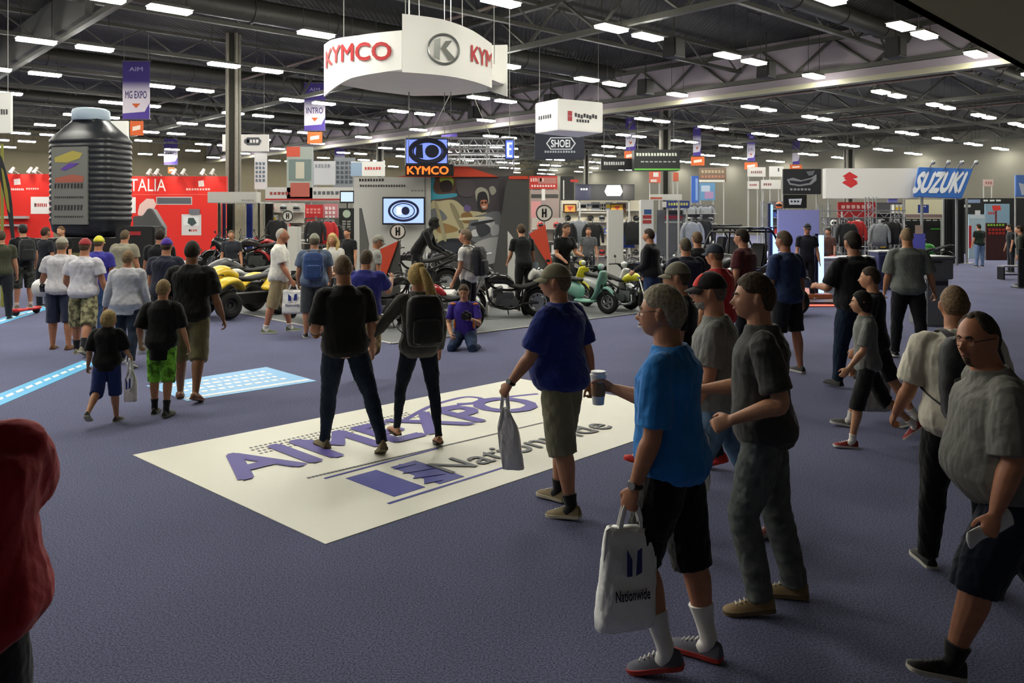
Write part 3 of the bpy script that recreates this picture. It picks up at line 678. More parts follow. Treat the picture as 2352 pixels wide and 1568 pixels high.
def bag(p, sd, label, wd=.34, h=.44, dp=.09, col='f6f6f2', print_=None, rot=0, txt=None, drop=.03, lod=1, group=None, handle='loop', slant=0, tcol='1c2a6e'):
    """plastic shopping bag hanging from a hand"""
    hp = p.M @ p.HN[sd][0]; root = thing('shopping_bag', hp, R_(rot), label, 'bag', group)
    b = MB(); rg = []; n = 28; z0 = -drop-.07
    for t in [i/9 for i in range(10)]:
        w_ = wd*(.36+.64*sst(t*2.6)) if handle == 'loop' else wd*(.90+.1*t); d_ = dp*(.35+.75*sst(t*1.4))*(1 if t < .97 else .8)
        rg.append(b.ring(Vector((slant*t, 0, z0-h*t)), Vector((1, 0, 0)), Vector((0, 1, 0)), w_/2, d_/2, n, 3.4))
    rr = random.Random(len(label))
    for j, r in enumerate(rg):
        for i in range(n): r[i] = r[i] + Vector((0, .010*math.sin(i*1.9+j*1.3)*(1 if 0 < j < 9 else .3), .010*math.sin(i*.8)*(1 if j == 0 else 0)))
    m = mat(col, .45, kind='plastic_film'); b.loft(rg); b.build('bag_body', m, root, 'all')
    for s_ in (-1, 1):
        t = MB(); hw = wd*.16 if handle == 'loop' else wd*.2
        t.tube([(-hw, s_*.012, z0-.01), (-hw*.5, s_*.010, -drop*.2), (0, s_*.006, .006), (hw*.5, s_*.010, -drop*.2), (hw, s_*.012, z0-.01)], [(.012, .003)]*5, 8, 5, ref=(0, 0, 1)); t.build('handle', m, root, 'all')
    if print_:
        pc, pw, ph, pz = print_
        for s_ in (-1, 1):
            t = MB(); y = s_*(dp*.55+.012); X = Vector((s_*-1, 0, 0)) ; N = Vector((0, s_, 0))
            t.poly([(-pw/2, 0), (-pw*.15, 0), (-pw*.15, ph*.6), (-pw/2, ph)], (slant*.55, y, z0-h*pz), X, Vector((0, 0, 1)), N, .002)
            t.poly([(pw*.1, 0), (pw*.5, ph*.1), (pw*.5, ph), (pw*.2, ph*.9)], (slant*.55, y, z0-h*pz), X, Vector((0, 0, 1)), N, .002)
            t.build('printed_mark', mat(pc, .5), root)
            if txt: text(txt, wd*.6, .05, (slant*.85, y+s_*.001, z0-h*(pz+.18)), X, (0, 0, 1), mat(tcol, .5), root)
    return root
# ------------------------------------------------------------------ floor graphics
VX, VZ = Vector((1, 0, 0)), Vector((0, 0, 1))
def decal(name, px, z, m, label, cat='floor graphic'):
    pts = [G(*p) if isinstance(p, tuple) else p for p in px]; c = sum(pts, Vector())/len(pts); r = thing(name, c, 0, label, cat)
    b = MB(); b.poly([(p.x-c.x, p.y-c.y) for p in pts], (0, 0, 0), VX, Vector((0, 1, 0)), VZ, z); b.build('vinyl_sheet', m, r, False); return r, c
cream = mat('eeecdc', .55, kind='vinyl'); purple = mat('54489a', .6); pblue = mat('3c3f9a', .6); fgrey = mat('5c5e62', .6)
fg, fc = decal('floor_graphic', [(305, 1045), (748, 1250), (1645, 950), (1190, 869)], .004, cream, 'large cream vinyl floor graphic with purple lettering lying on the blue carpet')
def fl(u, v): return G(u, v) - fc
def ftext(s, bl, br, ht, m, bold=.02, name='lettering', up=None):
    p, q = fl(*bl), fl(*br); X = (q-p); L = X.length; X.normalize(); Y = Vector((-X.y, X.x, 0)) if up is None else up
    return text(s, L, ht, p + VZ*.0065, X, Y, m, fg, name, bold, .002, cx=False)
sx = (fl(1645, 950)-fl(748, 1250)).normalized(); sy = Vector((-sx.y, sx.x, 0))
ftext('AIMEXPO', (552, 1108), (1268, 932), .78, purple, .035, up=sy)
ftext('Nationwide', (1038, 1090), (1412, 982), .34, fgrey, .012)
def frect(mb, u, v, w_, h_, sh=0): o = fl(u, v); mb.poly([(0, 0), (w_, 0), (w_+sh, h_), (sh, h_)], o+VZ*.0045, sx, sy, VZ, .002)
b = MB(); frect(b, 905, 1142, .30, .62); frect(b, 1010, 1113, .26, .62)
b.build('emblem', pblue, fg, False)
b = MB(); o = fl(905, 1142)
for i in range(34):
    t = i/33; b.poly([(0, 0), (.035, 0), (.035, .03), (0, .03)], o+VZ*.0045+sx*(-.12+1.15*t)+sy*(-.10), sx, sy, VZ, .002)
    b.poly([(0, 0), (.035, 0), (.035, .03), (0, .03)], o+VZ*.0045+sx*(-.12+1.15*t)+sy*(.72), sx, sy, VZ, .002)
for q in ([(.34, .06), (.50, .02), (.42, .16)], [(.36, .22), (.62, .12), (.46, .30)], [(.38, .38), (.66, .30), (.50, .46)], [(.40, .52), (.62, .50), (.52, .60)]): b.poly(q, o+VZ*.0085, sx, sy, VZ, .002)
b.build('dotted_border', pblue, fg, False)
b = MB(); p, q = fl(710, 1098), fl(1245, 972); n = 76
for i in range(n):
    c = p.lerp(q, i/(n-1)); b.box(c+VZ*.0055, (.028, .028, .002), Matrix.Rotation(HALL, 3, 'Z'))
p, q = fl(600, 1042), fl(960, 958)
for j in range(4):
    for i in range(38): c = p.lerp(q, (i+.5*(j % 2))/37)+sy*.075*j; b.box(c+VZ*.0055, (.026, .026, .002), Matrix.Rotation(HALL, 3, 'Z'))
b.build('printed_dots', fgrey, fg, False)
b = MB()
for pts in ([(925, 968), (985, 935), (1040, 918), (1075, 912), (1105, 916), (1090, 925), (1050, 928)], [(1010, 938), (1060, 930), (1110, 925), (1170, 912), (1235, 905)]):
    b.tube([fl(*p)+VZ*.004 for p in pts], [(.035, .003)]*len(pts), 6, 6, ref=sx)
b.build('printed_line_drawing', purple, fg, False)
lb_ = mat('8cc0ea', .6, kind='vinyl'); cy = mat('5ab4e4', .6, kind='vinyl'); wh = mat('e6ecf2', .6)
d2, c2 = decal('floor_graphic', [(335, 886), (430, 921), (727, 875), (612, 843)], .004, lb_, 'pale blue floor graphic with white lines behind the man in olive shorts')
b = MB(); P4 = [G(335, 886)-c2, G(430, 921)-c2, G(727, 875)-c2, G(612, 843)-c2]
def bil(s, t): return P4[0].lerp(P4[3], s).lerp(P4[1].lerp(P4[2], s), t)
def strip(mb, s0, s1, t0, t1):
    q = [bil(s0, t0), bil(s0, t1), bil(s1, t1), bil(s1, t0)]; mb.poly([(a.x, a.y) for a in q], (0, 0, .0045), VX, Vector((0, 1, 0)), VZ, .002)
strip(b, .02, .98, .86, .93)
for t in (.18, .34, .50, .66):
    s = .12
    while s < .88: w_ = rnd.uniform(.03, .07); strip(b, s, s+w_, t, t+.07); s += w_+.02
b.build('printed_lines', wh, d2, False)
def floor_strip(px, label, bars):
    d, c = decal('floor_strip', px, .004, cy, label); q = [G(*p)-c for p in px]; b = MB()
    for i in range(bars):
        s0, s1 = (i+.15)/bars, (i+.85)/bars; a, e, f, g_ = (q[0].lerp(q[3], s).lerp(q[1].lerp(q[2], s), t) for s, t in ((s0, .38), (s0, .6), (s1, .6), (s1, .38)))
        b.poly([(x.x, x.y) for x in (a, e, f, g_)], (0, 0, .0045), VX, Vector((0, 1, 0)), VZ, .002)
    b.build('printed_lines', wh, d, False)
floor_strip([(-160, 968), (-160, 1000), (222, 836), (190, 828)], 'long cyan strip with white marks stuck to the carpet beside the small boy', 16)
floor_strip([(-120, 768), (-120, 782), (122, 706), (112, 698)], 'pale blue strip on the carpet beneath the hoverboard', 10)
# grey show carpet of the motorcycle stand
cA = G(900, 790); pts = [cA, cA+BX*13, cA+BX*13+AX*22, cA+AX*22]; c = cA
r = thing('stand_carpet', cA, 0, 'light grey carpet laid under the motorcycle stand', 'carpet'); b = MB()
b.poly([(p.x-c.x, p.y-c.y) for p in pts], (0, 0, 0), VX, Vector((0, 1, 0)), VZ, .012); b.build('carpet_sheet', mat('7c7e80', .95, kind='carpet'), r, False)
b = MB()
for (p, q) in ((pts[0], pts[1]), (pts[0], pts[3])):
    d = (q-p).normalized(); s = Vector((-d.y, d.x, 0)); b.box((p+q)/2-c+VZ*.012, ((q-p).length, .06, .014), Matrix.Rotation(math.atan2(d.y, d.x), 3, 'Z'))
b.build('edge_trim', mat('b8b8b4', .5), r, False)

# ------------------------------------------------------------------ panels, signs, banners
CEIL = 10.5
def hang_wires(r, xs, z, y=0, zt=CEIL, spread=0):
    b = MB()
    for x in xs: b.cyl((x, y, z), (x+spread*(1 if x < 0 else -1), y, zt-r.location.z), .010, n=4)
    b.build('suspension_wire', mat('8a8a86', .5), r, False)
def panel(name, label, cat, u0, v0, u1, v1, Y, col, th=.08, stand='floor', m=None, yaw=0, bevel=.01, part='board', group=None, post='b0b0ac'):
    x0, x1, z0, z1 = XU(u0, Y), XU(u1, Y), ZV(v1, Y), ZV(v0, Y); zb = z0 if stand not in ('floor', 'posts') else 0
    wd, ht = x1-x0, z1-z0; r = thing(name, ((x0+x1)/2, Y, zb), R_(yaw), label, cat, group)
    b = MB(); lo = 0 if stand == 'floor' else z0-zb; b.b2((-wd/2, -th/2, lo), (wd/2, th/2, z1-zb)); b.build(part, m or mat(col, .6), r, bevel=min(bevel, th*.2))
    if stand == 'posts':
        b = MB()
        for s in (-1, 1): b.cyl((s*wd*.42, th*.9, 0), (s*wd*.42, th*.9, z1), .035, n=8); b.box((s*wd*.42, th*.9, .01), (.3, .5, .02))
        b.build('post', mat(post, .5, .5), r)
    if stand == 'hang': hang_wires(r, (-wd*.4, wd*.4), z1-zb)
    def L(u, v, off=0): return Vector(((u-(u0+u1)/2)*Y/F, -th/2-.003-off, ZV(v, Y)-zb))
    r_ = dict(root=r, L=L, Y=Y, s=Y/F, wd=wd, ht=ht, zb=zb, th=th)
    return r_
def ptext(p, s, u0, v0, u1, v1, col, bold=.02, em=0, ex=.002):
    s_ = p['s']; return text(s, (u1-u0)*s_, (v1-v0)*s_, p['L'](u0, v1), VX, VZ, mat(col, .5, em=em), p['root'], 'lettering', bold, ex, cx=False)
def pshape(p, name, polys, col, em=0, th=.006, off=0):
    b = MB()
    for i, pts in enumerate(polys):
        q = [p['L'](u, v) for u, v in pts]; b.poly([(a.x, -a.z) for a in q], (0, -p['th']/2-.002-off-i*.0005, 0), VX, -VZ, Vector((0, -1, 0)), th)
    return b.build(name, mat(col, .5, em=em), p['root'], False)
def prect(p, name, u0, v0, u1, v1, col, em=0, off=0, th=.006): return pshape(p, name, [[(u0, v0), (u1, v0), (u1, v1), (u0, v1)]], col, em, th, off)
def bars(p, u0, v0, u1, v1, col, n, rows=1, name='printed_lines', seed=1):
    """small print too coarse to read in the photograph"""
    rr = random.Random(seed); P_ = []; rh = (v1-v0)/rows
    for j in range(rows):
        u = u0
        for i in range(n):
            w_ = (u1-u0)/n; P_.append([(u+w_*.08, v0+j*rh+rh*.12*rr.random()), (u+w_*(.62+.3*rr.random()), v0+j*rh+rh*.1), (u+w_*.8, v0+(j+.72)*rh), (u+w_*.12, v0+(j+.78)*rh)]); u += w_
    return pshape(p, name, P_, col, th=.003, off=.003)

# hanging purple banners, each with its orange plate underneath
def banner(u0, v0, u1, v1, Y, txt, plate=None, label='', yaw=0):
    x0, x1, z0, z1 = XU(u0, Y), XU(u1, Y), ZV(v1, Y), ZV(v0, Y); wd, ht = x1-x0, z1-z0
    r = thing('hanging_banner', ((x0+x1)/2, Y, z0), R_(yaw), label, 'banner', 'purple aisle banners hanging from the roof')
    b = MB(); b.b2((-wd/2, -.02, 0), (wd/2, .02, ht)); b.build('fabric', printed('3c2f78', 'cfcbd6', 0, ht, .55, .10), r, False)
    b = MB()
    for z in (0, ht): b.cyl((-wd/2-.05, 0, z), (wd/2+.05, 0, z), .03, n=8)
    b.build('rod', mat('6a6a6a', .4, .5), r)
    p = MB(); p.poly([(-wd/2, 0), (wd/2, 0), (wd/2, ht*.28), (wd*.32, ht*.13), (-wd/2, ht*.10)], (0, -.021, 0), VX, VZ, Vector((0, -1, 0)), .004); p.build('printed_band', mat('4c3a90', .7), r, False)
    if txt:
        text(txt, wd*.8, ht*.13, (0, -.022, ht*.42), VX, VZ, mat('33286e', .7), r, 'lettering', .015)
        text('AIM', wd*.5, ht*.07, (0, -.022, ht*.86), VX, VZ, mat('a8a0c8', .7), r, 'lettering', .01)
        t = MB(); t.poly([(-wd*.16, ht*.27), (0, ht*.19), (wd*.16, ht*.27)], (0, -.022, 0), VX, VZ, Vector((0, -1, 0)), .004); t.build('printed_arrow', mat('c25a28', .7), r, False)
    hang_wires(r, (-wd*.45, wd*.45), ht, zt=CEIL)
    if plate:
        a0, c0, a1, c1 = plate; q = thing('hanging_plate', (XU((a0+a1)/2, Y), Y, ZV(c1, Y)), R_(yaw), 'orange plate under the ' + label, 'sign', 'orange plates under the aisle banners')
        w2, h2 = XU(a1, Y)-XU(a0, Y), ZV(c0, Y)-ZV(c1, Y); b = MB(); b.b2((-w2/2, -.02, 0), (w2/2, .02, h2)); b.build('plate', mat('d2622a', .6), q, False)
        b = MB(); b.poly([(-w2*.3, h2*.3), (w2*.3, h2*.42), (w2*.3, h2*.72), (-w2*.3, h2*.6)], (0, -.021, 0), VX, VZ, Vector((0, -1, 0)), .004); b.build('printed_mark', mat('e8dccb', .6), q, False)
        b = MB()
        for s in (-.4, .4): b.cyl((w2*s, 0, h2), (w2*s, 0, h2+ZV(v1, Y)-ZV(c0, Y)), .012, n=4)
        b.build('suspension_wire', mat('8a8a86', .5), q, False)
banner(282, 140, 344, 274, 37.5, 'MG EXPO', (299, 278, 329, 311), 'largest purple banner beside the giant bottle cap')
banner(699, 190, 747, 300, 48, 'INTRO', (706, 303, 740, 330), 'purple banner left of the big curved hanging sign')
banner(1014, 227, 1050, 314, 62, 'EXPO', None, 'purple banner right below the big curved hanging sign')
banner(377, 318, 408, 378, 84, 'EXPO', (386, 384, 401, 398), 'small purple banner above the red stand')
banner(1437, 270, 1460, 346, 68, 'EXPO', (1434, 347, 1456, 369), 'purple banner just right of the dark hanging sign')
banner(1592, 284, 1610, 358, 73, 'EXPO', (1587, 360, 1618, 380), 'first of the row of narrow purple banners on the right')
banner(1716, 306, 1734, 370, 81, 'EXPO', (1710, 373, 1740, 389), 'second of the row of narrow purple banners on the right')
banner(1820, 320, 1836, 377, 89, '', (1814, 378, 1842, 389), 'narrow purple banner over the black oval-logo sign')
banner(1909, 330, 1923, 379, 98, '', (1903, 380, 1926, 387), 'narrow purple banner left of the rightmost column')
banner(1990, 342, 2001, 384, 104, '', None, 'narrow purple banner right of the rightmost column')
banner(769, 338, 792, 384, 92, '', None, 'small dim purple banner behind the booth screens')
banner(117, 306, 140, 352, 70, '', None, 'small purple banner hidden behind the shoulder of the giant bottle')

# the big curved hanging sign
def curved_sign():
    Yc = 20.0; base = Vector((XU(924, Yc), Yc, 0)); zb = 5.6
    r = thing('hanging_sign', (base.x, base.y, zb), 0, 'big white curved sign hanging from the roof with red lettering', 'sign'); m = mat('f0efea', .6, kind='vinyl')
    def arc(p0, p1, bulge, n=14):
        d = p1-p0; nn = Vector((d.y, -d.x, 0)).normalized(); nn = nn if nn.y < 0 else -nn; return [p0.lerp(p1, i/n) + nn*bulge*math.sin(math.pi*i/n) for i in range(n+1)]
    def sheet(pts, z0s, z1s, name, th=.05):
        b = MB(); rg = []; n = len(pts)
        for i, p in enumerate(pts):
            t = i/(n-1); d = (pts[min(i+1, n-1)]-pts[max(i-1, 0)]).normalized(); nn = Vector((d.y, -d.x, 0)); nn = nn if nn.y < 0 else -nn
            z0 = np.interp(t, [a for a, _ in z0s], [a for _, a in z0s]); z1 = np.interp(t, [a for a, _ in z1s], [a for _, a in z1s])
            rg.append([p+nn*th/2+VZ*z0, p+nn*th/2+VZ*z1, p-nn*th/2+VZ*z1, p-nn*th/2+VZ*z0])
        return b.loft(rg).build(name, m, r)
    c0 = Vector((0, 0, 0)); YL = 21.6; YR = 21.2
    l = Vector((XU(746, YL)-base.x, YL-Yc, 0)); rr = Vector((XU(1128, YR)-base.x, YR-Yc, 0)); zz = lambda v, Y: ZV(v, Y)-zb
    pl = arc(c0, l, .35); sheet(pl, [(0, zz(160, Yc)), (.5, zz(181, 20.6)), (1, zz(222, YL))], [(0, zz(70, Yc)), (.45, zz(80, 20.3)), (.85, zz(92, 21.2)), (1, zz(103, YL))], 'left_panel')
    pr = arc(c0, rr, .45); sheet(pr, [(0, zz(166, Yc)), (.5, zz(178, 20.2)), (1, zz(202, YR))], [(0, zz(32, Yc)), (.35, zz(45, 20.1)), (.7, zz(70, 20.5)), (1, zz(101, YR))], 'front_panel')
    e0 = Vector((XU(1120, 22.2)-base.x, 2.2, 0)); e1 = Vector((XU(1165, 22.0)-base.x, 2.0, 0)); sheet([e0, e0.lerp(e1, .5), e1], [(0, zz(205, 22)), (1, zz(222, 22))], [(0, zz(101, 22)), (1, zz(103, 22))], 'end_panel')
    # flat white soffit closing the sign from below
    far = [Vector((XU(u, Y)-base.x, Y-Yc, 0)) for u, Y in ((1165, 22.2), (1120, 23.3), (1040, 24.0), (950, 24.1), (860, 23.2), (790, 22.2))]
    loop = [p for p in pl[::-2]] + pr[2::2] + far
    b = MB(); b.poly([(p.x, p.y) for p in loop], (0, 0, zz(163, Yc)), VX, Vector((0, 1, 0)), VZ, .04); b.build('underside_panel', m, r, False)
    red = mat('b82a2e', .5)
    def on(pts, za, off=.05):
        n = len(pts)-1; L = [0]
        for a, c in zip(pts, pts[1:]): L.append(L[-1]+(c-a).length)
        def fn(x, y):
            i = max(0, min(n-1, int(np.searchsorted(L, x))-1)); t = (x-L[i])/(L[i+1]-L[i]); d = (pts[i+1]-pts[i]).normalized(); nn = Vector((d.y, -d.x, 0)); nn = nn if nn.y < 0 else -nn
            return pts[i].lerp(pts[i+1], t)+nn*off+VZ*(y+za(x/L[-1]))
        return fn, L[-1]
    pts = pl[::-1]; fn, L = on(pts, lambda t: np.interp(t, [0, .25, 1], [zz(165, YL), zz(150, 21.2), zz(140, Yc)]))
    q, f = txtmesh('KYMCO', L*.84, .46, .03, cx=False); me = bpy.data.meshes.new('lettering'); me.from_pydata([tuple(fn(a[0]+L*.07, a[1])-Vector((0, a[2]*3, 0))) for a in q], [], f); me.materials.append(red); o = bpy.data.objects.new('lettering', me); COL.objects.link(o); o.parent = r
    fn, L = on(pr, lambda t: np.interp(t, [0, .5, 1], [zz(133, Yc), zz(136, 20.2), zz(160, YR)]))
    q, f = txtmesh('KYMCO', L*.62, .44, .03, cx=False); keep = L*.985
    vs = [tuple(fn(min(a[0]+L*.66, keep), a[1])-Vector((0, a[2]*3, 0))) for a in q]; ff = [t for t in f if min(q[i][0] for i in t)+L*.66 < keep]
    me = bpy.data.meshes.new('lettering'); me.from_pydata(vs, [], ff); me.materials.append(red); o = bpy.data.objects.new('lettering', me); COL.objects.link(o); o.parent = r
    gm = mat('8e908e', .35, .6); b = MB(); ct = L*.38; n = 40
    def P_(x, y): return fn(x, y)
    zc = .22; pts = [P_(ct+.38*math.cos(t), zc+.36*math.sin(t)) for t in (2*math.pi*i/n for i in range(n+1))]; b.tube(pts, [.03]*len(pts), 6, 1)
    K = [[(-.24, -.20), (-.10, -.27), (-.08, .27), (-.22, .22)], [(-.08, .0), (.04, .20), (.20, .22), (.04, .0)], [(-.08, .02), (.06, .02), (.30, -.22), (.12, -.28)]]
    for k in K: 
        v = [P_(ct+x, zc+y) for x, y in k]; vb = [p-Vector((0, -.02, 0)) for p in v]; b.add(v+vb, [(0, 1, 2, 3), (7, 6, 5, 4)])
    b.build('emblem', gm, r)
    for x in (-2.0, 0, 2.2):
        pass
    b = MB()
    for x, y in ((-1.8, 1.8), (0, .6), (2.2, 2.0), (0, 3.6)): b.cyl((x, y, .6), (x, y, CEIL-zb), .012, n=4)
    b.build('suspension_wire', mat('8a8a86', .5), r, False)
curved_sign()
# second white hanging sign
def box_sign():
    Y = 34.0; c = Vector((XU(1282, Y), Y, ZV(298, Y))); r = thing('hanging_sign', c, 0, 'small white three-sided sign hanging to the right of the big curved sign', 'sign'); m = mat('ecebe6', .6); h = ZV(224, Y)-ZV(296, Y)
    l = Vector((XU(1229, 35.5)-c.x, 1.5, 0)); rr = Vector((XU(1385, 35.2)-c.x, 1.2, 0)); b = MB(); k = Vector((rr.x-.9, 3.3, 0))
    b.poly([(l.x, l.y), (0, 0), (rr.x, rr.y), (k.x, k.y)], (0, 0, 0), VX, Vector((0, 1, 0)), VZ, h); b.build('sign_body', m, r, bevel=.03)
    X = rr.normalized(); q = X*rr.length
    t = MB(); N = Vector((X.y, -X.x, 0))
    for i, (a, z, w_, hh) in enumerate(((.42, .62, .22, .2), (.42, .40, .22, .2))): t.poly([(0, 0), (w_, 0), (w_, hh), (0, hh)], X*(q.length*a-.5)+VZ*z+N*.01, X, VZ, N, .01)
    t.build('printed_emblem', mat('b0424a', .6), r, False); t = MB()
    for i in range(8): t.poly([(0, 0), (.11, 0), (.11, .16), (0, .16)], X*(q.length*.36+.15*i)+VZ*(.60-.03*(i % 3))+N*.01, X, VZ, N, .01); t.poly([(0, 0), (.09, 0), (.09, .12), (0, .12)], X*(q.length*.40+.14*i)+VZ*(.38)+N*.01, X, VZ, N, .01) if i < 5 else None
    X = (-l).normalized(); N = Vector((X.y, -X.x, 0))
    for i in range(6): t.poly([(0, 0), (.10, 0), (.10, .16), (0, .16)], l+X*(.3+.17*i)+VZ*(.55)+N*.01, X, VZ, N, .01)
    t.build('printed_lines', mat('3c3c40', .6), r, False); hang_wires(r, (l.x*.8, rr.x*.9), h, y=1.2)
box_sign()
p = panel('hanging_sign', 'dark navy hanging sign with white helmet-maker lettering in a hexagon', 'sign', 1228, 306, 1342, 366, 44, '1b2130', .3, 'hang')
ptext(p, 'SHOEI', 1265, 321, 1309, 339, 'd8dce0', .03); bars(p, 1250, 346, 1322, 353, '9aa0a8', 12)
pshape(p, 'printed_outline', [[(1254, 330), (1264, 316), (1312, 316), (1322, 330), (1319, 330), (1310, 318), (1266, 318), (1257, 330)], [(1254, 330), (1257, 330), (1266, 342), (1310, 342), (1319, 330), (1322, 330), (1312, 344), (1264, 344)]], 'c8ccd0')
p = panel('hanging_sign', 'black hanging sign with green lower edge and rows of white print', 'sign', 1454, 345, 1558, 392, 58, '1a1c1c', 1.2, 'hang')
bars(p, 1458, 352, 1552, 362, 'c4c8b8', 14); bars(p, 1468, 371, 1550, 375, '9aa09a', 8); prect(p, 'green_edge', 1454, 388, 1558, 392, '5aa03a')
p = panel('hanging_sign', 'black hanging sign with white script left of the green-edged sign', 'sign', 1380, 364, 1453, 390, 60, '1c1c1c', .4, 'hang'); bars(p, 1386, 371, 1434, 382, 'c8c8c4', 9)
p = panel('hanging_sign', 'white hanging sign cut off by the left picture edge', 'sign', -60, 212, 27, 306, 24, 'd8d8d2', .12, 'hang'); bars(p, 4, 250, 22, 268, '4a4a4a', 3)
p = panel('tall_sign', 'blank white sign board standing behind the giant bottle', 'sign', 206, 278, 295, 346, 27, 'd6d6d0', .10, 'posts')
p = panel('hanging_sign', 'white hanging sign with dark oval logo right of the left column', 'sign', 512, 309, 617, 348, 42, 'cfcfca', .2, 'hang')
pshape(p, 'printed_logo', [[(562, 322), (570, 316), (596, 316), (602, 324), (597, 334), (570, 334), (562, 328)]], '4a4e54'); bars(p, 568, 320, 596, 331, 'd8d8d4', 4)

# ------------------------------------------------------------------ the giant inflatable bottle
def bottle():
    Y = 22.0; s = Y/F; c = Vector((XU(209, Y), Y, ZV(545, Y))); r = thing('inflatable_bottle', c, R_(-14), 'giant black inflatable oil bottle with a grey cap and printed label', 'inflatable'); H = (545-250)*s; wd = 172*s; dp = wd*.62
    b = MB(); rg = []; X, Y_ = VX, Vector((0, 1, 0))
    prof = [(0, .60), (.02, .84), (.05, .93), (.10, .965)]
    z = .12
    while z < .74: prof += [(z, .975), (z+.010, 1.0), (z+.028, 1.0), (z+.038, .975)]; z += .043
    prof += [(.755, .97), (.785, .92), (.82, .80), (.86, .655), (.89, .535), (.91, .44), (.93, .40)]
    for z, k in prof: rg.append(b.ring(VZ*z*H, X, Y_, wd/2*k, dp/2*(k if k > .5 else k*1.35), 40, 4.0 if k > .9 else 3.0))
    b.loft(rg).build('bottle_body', mat('24262a', .33), r)
    b = MB(); rg = []
    for z, k in ((.905, .43), (.915, .455), (.975, .455), (.99, .43), (1.0, .36)): rg.append([VZ*z*H + X*(wd/2*k*(1+.025*(i % 2))*math.cos(t)) + Y_*(wd/2*k*(1+.025*(i % 2))*math.sin(t)) for i, t in ((i, 2*math.pi*i/48) for i in range(48))])
    b.loft(rg).build('cap', mat('9fb0bf', .45), r)
    y = -dp/2*1.0-.012; lw = wd*.54; lab = MB(); lab.b2((-lw*.62, y-.012, .10*H), (lw*.42, y+.05, .69*H)); lb = lab.build('label', mat('6f706c', .6), r, bevel=.01)
    o = -lw*.10
    def lt(t, zc, h, w_, col, bold=.03): text(t, w_*lw, h*H, (o, y-.014, zc*H), VX, VZ, mat(col, .6), lb, 'lettering', bold, .003)
    b = MB(); b.poly([(-.42*lw, .61*H), (.1*lw, .66*H), (.38*lw, .64*H), (.30*lw, .60*H), (-.05*lw, .57*H), (-.4*lw, .575*H)], (o, y-.014, 0), VX, VZ, Vector((0, -1, 0)), .004); b.build('printed_flash', mat('a89c4c', .6), lb, False)
    b = MB(); b.poly([(-.25*lw, .52*H), (.0, .565*H), (.30*lw, .565*H), (.15*lw, .54*H), (-.12*lw, .51*H)], (o, y-.014, 0), VX, VZ, Vector((0, -1, 0)), .005); b.build('printed_flash', mat('5a3c94', .6), lb, False)
    b = MB(); b.poly([(-.4*lw, .42*H), (.4*lw, .42*H), (.42*lw, .465*H), (.1*lw, .48*H), (-.4*lw, .455*H)], (o, y-.014, 0), VX, VZ, Vector((0, -1, 0)), .004); b.build('printed_bar', mat('a05848', .6), lb, False)
    b = MB(); rr = random.Random(4)
    for z, n, hh in ((.375, 9, .038), (.30, 14, .015), (.21, 9, .04), (.155, 13, .012)):
        for i in range(n): w_ = .84*lw/n; b.poly([(0, 0), (w_*(.35+.4*rr.random()), 0), (w_*.7, hh*H), (w_*.05, hh*H)], (o-.42*lw+i*w_, y-.014, z*H), VX, VZ, Vector((0, -1, 0)), .004)
    b.build('printed_lines', mat('2c2c2c', .6), lb, False)
    t = MB(); t.torus((lw*.62, y+.10, .30*H), (0, 1, 0), .08, .03); t.build('air_valve', mat('1c1c1e', .5), r)
bottle()
# its dark plinth (a show trailer with a red plate)
r = thing('show_trailer', (XU(215, 22), 22.4, 0), 0, 'long black show trailer under the giant bottle', 'trailer'); zt = ZV(545, 22)
b = MB(); b.b2((-1.5, -.9, .45), (1.4, 1.2, zt-.02)); b.build('deck', mat('232321', .6), r, bevel=.03); b = MB(); b.b2((-1.45, -.93, .95), (1.35, -.90, 1.15)); b.build('wooden_edge', mat('8a8058', .7), r, False)
for x in (-1.0, .9):
    for y in (-.75, 1.0): b = MB(); b.torus((x, y, .30), (0, 1, 0), .22, .085); b.cyl((x, y-.07, .30), (x, y+.07, .30), .15, n=16); b.build('wheel', mat('141414', .8), r)
r = thing('pickup_bed_cover', (XU(292, 20.5), 20.9, 0), 0, 'black tool chest with a red plate right of the giant bottle', 'cabinet')
w_ = 92*20.5/F; b = MB(); b.b2((-w_/2, 0, .05), (w_/2, .7, ZV(520, 20.5))); b.build('cabinet_body', mat('1e1e1e', .5), r, bevel=.04); b = MB(); b.b2((-.28, -.012, ZV(541, 20.5)), (.16, 0, ZV(532, 20.5))); b.build('plate', mat('a02a30', .5), r, False)
r = thing('display_wing', (XU(352, 24), 24, 0), 0, 'grey wedge-shaped display wall beside the red stand', 'display'); b = MB(); s = 24/F
b.poly([(-36*s, 0), (30*s, 0), (32*s, ZV(520, 24)), (8*s, ZV(480, 24)), (-2*s, ZV(478, 24)), (-14*s, ZV(495, 24)), (-36*s, ZV(497, 24))], (0, 0, 0), VX, VZ, Vector((0, -1, 0)), .3); b.build('wedge', mat('77777a', .6), r, bevel=.02)
p = panel('feather_flag_board', 'tall curved black and yellow feather flag at the left edge', 'flag', 2, 330, 8, 560, 19, '8a8a40', .04) ; r = p['root']
b = MB(); s = 19/F; z = lambda v: ZV(v, 19); pts = [(-6, 350), (2, 362), (12, 392), (20, 425), (26, 470), (28, 500), (32, 548), (24, 548), (18, 500), (8, 450), (-2, 410), (-8, 385)]
b.poly([(a*s, z(v)) for a, v in pts], (0, -.04, 0), VX, VZ, Vector((0, -1, 0)), .02); b.build('flag', mat('26282a', .7), r, False)
b = MB(); pts = [(2, 385), (7, 392), (17, 440), (22, 490), (16, 480), (9, 440)]; b.poly([(a*s, z(v)) for a, v in pts], (0, -.065, 0), VX, VZ, Vector((0, -1, 0)), .004); b.build('printed_flash', mat('8c8636', .7), r, False)

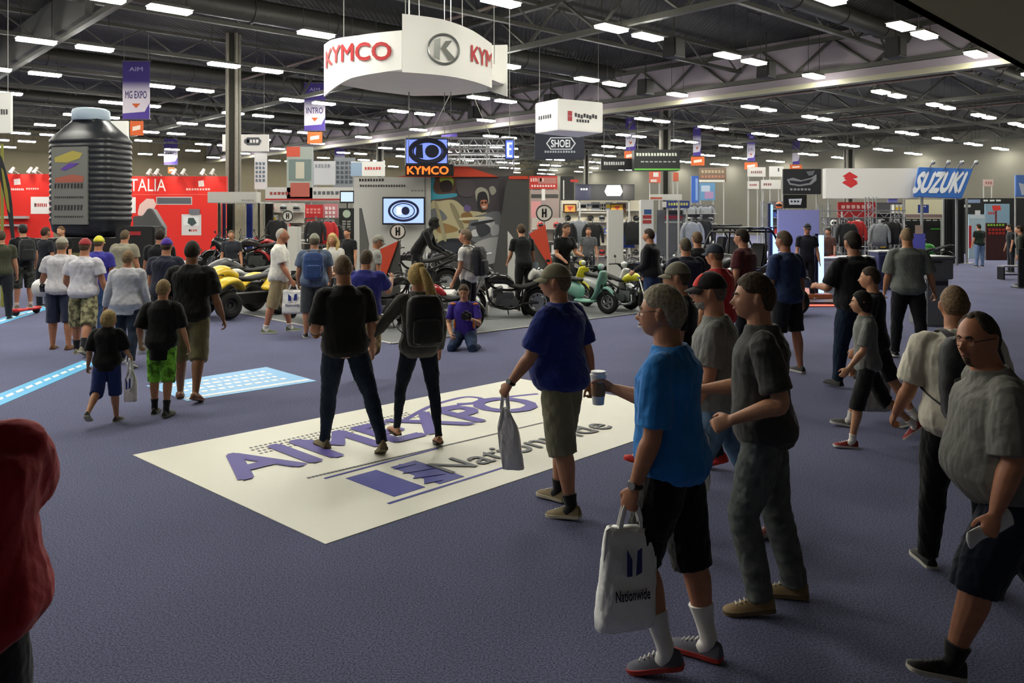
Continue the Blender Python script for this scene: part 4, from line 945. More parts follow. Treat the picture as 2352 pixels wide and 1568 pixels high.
# ------------------------------------------------------------------ the red stand
def spots(p, us, v):
    for u in us:
        q = p['L'](u, v); r = p['root']; b = MB(); b.cyl((q.x, -.04, q.z), (q.x, -.5, q.z+.16), .02, n=6); b.cyl((q.x-.05, -.56, q.z+.02), (q.x+.04, -.44, q.z+.26), .075, .055, n=10); b.build('spotlight', mat('cfcfca', .4), r)
def lamp(x, y, z, tx, ty, tz, e, size=.25, col=(1, .93, .8), spot=None):
    l = bpy.data.lights.new('stand_lamp', 'SPOT' if spot else 'AREA'); l.energy = e; l.color = col
    if spot: l.spot_size = R_(spot); l.spot_blend = .6; l.shadow_soft_size = .05
    else: l.size = size
    o = bpy.data.objects.new('stand_lamp', l); COL.objects.link(o); o.location = (x, y, z); o.rotation_euler = (Vector((tx, ty, tz))-Vector((x, y, z))).to_track_quat('-Z', 'Y').to_euler(); return o
RED = 'd8281f'
p = panel('exhibition_wall', 'bright red exhibition wall behind the left end of the crowd', 'booth wall', -40, 400, 119, 540, 34, RED, .25)
spots(p, (45, 85, 98), 400); pshape(p, 'printed_logo', [[(36, 412), (50, 410), (52, 424), (37, 425)]], 'e8d8d2'); bars(p, 30, 432, 60, 439, 'e8d8d2', 7); bars(p, 64, 431, 94, 437, 'e8b8b0', 6)
prect(p, 'poster', 75, 452, 117, 491, 'e4e0dc'); bars(p, 83, 466, 113, 478, 'b84a48', 7); prect(p, 'shelf_front', 14, 496, 72, 502, 'a8a4a2', th=.3); prect(p, 'shelf_front', 14, 515, 66, 519, 'a8a4a2', th=.3)
for u in (45, 88): x = XU(u, 34); lamp(x, 33.2, ZV(398, 34)+.2, x, 34, ZV(425, 34), 30, spot=80)
p = panel('exhibition_wall', 'long bright red exhibition wall with large white capital letters', 'booth wall', 293, 405, 521, 560, 34, RED, .25)
ptext(p, 'ITALIA', 296, 411, 384, 439, 'ece4de', .0); spots(p, (355, 372, 412, 432, 476, 498), 404); pshape(p, 'printed_logo', [[(458, 416), (470, 414), (472, 428), (459, 429)]], 'e8d8d2')
bars(p, 430, 432, 486, 439, 'e8b8b0', 9); prect(p, 'printed_rule', 295, 446, 484, 448, 'e05a50'); prect(p, 'poster', 362, 452, 444, 470, 'c8b8b4'); prect(p, 'sign_plate', 364, 454, 442, 468, '55585e', off=.006); bars(p, 368, 461, 438, 466, 'c8c8cc', 12)
prect(p, 'poster', 293, 453, 315, 489, 'e2dedc'); pshape(p, 'printed_leaf', [[(320, 486), (324, 470), (340, 456), (356, 457), (362, 470), (352, 488), (336, 497), (320, 494)]], 'd9b8b0'); prect(p, 'screen', 438, 480, 462, 492, '6a6c72', th=.05); prect(p, 'poster', 420, 492, 465, 540, 'c9c5c4'); prect(p, 'poster', 424, 497, 460, 518, 'd8d8d8', off=.01); pshape(p, 'printed_logo', [[(436, 500), (448, 500), (455, 512), (444, 519), (434, 512)]], '3a4a48', off=.02); bars(p, 436, 526, 456, 533, 'b84038', 4)
for u in (318, 405, 482): x = XU(u, 34); lamp(x, 33.2, ZV(402, 34)+.2, x, 34, ZV(432, 34), 30, spot=80)

# ------------------------------------------------------------------ booths left of centre
p = panel('booth_header', 'pale grey booth header on dark posts beside the red wall', 'booth', 483, 441, 594, 466, 27, 'b8b6b0', .5, 'posts', post='33342f'); bars(p, 560, 458, 590, 464, '8a8884', 6)
for u0, u1, col, lab in ((500, 508, 'c8c0a0', 'narrow cream'), (511, 518, '3a4070', 'narrow blue'), (521, 536, '23231f', 'black'), (540, 562, 'cdc7b4', 'wide cream'), (566, 580, '34489a', 'bright blue'), (583, 607, 'cfcabc', 'second wide cream'), (609, 628, '1b1b1b', 'second black')):
    Y = 28.5; r = thing('drape', (XU((u0+u1)/2, Y), Y, 0), 0, '%s drape hanging behind the black and white quad bikes' % lab, 'curtain', 'pipe drapes of the left booths'); w_ = (u1-u0)*Y/F; b = MB(); rg = []
    n = 18; top = ZV(467, Y)
    for z in (0, top): rg.append([Vector((-w_/2+w_*i/n, .05*math.sin(i*2.1), z)) for i in range(n+1)] + [Vector((w_/2-w_*i/n, .05*math.sin((n-i)*2.1)+.03, z)) for i in range(n+1)])
    b.loft(rg).build('fabric', mat(col, .85, kind='cloth'), r); b = MB(); b.cyl((-w_/2, 0, top), (w_/2, 0, top), .025, n=8); b.build('rail', mat('8a8a86', .4, .5), r)
MISC = [ # label, u0,v0,u1,v1,Y,col,stand, print colours
 ('tall poster panel with orange corner left of the booth screens', 659, 337, 719, 458, 33, '9aa29c', 'posts', [('prect', 659, 337, 690, 360, 'c8523c'), ('prect', 664, 366, 716, 415, '6a7a78'), ('prect', 668, 420, 712, 452, 'a8584c'), ('prect', 680, 372, 700, 410, 'b8b4a4')]),
 ('violet edge panel beside the tall poster panel', 706, 350, 720, 470, 34.5, '6c64a0', 'floor', []),
 ('slim white panel with dark print beyond the bonnet of the quad bikes', 585, 352, 613, 435, 36, 'c4c6c8', 'posts', [('bars', 587, 372, 611, 420, '5a6a78', 3, 5)]),
 ('pale silver booth screen near the blue poster', 720, 370, 770, 425, 36, 'c2c4c8', 'posts', [('bars', 724, 376, 760, 388, '8a8c94', 5, 1)]),
 ('grey photographic panel behind the silver booth screen', 768, 362, 816, 430, 37, '80868c', 'posts', [('bars', 772, 370, 812, 424, '4a5058', 4, 5)]),
 ('white sign with red lettering above the left end of the grey display wall', 806, 371, 884, 405, 31, 'dcdcd8', 'posts', [('prect', 806, 373, 832, 404, '8aa0b8'), ('bars', 838, 383, 876, 392, 'b8383a', 6, 1)]),
 ('low white fascia with a red line of the parts booth', 610, 430, 815, 462, 33, 'b9b7b4', 'posts', [('bars', 620, 440, 700, 450, '8a3a34', 9, 1), ('prect', 610, 456, 815, 460, 'a02c2a'), ('bars', 720, 438, 800, 450, '55585e', 8, 1)]),
 ('red poster board behind the parts shelves', 700, 470, 742, 500, 30, 'b8262a', 'posts', [('bars', 704, 478, 738, 492, 'd88a84', 4, 2)]),
 ('pink and white poster next to the red poster board', 744, 468, 776, 520, 30.5, 'c07a84', 'posts', [('bars', 747, 474, 772, 514, 'e0d8d4', 3, 4)]),
 ('black vertical sign with green roundel left of the grey display wall', 779, 478, 818, 560, 28, '17191a', 'floor', [('round', 797, 491, 9, 'a8b8a4'), ('bars', 786, 506, 808, 530, '8a8a84', 2, 4)]),
 ('red side panel of the parts booth', 818, 474, 828, 560, 28.5, 'a8342c', 'floor', []),
 ('white wall of the parts booth behind the standing visitors', 598, 462, 835, 620, 34, '8e8c86', 'floor', []),
]
def misc(L, group=None):
    for lab, u0, v0, u1, v1, Y, col, stand, pr in L:
        p = panel('booth_sign', lab, 'booth sign', u0, v0, u1, v1, Y, col, .10, stand, group=group)
        for i, a in enumerate(pr):
            if a[0] == 'prect': prect(p, 'printed_patch', *a[1:6], off=.004*i, th=.004)
            elif a[0] == 'bars': bars(p, a[1], a[2], a[3], a[4], a[5], a[6], a[7], seed=i+int(u0))
            elif a[0] == 'round': pshape(p, 'printed_disc', [[(a[1]+a[3]*math.cos(t), a[2]+a[3]*math.sin(t)) for t in (2*math.pi*k/20 for k in range(20))]], a[4], off=.004*i)
            elif a[0] == 'text': ptext(p, a[1], *a[2:6], a[6], .02)
            elif a[0] == 'poly': pshape(p, 'printed_patch', [a[1]], a[2], off=.004*i, th=.004)
misc(MISC)
# televisions
def tv(u0, v0, u1, v1, Y, label, img='8ea4d8', em=1.2, eye=False, stand='hang_on', cols=None):
    s = Y/F; w_, h_ = (u1-u0)*s, (v1-v0)*s; r = thing('television', (XU((u0+u1)/2, Y), Y, ZV((v0+v1)/2, Y)), 0, label, 'television')
    b = MB(); b.b2((-w_/2-.04, 0, -h_/2-.05), (w_/2+.04, .07, h_/2+.05)); b.build('casing', mat('1b1b1d', .4), r, bevel=.01); b = MB(); b.b2((-w_/2, -.006, -h_/2), (w_/2, 0, h_/2)); sc = b.build('screen', mat(img, .3, em=em), r, False)
    if eye:
        b = MB(); n = 36
        for rx, rz, tk in ((.36, .40, .035), (.27, .30, .015)):
            pts = [Vector((w_*rx*math.cos(t), -.012, h_*rz*math.sin(t))) for t in (2*math.pi*i/n for i in range(n+1))]; b.tube(pts, [(tk, .004)]*len(pts), 6, 1)
        b.poly([(w_*(.05+.10*math.cos(t)), h_*.17*math.sin(t)) for t in (2*math.pi*i/24 for i in range(24))], (0, -.010, 0), VX, VZ, Vector((0, -1, 0)), .006); b.build('emblem', mat('1e2648', .4), sc)
        b = MB(); b.poly([(-w_*.17, -h_*.15), (-w_*.06, -h_*.15), (-w_*.06, h_*.15), (-w_*.17, h_*.15)], (0, -.010, 0), VX, VZ, Vector((0, -1, 0)), .006); b.build('printed_patch', mat('d8e0f4', .4, em=1.4), sc)
    if cols:
        for i, (a, c, d, e, cc) in enumerate(cols): b = MB(); b.b2((-w_/2+a*w_, -.010-.002*i, -h_/2+c*h_), (-w_/2+d*w_, -.007, -h_/2+e*h_)); b.build('picture_patch', mat(cc, .4, em=.9), sc, False)
    b = MB()
    if stand == 'post': b.cyl((0, .08, -h_/2), (0, .08, -ZV((v0+v1)/2, Y)), .03, n=8); b.box((0, .05, -ZV((v0+v1)/2, Y)+.015), (.5, .4, .03))
    else: b.b2((-.15, .07, -.15), (.15, .30, .15))
    b.build('bracket', mat('3a3a3a', .5), r)
tv(783, 441, 811, 463, 27.9, 'small television over the black roundel sign', 'a8bccc', 1.0, stand='post')

# ------------------------------------------------------------------ centre: the motorcycle maker's stand
p = panel('display_wall', 'tall light grey display wall with a television', 'display wall', 815, 407, 990, 640, 24, 'c3c2be', .25)
prect(p, 'shadow_gap', 976, 407, 979, 640, '8f8e8a'); bars(p, 826, 410, 884, 419, '2c2c2e', 9); bars(p, 828, 424, 934, 431, '3a3a3c', 18); bars(p, 945, 436, 982, 441, '8a8a88', 5)
tv(881, 456, 973, 512, 23.55, 'wall television showing a blue round emblem on the grey display wall', '8fa6e6', 1.3, eye=True)
r = thing('display_fin', (XU(832, 23.3), 23.3, 0), 0, 'dark grey slanted fin at the left end of the grey display wall', 'display'); s = 23.3/F; b = MB(); zz = lambda v: ZV(v, 23.3)
b.poly([(-2*s, 0), (10*s, 0), (16*s, zz(560)), (-1*s, zz(478)), (-4*s, zz(478))], (0, 0, 0), VX, VZ, Vector((0, -1, 0)), .2); b.build('fin', mat('5a5a58', .6), r, False)
# mural: two riders, printed on a panel
p = panel('mural_panel', 'large photographic mural of a helmeted rider in a cream jacket', 'mural', 990, 405, 1170, 640, 24.1, '4c4a4a', .25)
M_ = [([(1010, 405), (1170, 405), (1150, 520), (1060, 500), (1040, 450)], '464247'), ([(990, 405), (1050, 405), (1046, 450), (1030, 466), (990, 462)], '5a4238'), ([(990, 405), (1000, 408), (996, 432), (1006, 446), (1046, 444), (1046, 452), (1000, 458), (990, 456)], '3f98b0'),
      ([(1012, 408), (1030, 405), (1042, 412), (1040, 430), (1030, 420), (1014, 420)], '9ab04c'), ([(990, 470), (1010, 462), (1045, 460), (1075, 482), (1125, 492), (1080, 520), (1054, 530), (1062, 545), (1030, 548), (990, 560)], 'b9b08c'),
      ([(1000, 510), (1040, 518), (1052, 530), (1010, 535)], '9a7a4c'), ([(990, 482), (1010, 480), (1028, 500), (1012, 508), (990, 502)], '6c7074'), ([(1060, 492), (1080, 488), (1088, 508), (1066, 512)], '86663c'),
      ([(1092, 440), (1104, 430), (1120, 438), (1124, 460), (1120, 470), (1098, 466)], 'a4a294'), ([(1098, 446), (1116, 442), (1122, 470), (1112, 488), (1098, 480)], '2a2a2c'), ([(1104, 462), (1118, 460), (1120, 478), (1108, 480)], 'b8785c'), ([(1124, 432), (1134, 428), (1140, 440), (1130, 448)], '9a988c'),
      ([(1080, 505), (1110, 492), (1148, 488), (1150, 540), (1120, 560), (1080, 548)], '6c6e72'), ([(1100, 500), (1130, 500), (1136, 520), (1108, 530)], 'b8babb'), ([(1000, 590), (1004, 560), (1030, 548), (1060, 552), (1080, 570), (1040, 590)], '23262e'), ([(1090, 560), (1150, 545), (1140, 600), (1100, 600)], 'a8a8a8'), ([(1112, 510), (1122, 506), (1124, 516), (1114, 518)], 'd8d8d8'), ([(1084, 530), (1098, 526), (1100, 540), (1086, 542)], 'c8c8c8')]
def rounded(P_, k=5):
    n = len(P_); out = []
    for i in range(n):
        p0, p1, p2, p3 = P_[i-1], P_[i], P_[(i+1) % n], P_[(i+2) % n]
        for j in range(k):
            t = j/k; out.append(tuple(.5*(2*b_+(c_-a_)*t+(2*a_-5*b_+4*c_-d_)*t*t+(3*b_-a_-3*c_+d_)*t**3) for a_, b_, c_, d_ in zip(p0, p1, p2, p3)))
    return [(max(990, a_), max(405, b_)) for a_, b_ in out]
M_ += [([(1012, 420), (1030, 414), (1040, 424), (1036, 438), (1016, 440)], '33292a'), ([(1034, 470), (1046, 474), (1066, 520), (1058, 524)], '8c8468'), ([(1000, 470), (1006, 470), (1026, 545), (1018, 546)], 'a09878'), ([(1060, 500), (1110, 498), (1112, 502), (1062, 506)], 'd2c9a6'),
       ([(1086, 512), (1130, 504), (1132, 509), (1088, 518)], '2a2c30'), ([(1094, 520), (1116, 514), (1128, 530), (1104, 544)], '3a3c42'), ([(1128, 520), (1144, 516), (1146, 536), (1130, 540)], 'a9abae'), ([(1070, 470), (1082, 476), (1078, 486), (1066, 482)], '6a5a8a'), ([(1050, 415), (1090, 418), (1086, 450), (1056, 448)], '50484e'), ([(1146, 420), (1166, 415), (1160, 470), (1148, 480)], '3c393c'),
       ([(1106, 464), (1110, 463), (1110, 467), (1106, 468)], '2a1c18'), ([(1114, 463), (1118, 463), (1118, 467), (1114, 467)], '2a1c18'), ([(1108, 474), (1117, 473), (1114, 477), (1110, 477)], 'd8c8c0'), ([(1020, 560), (1050, 556), (1064, 566), (1040, 584), (1016, 582)], '30343e')]
b = MB(); ms = []
for i, (pts, c) in enumerate(M_):
    if i > 1: pts = rounded(pts)
    q = [p['L'](u, v) for u, v in pts]; b.poly([(a.x, -a.z) for a in q], (0, -p['th']/2-.002-.001*i, 0), VX, -VZ, Vector((0, -1, 0)), .002, i); ms.append(mat(c, .5))
b.build('printed_picture', ms, p['root'], False)
r = thing('display_wall', (XU(1175, 23.7), 23.7, 0), 0, 'dark grey slanted display wall right of the mural', 'display wall'); s = 23.7/F; b = MB(); zz = lambda v: ZV(v, 23.7)
b.poly([(-48*s, 0), (38*s, 0), (40*s, zz(412)), (-6*s, zz(412)), (-14*s, zz(430))], (0, 0, 0), VX, VZ, Vector((0, -1, 0)), .18); b.build('wall_board', mat('474746', .6), r, False); b = MB(); b.poly([(-6*s, zz(405)), (36*s, zz(405)), (40*s, zz(412)), (-6*s, zz(412))], (0, -.01, 0), VX, VZ, Vector((0, -1, 0)), .2); b.build('orange_cap', mat('c8432a', .6), r, False)
def roof():
    Y = 23.9; s = Y/F; r = thing('stand_canopy', (XU(1030, Y), Y, ZV(406, Y)), 0, 'orange sloping roof edge over the display walls', 'canopy'); b = MB(); z = lambda v: ZV(v, Y)-ZV(406, Y)
    b.poly([(-120*s, 0), (-40*s, z(394)), (6*s, z(378)), (30*s, z(378)), (115*s, 0)], (0, 0, 0), VX, VZ, Vector((0, 1, 0)), .5); b.build('orange_board', mat('c8432a', .6), r, False)
    b = MB(); b.poly([(30*s, z(378)), (150*s, z(388)), (150*s, z(402)), (115*s, .0)], (0, .08, 0), VX, VZ, Vector((0, 1, 0)), .5); b.build('grey_board', mat('5e5e5c', .6), r, False)
roof()
p = panel('led_ticker', 'black electronic sign with glowing orange letters', 'electronic sign', 932, 378, 1042, 404, 23.3, '141210', .2, None)
ptext(p, 'KYMCO', 936, 382, 1031, 401, (255, 96, 30), .03, em=2.2)
hang_wires(p['root'], (-.6, .6), .3)
p = panel('led_screen', 'blue glowing screen with round dark emblem hung in the lighting truss', 'electronic sign', 932, 319, 1029, 377, 23.4, '1c2440', .15, None)
prect(p, 'screen', 934, 321, 1027, 375, (110, 130, 225), em=1.3)
n = 40; b = MB(); q0 = p['L'](983, 348); s = 23.4/F
for rx, rz, tk in ((40, 26, .06), (33, 21, .02)):
    pts = [q0+Vector((rx*s*math.cos(t), -.02, rz*s*math.sin(t))) for t in (2*math.pi*i/n for i in range(n+1))]; b.tube(pts, [(tk, .005)]*len(pts), 6, 1)
b.poly([(16*s*math.cos(t)+10*s, 15*s*math.sin(t)) for t in (2*math.pi*i/24 for i in range(24))], q0+Vector((0, -.015, 0)), VX, VZ, Vector((0, -1, 0)), .006)
b.poly([(-28*s, -14*s), (-10*s, -16*s), (-12*s, 16*s), (-26*s, 14*s)], q0+Vector((0, -.015, 0)), VX, VZ, Vector((0, -1, 0)), .006); b.build('emblem', mat('1c2038', .5), p['root'])
hang_wires(p['root'], (-.5, .5), .8, zt=CEIL)
p = panel('led_screen', 'narrow bright blue glowing panel at the right end of the lighting truss', 'electronic sign', 1160, 322, 1181, 366, 23.6, '1c2440', .15, None)
prect(p, 'screen', 1162, 323, 1179, 364, (70, 90, 245), em=2.0); pshape(p, 'lit_letter', [[(1165, 328), (1176, 328), (1176, 332), (1169, 332), (1169, 341), (1174, 341), (1174, 345), (1169, 345), (1169, 357), (1176, 357), (1176, 361), (1165, 361)]], (235, 240, 255), em=2.5, off=.01); hang_wires(p['root'], (0,), .6)
def truss():
    Y = 23.8; s = Y/F; x0, x1 = XU(932, Y), XU(1180, Y); z0, z1 = ZV(380, Y), ZV(318, Y); r = thing('lighting_truss', ((x0+x1)/2, Y, z0), 0, 'square aluminium lighting truss hanging over the display walls', 'truss'); b = MB(); w_ = x1-x0; h = z1-z0
    for y in (0, 2.4):
        for z in (0, .35, h-.3, h): b.cyl((-w_/2, y, z), (w_/2, y, z), .030, n=8)
        n = 16
        for i in range(n):
            for za, zb in ((0, .35), (h-.3, h)): b.cyl((-w_/2+w_*i/n, y, za if i % 2 else zb), (-w_/2+w_*(i+1)/n, y, zb if i % 2 else za), .014, n=5)
        for i in range(5): b.cyl((-w_/2+w_*i/4, y, 0), (-w_/2+w_*i/4, y, h), .022, n=6)
    for x in (-w_/2, w_/2):
        for z in (0, h): b.cyl((x, 0, z), (x, 2.4, z), .03, n=8)
    b.build('truss_frame', mat('b4b6bc', .35, .7), r); b = MB()
    for x in (-w_*.35, w_*.3): b.cyl((x, 1.2, h), (0, 1.2, 2.2+h), .012, n=4)
    b.cyl((0, 1.2, 2.2+h), (0, 1.2, CEIL-z0), .012, n=4); b.build('suspension_wire', mat('8a8a86', .5), r, False)
truss()
# white round number boards on poles, and the orange and grey fins
def round_board(u, v, rad, Y, label):
    s = Y/F; z = ZV(v, Y); r = thing('round_sign', (XU(u, Y), Y, 0), 0, label, 'sign'); b = MB(); b.cyl((0, .02, z), (0, -.02, z), rad*s, n=32); b.build('disc', mat('dad8d0', .5), r)
    b = MB(); b.torus((0, -.02, z), (0, 1, 0), rad*s*.9, .018, 40, 6); b.build('rim', mat('3a3a3a', .5), r); b = MB(); q = rad*s
    for pts in ([(-.28, -.5), (-.08, -.5), (-.08, .5), (-.28, .5)], [(.08, -.5), (.28, -.5), (.28, .5), (.08, .5)], [(-.1, -.1), (.1, -.1), (.1, .12), (-.1, .12)]): b.poly([(x*q, y*q) for x, y in pts], (0, -.022, z), VX, VZ, Vector((0, -1, 0)), .005)
    b.build('printed_mark', mat('1c1c1c', .5), r); b = MB(); b.cyl((0, .03, 0), (0, .03, z), .02, n=8); b.cyl((0, .03, 0), (0, .03, .02), .2, n=20); b.build('pole', mat('c8c8c4', .4, .4), r)
round_board(661, 496, 13, 20, 'round white sign with a black mark above the tall white board'); round_board(914, 531, 19, 17.5, 'round white sign with a black mark in front of the television'); round_board(1250, 489, 20, 21, 'round white sign with a black mark above the right-hand orange fin')
def fin(pts, mid, Y, label, dark_):
    r = thing('display_fin', (XU(pts[0][0], Y), Y, 0), 0, label, 'display'); s = Y/F; u0 = pts[0][0]; b = MB(); b.poly([((u-u0)*s, max(0, ZV(v, Y))) for u, v in pts], (0, 0, 0), VX, VZ, Vector((0, -1, 0)), .10); b.build('orange_face', mat('cc4a34', .6), r, False)
    b = MB(); b.poly([((u-u0)*s, max(0, ZV(v, Y))) for u, v in dark_], (0, .05, 0), VX, VZ, Vector((0, -1, 0)), .10); b.build('grey_face', mat('4a4a48', .6), r, False)
fin([(860, 578), (916, 553), (878, 660), (872, 660)], None, 17.0, 'orange triangular fin with grey flank left of the television', [(916, 553), (919, 553), (919, 715), (868, 715), (878, 655)])
fin([(1215, 537), (1252, 515), (1268, 605), (1260, 610)], None, 20.5, 'orange triangular fin with grey flank among the scooters', [(1215, 537), (1262, 612), (1262, 690), (1212, 690)])
# white boards, plinths and steps of the stand
WH = [('white_board', 'tall white board with blunt top left of the backpacked visitors', 665, 520, 688, 725, 19.5), ('white_board', 'tall white slab between the scooters and the helmet wall', 1395, 482, 1430, 680, 21.5), ('white_board', 'slim white slab with red and blue emblem', 1470, 459, 1499, 640, 24)]
for nm, lab, u0, v0, u1, v1, Y in WH:
    p = panel(nm, lab, 'display board', u0, v0, u1, v1, Y, 'd0d0cc', .35)
    if 'emblem' in lab: prect(p, 'printed_patch', 1477, 481, 1494, 492, '3c5a8c'); prect(p, 'printed_patch', 1474, 494, 1494, 502, 'a03a3a'); prect(p, 'printed_patch', 1474, 505, 1494, 513, 'a03a3a')
def plinth(u0, v1, u1, h, Y, d, label, col='d2d2ce', name='display_plinth'):
    s = Y/F; r = thing(name, (XU((u0+u1)/2, Y), Y, 0), 0, label, 'plinth'); w_ = (u1-u0)*s; b = MB(); b.b2((-w_/2, 0, 0), (w_/2, d, h)); b.build('plinth_body', mat(col, .5), r, bevel=.02); b = MB(); b.b2((-w_/2+.04, -.004, .02), (w_/2-.04, .01, .08)); b.build('kick_strip', mat('6a6a68', .6), r, False); return r
plinth(880, 0, 1120, .34, 17.0, 4.0, 'long white plinth carrying motorcycles in front of the television'); plinth(1130, 0, 1222, .30, 19.4, 2.6, 'white plinth at the foot of the dark slanted wall'); plinth(520, 0, 640, .55, 21.5, 1.6, 'white plinth with red and black motorcycles behind the quad bikes'); plinth(920, 0, 1040, .62, 15.6, 1.0, 'white counter behind the blond ponytail')
r = thing('curved_board', (XU(1178, 19.2), 19.2, 0), 0, 'white curved shark-fin board beside the dark slanted wall', 'display board'); s = 19.2/F; b = MB(); z = lambda v: max(0, ZV(v, 19.2)); b.poly([(-12*s, z(530)), (2*s, z(548)), (12*s, z(580)), (14*s, z(620)), (14*s, 0), (-12*s, 0)], (0, 0, 0), VX, VZ, Vector((0, -1, 0)), .15); b.build('board', mat('d4d4d0', .5), r, bevel=.01)
# ------------------------------------------------------------------ the visitors
def at(u, Y): return (XU(u, Y), Y)
SKIN = 'c08a6c'
P = {}
P['blue'] = person(at(1548, 3.80), 1.74, 62, 'man in bright blue t-shirt and black shorts carrying a coffee cup and a white bag', shirt=('cloth', '2b7ec8'), legs=('long_shorts', '141416'), shoes='5a5a66', sole='b03a34',
    socks=('e4e2dc', .42), hair=('9a8e78', 'short', .016), la=(4, 7, 16, 2), ra=(30, 10, 72, 4), ll=(18, 2, 36), rl=(-6, 2, 6), fp=(14, 0), vox=.0062, face=True, glasses='16161a', bulk=1.10, belly=.014, hy=6, watch=(-1, '3a3a38'), sleeve=.82, loose=1.5, skin='b9805f', curl=(55, 60))
P['char'] = person(at(1758, 4.38), 1.76, 76, 'man in charcoal t-shirt, grey jeans and tan boots holding a white bag', shirt=('cloth', '3c3c3a'), legs=('trousers', '5c605e', 'denim', 1.1), shoes='8a7450', sole='6a5a40',
    hair=('4a3c2c', 'short', .016), la=(-14, 12, 84, 14), ra=(16, 8, 66, 4), ll=(16, 2, 28), rl=(-8, 2, 6), fp=(6, 4), vox=.0066, face=True, bulk=1.08, belly=.012, hy=8, sleeve=.72, loose=1.3, skin='c08a68', curl=(45, 50), belt='1a1a1a')
P['redcap'] = person(at(1652, 5.25), 1.73, 74, 'man with grey stubble in grey t-shirt and black cap with a red front', shirt=('cloth', '7e7e7a'), legs=('trousers', '5f7a96', 'denim', 1.0), shoes='7a2a26', sole='a09a92',
    hair=('6a6058', 'buzz'), cap=('1c1a1a', '1a1818', 0, 'd8322a'), la=(10, 8, 20, 0), ra=(14, 8, 30, 0), ll=(20, 2, 8), rl=(-22, 2, 10), fp=(-6, 24), vox=.0075, face=True, bulk=1.12, belly=.03, sleeve=.7, loose=1.3, skin='bd8666', stub=('9a948c', 'beard'))
P['grey'] = person(at(2318, 3.72), 1.66, 78, 'heavy man in grey t-shirt, navy shorts and black slip-on shoes looking at the camera', shirt=('cloth', '76756e'), legs=('long_shorts', '1c2230', 'cloth', 1.05), shoes='1a1a1c', sole='cfc9ba',
    socks=('121214', .20), hair=('3c3228', 'receding', .008), la=(6, 12, 22, 0), ra=(-6, 10, 16, 0), ll=(24, 3, 8), rl=(-24, 2, 6), fp=(-10, 26), vox=.0062, face=True, bulk=1.32, belly=.062, hy=38, sleeve=.88, loose=1.7, skin='b57a5c', curl=(60, 60), glasses='14100e', stub=('6a5646', 'goatee'), hb=1.07, lean=10)
P['polo'] = person(at(1292, 5.80), 1.72, 55, 'man in royal blue polo, khaki cargo shorts and tan cap carrying a white bag', shirt=('cloth', '1f2f78'), legs=('long_shorts', '7d7a62', 'cloth', 1.05), shoes='857455', sole='c8c0a8',
    socks=('1c1c1c', .2), hair=('6a5c48', 'short'), cap=('8a8468', '8a8468', 0), la=(18, 14, 18, 0), ra=(-14, 8, 10, 0), ll=(-8, 2, 4), rl=(12, 3, 8), fp=(6, 0), vox=.0075, face=True, bulk=1.18, belly=.03, hy=22, sleeve=.80, loose=1.6, skin='b98464', collar='polo', watch=(-1, '202020'), curl=(60, 60))
P['black'] = person(at(792, 7.25), 1.745, 26, 'man with shaved head in black t-shirt and dark jeans walking across the floor graphic', shirt=('cloth', '161616'), legs=('trousers', '1c2634', 'denim', .78), shoes='7a6c4c', sole='6a6048',
    hair=('74604a', 'buzz', .003), la=(6, 12, 70, 22), ra=(4, 12, 22, 4), ll=(14, 3, 2), rl=(-20, 13, 4), fp=(0, 22), vox=.0085, bulk=1.12, sleeve=.80, loose=1.25, skin='ad7a5c', watch=(-1, '303030'), hy=-8)
P['pony'] = person(at(962, 7.45), 1.62, 22, 'woman with long blond ponytail in dark grey sweatshirt and black skinny jeans', shirt=('cloth', '4c4a46'), legs=('trousers', '161c28', 'denim', .42), shoes='3a2c22', sole='6a5a48', shoe_kind='sandal',
    hair=('b59a60', 'long', .014, 'ponytail'), la=(18, 34, 18, 0), ra=(-4, 12, 30, 10), ll=(24, 6, 14), rl=(-6, 7, 2), fp=(-4, 10), vox=.008, bulk=.98, sleeve=1.0, loose=1.7, skin='b98668', woman=True, shirt_len=.02, hy=10)
P['whitepack'] = person(at(2203, 4.72), 1.68, -12, 'man with cropped hair in white shirt and black trousers wearing a black backpack', shirt=('cloth', 'd8d2c0'), legs=('trousers', '101012', 'cloth', 1.0), shoes='141414',
    hair=('7a6248', 'buzz'), la=(10, 13, 34, 4), ra=(10, 12, 30, 0), ll=(12, 3, 4), rl=(-10, 3, 4), vox=.0078, bulk=1.12, sleeve=.78, loose=1.6, skin='b07a5a', collar='d8d2c0', lean=6, face=True)
P['tancap'] = person(at(1572, 6.70), 1.68, 74, 'man in tan cap and black t-shirt behind the bright blue shirt', shirt=('cloth', '181818'), legs=('trousers', '2a3038', 'denim'), shoes='c8302a', sole='c8302a',
    hair=('4a4034', 'short'), cap=('8a8470', '8a8470', 0), ll=(22, 2, 4), rl=(-16, 2, 6), fp=(-14, 20), vox=.009, face=True, bulk=1.1, skin='bd8868')
P['redshirt'] = person((-1.62, 2.30), 1.74, 28, 'person in dark red t-shirt at the edge of the view', shirt=('cloth', 'a01c26'), legs=('trousers', '2a2a2e', 'cloth'), shoes='222222', hair=('4a3828', 'short'), vox=.0085, bulk=1.42, belly=.045, loose=1.9, shirt_len=.03, la=(2, 10, 10, 0), ra=(40, -4, 60, 34), skin='b57c60')
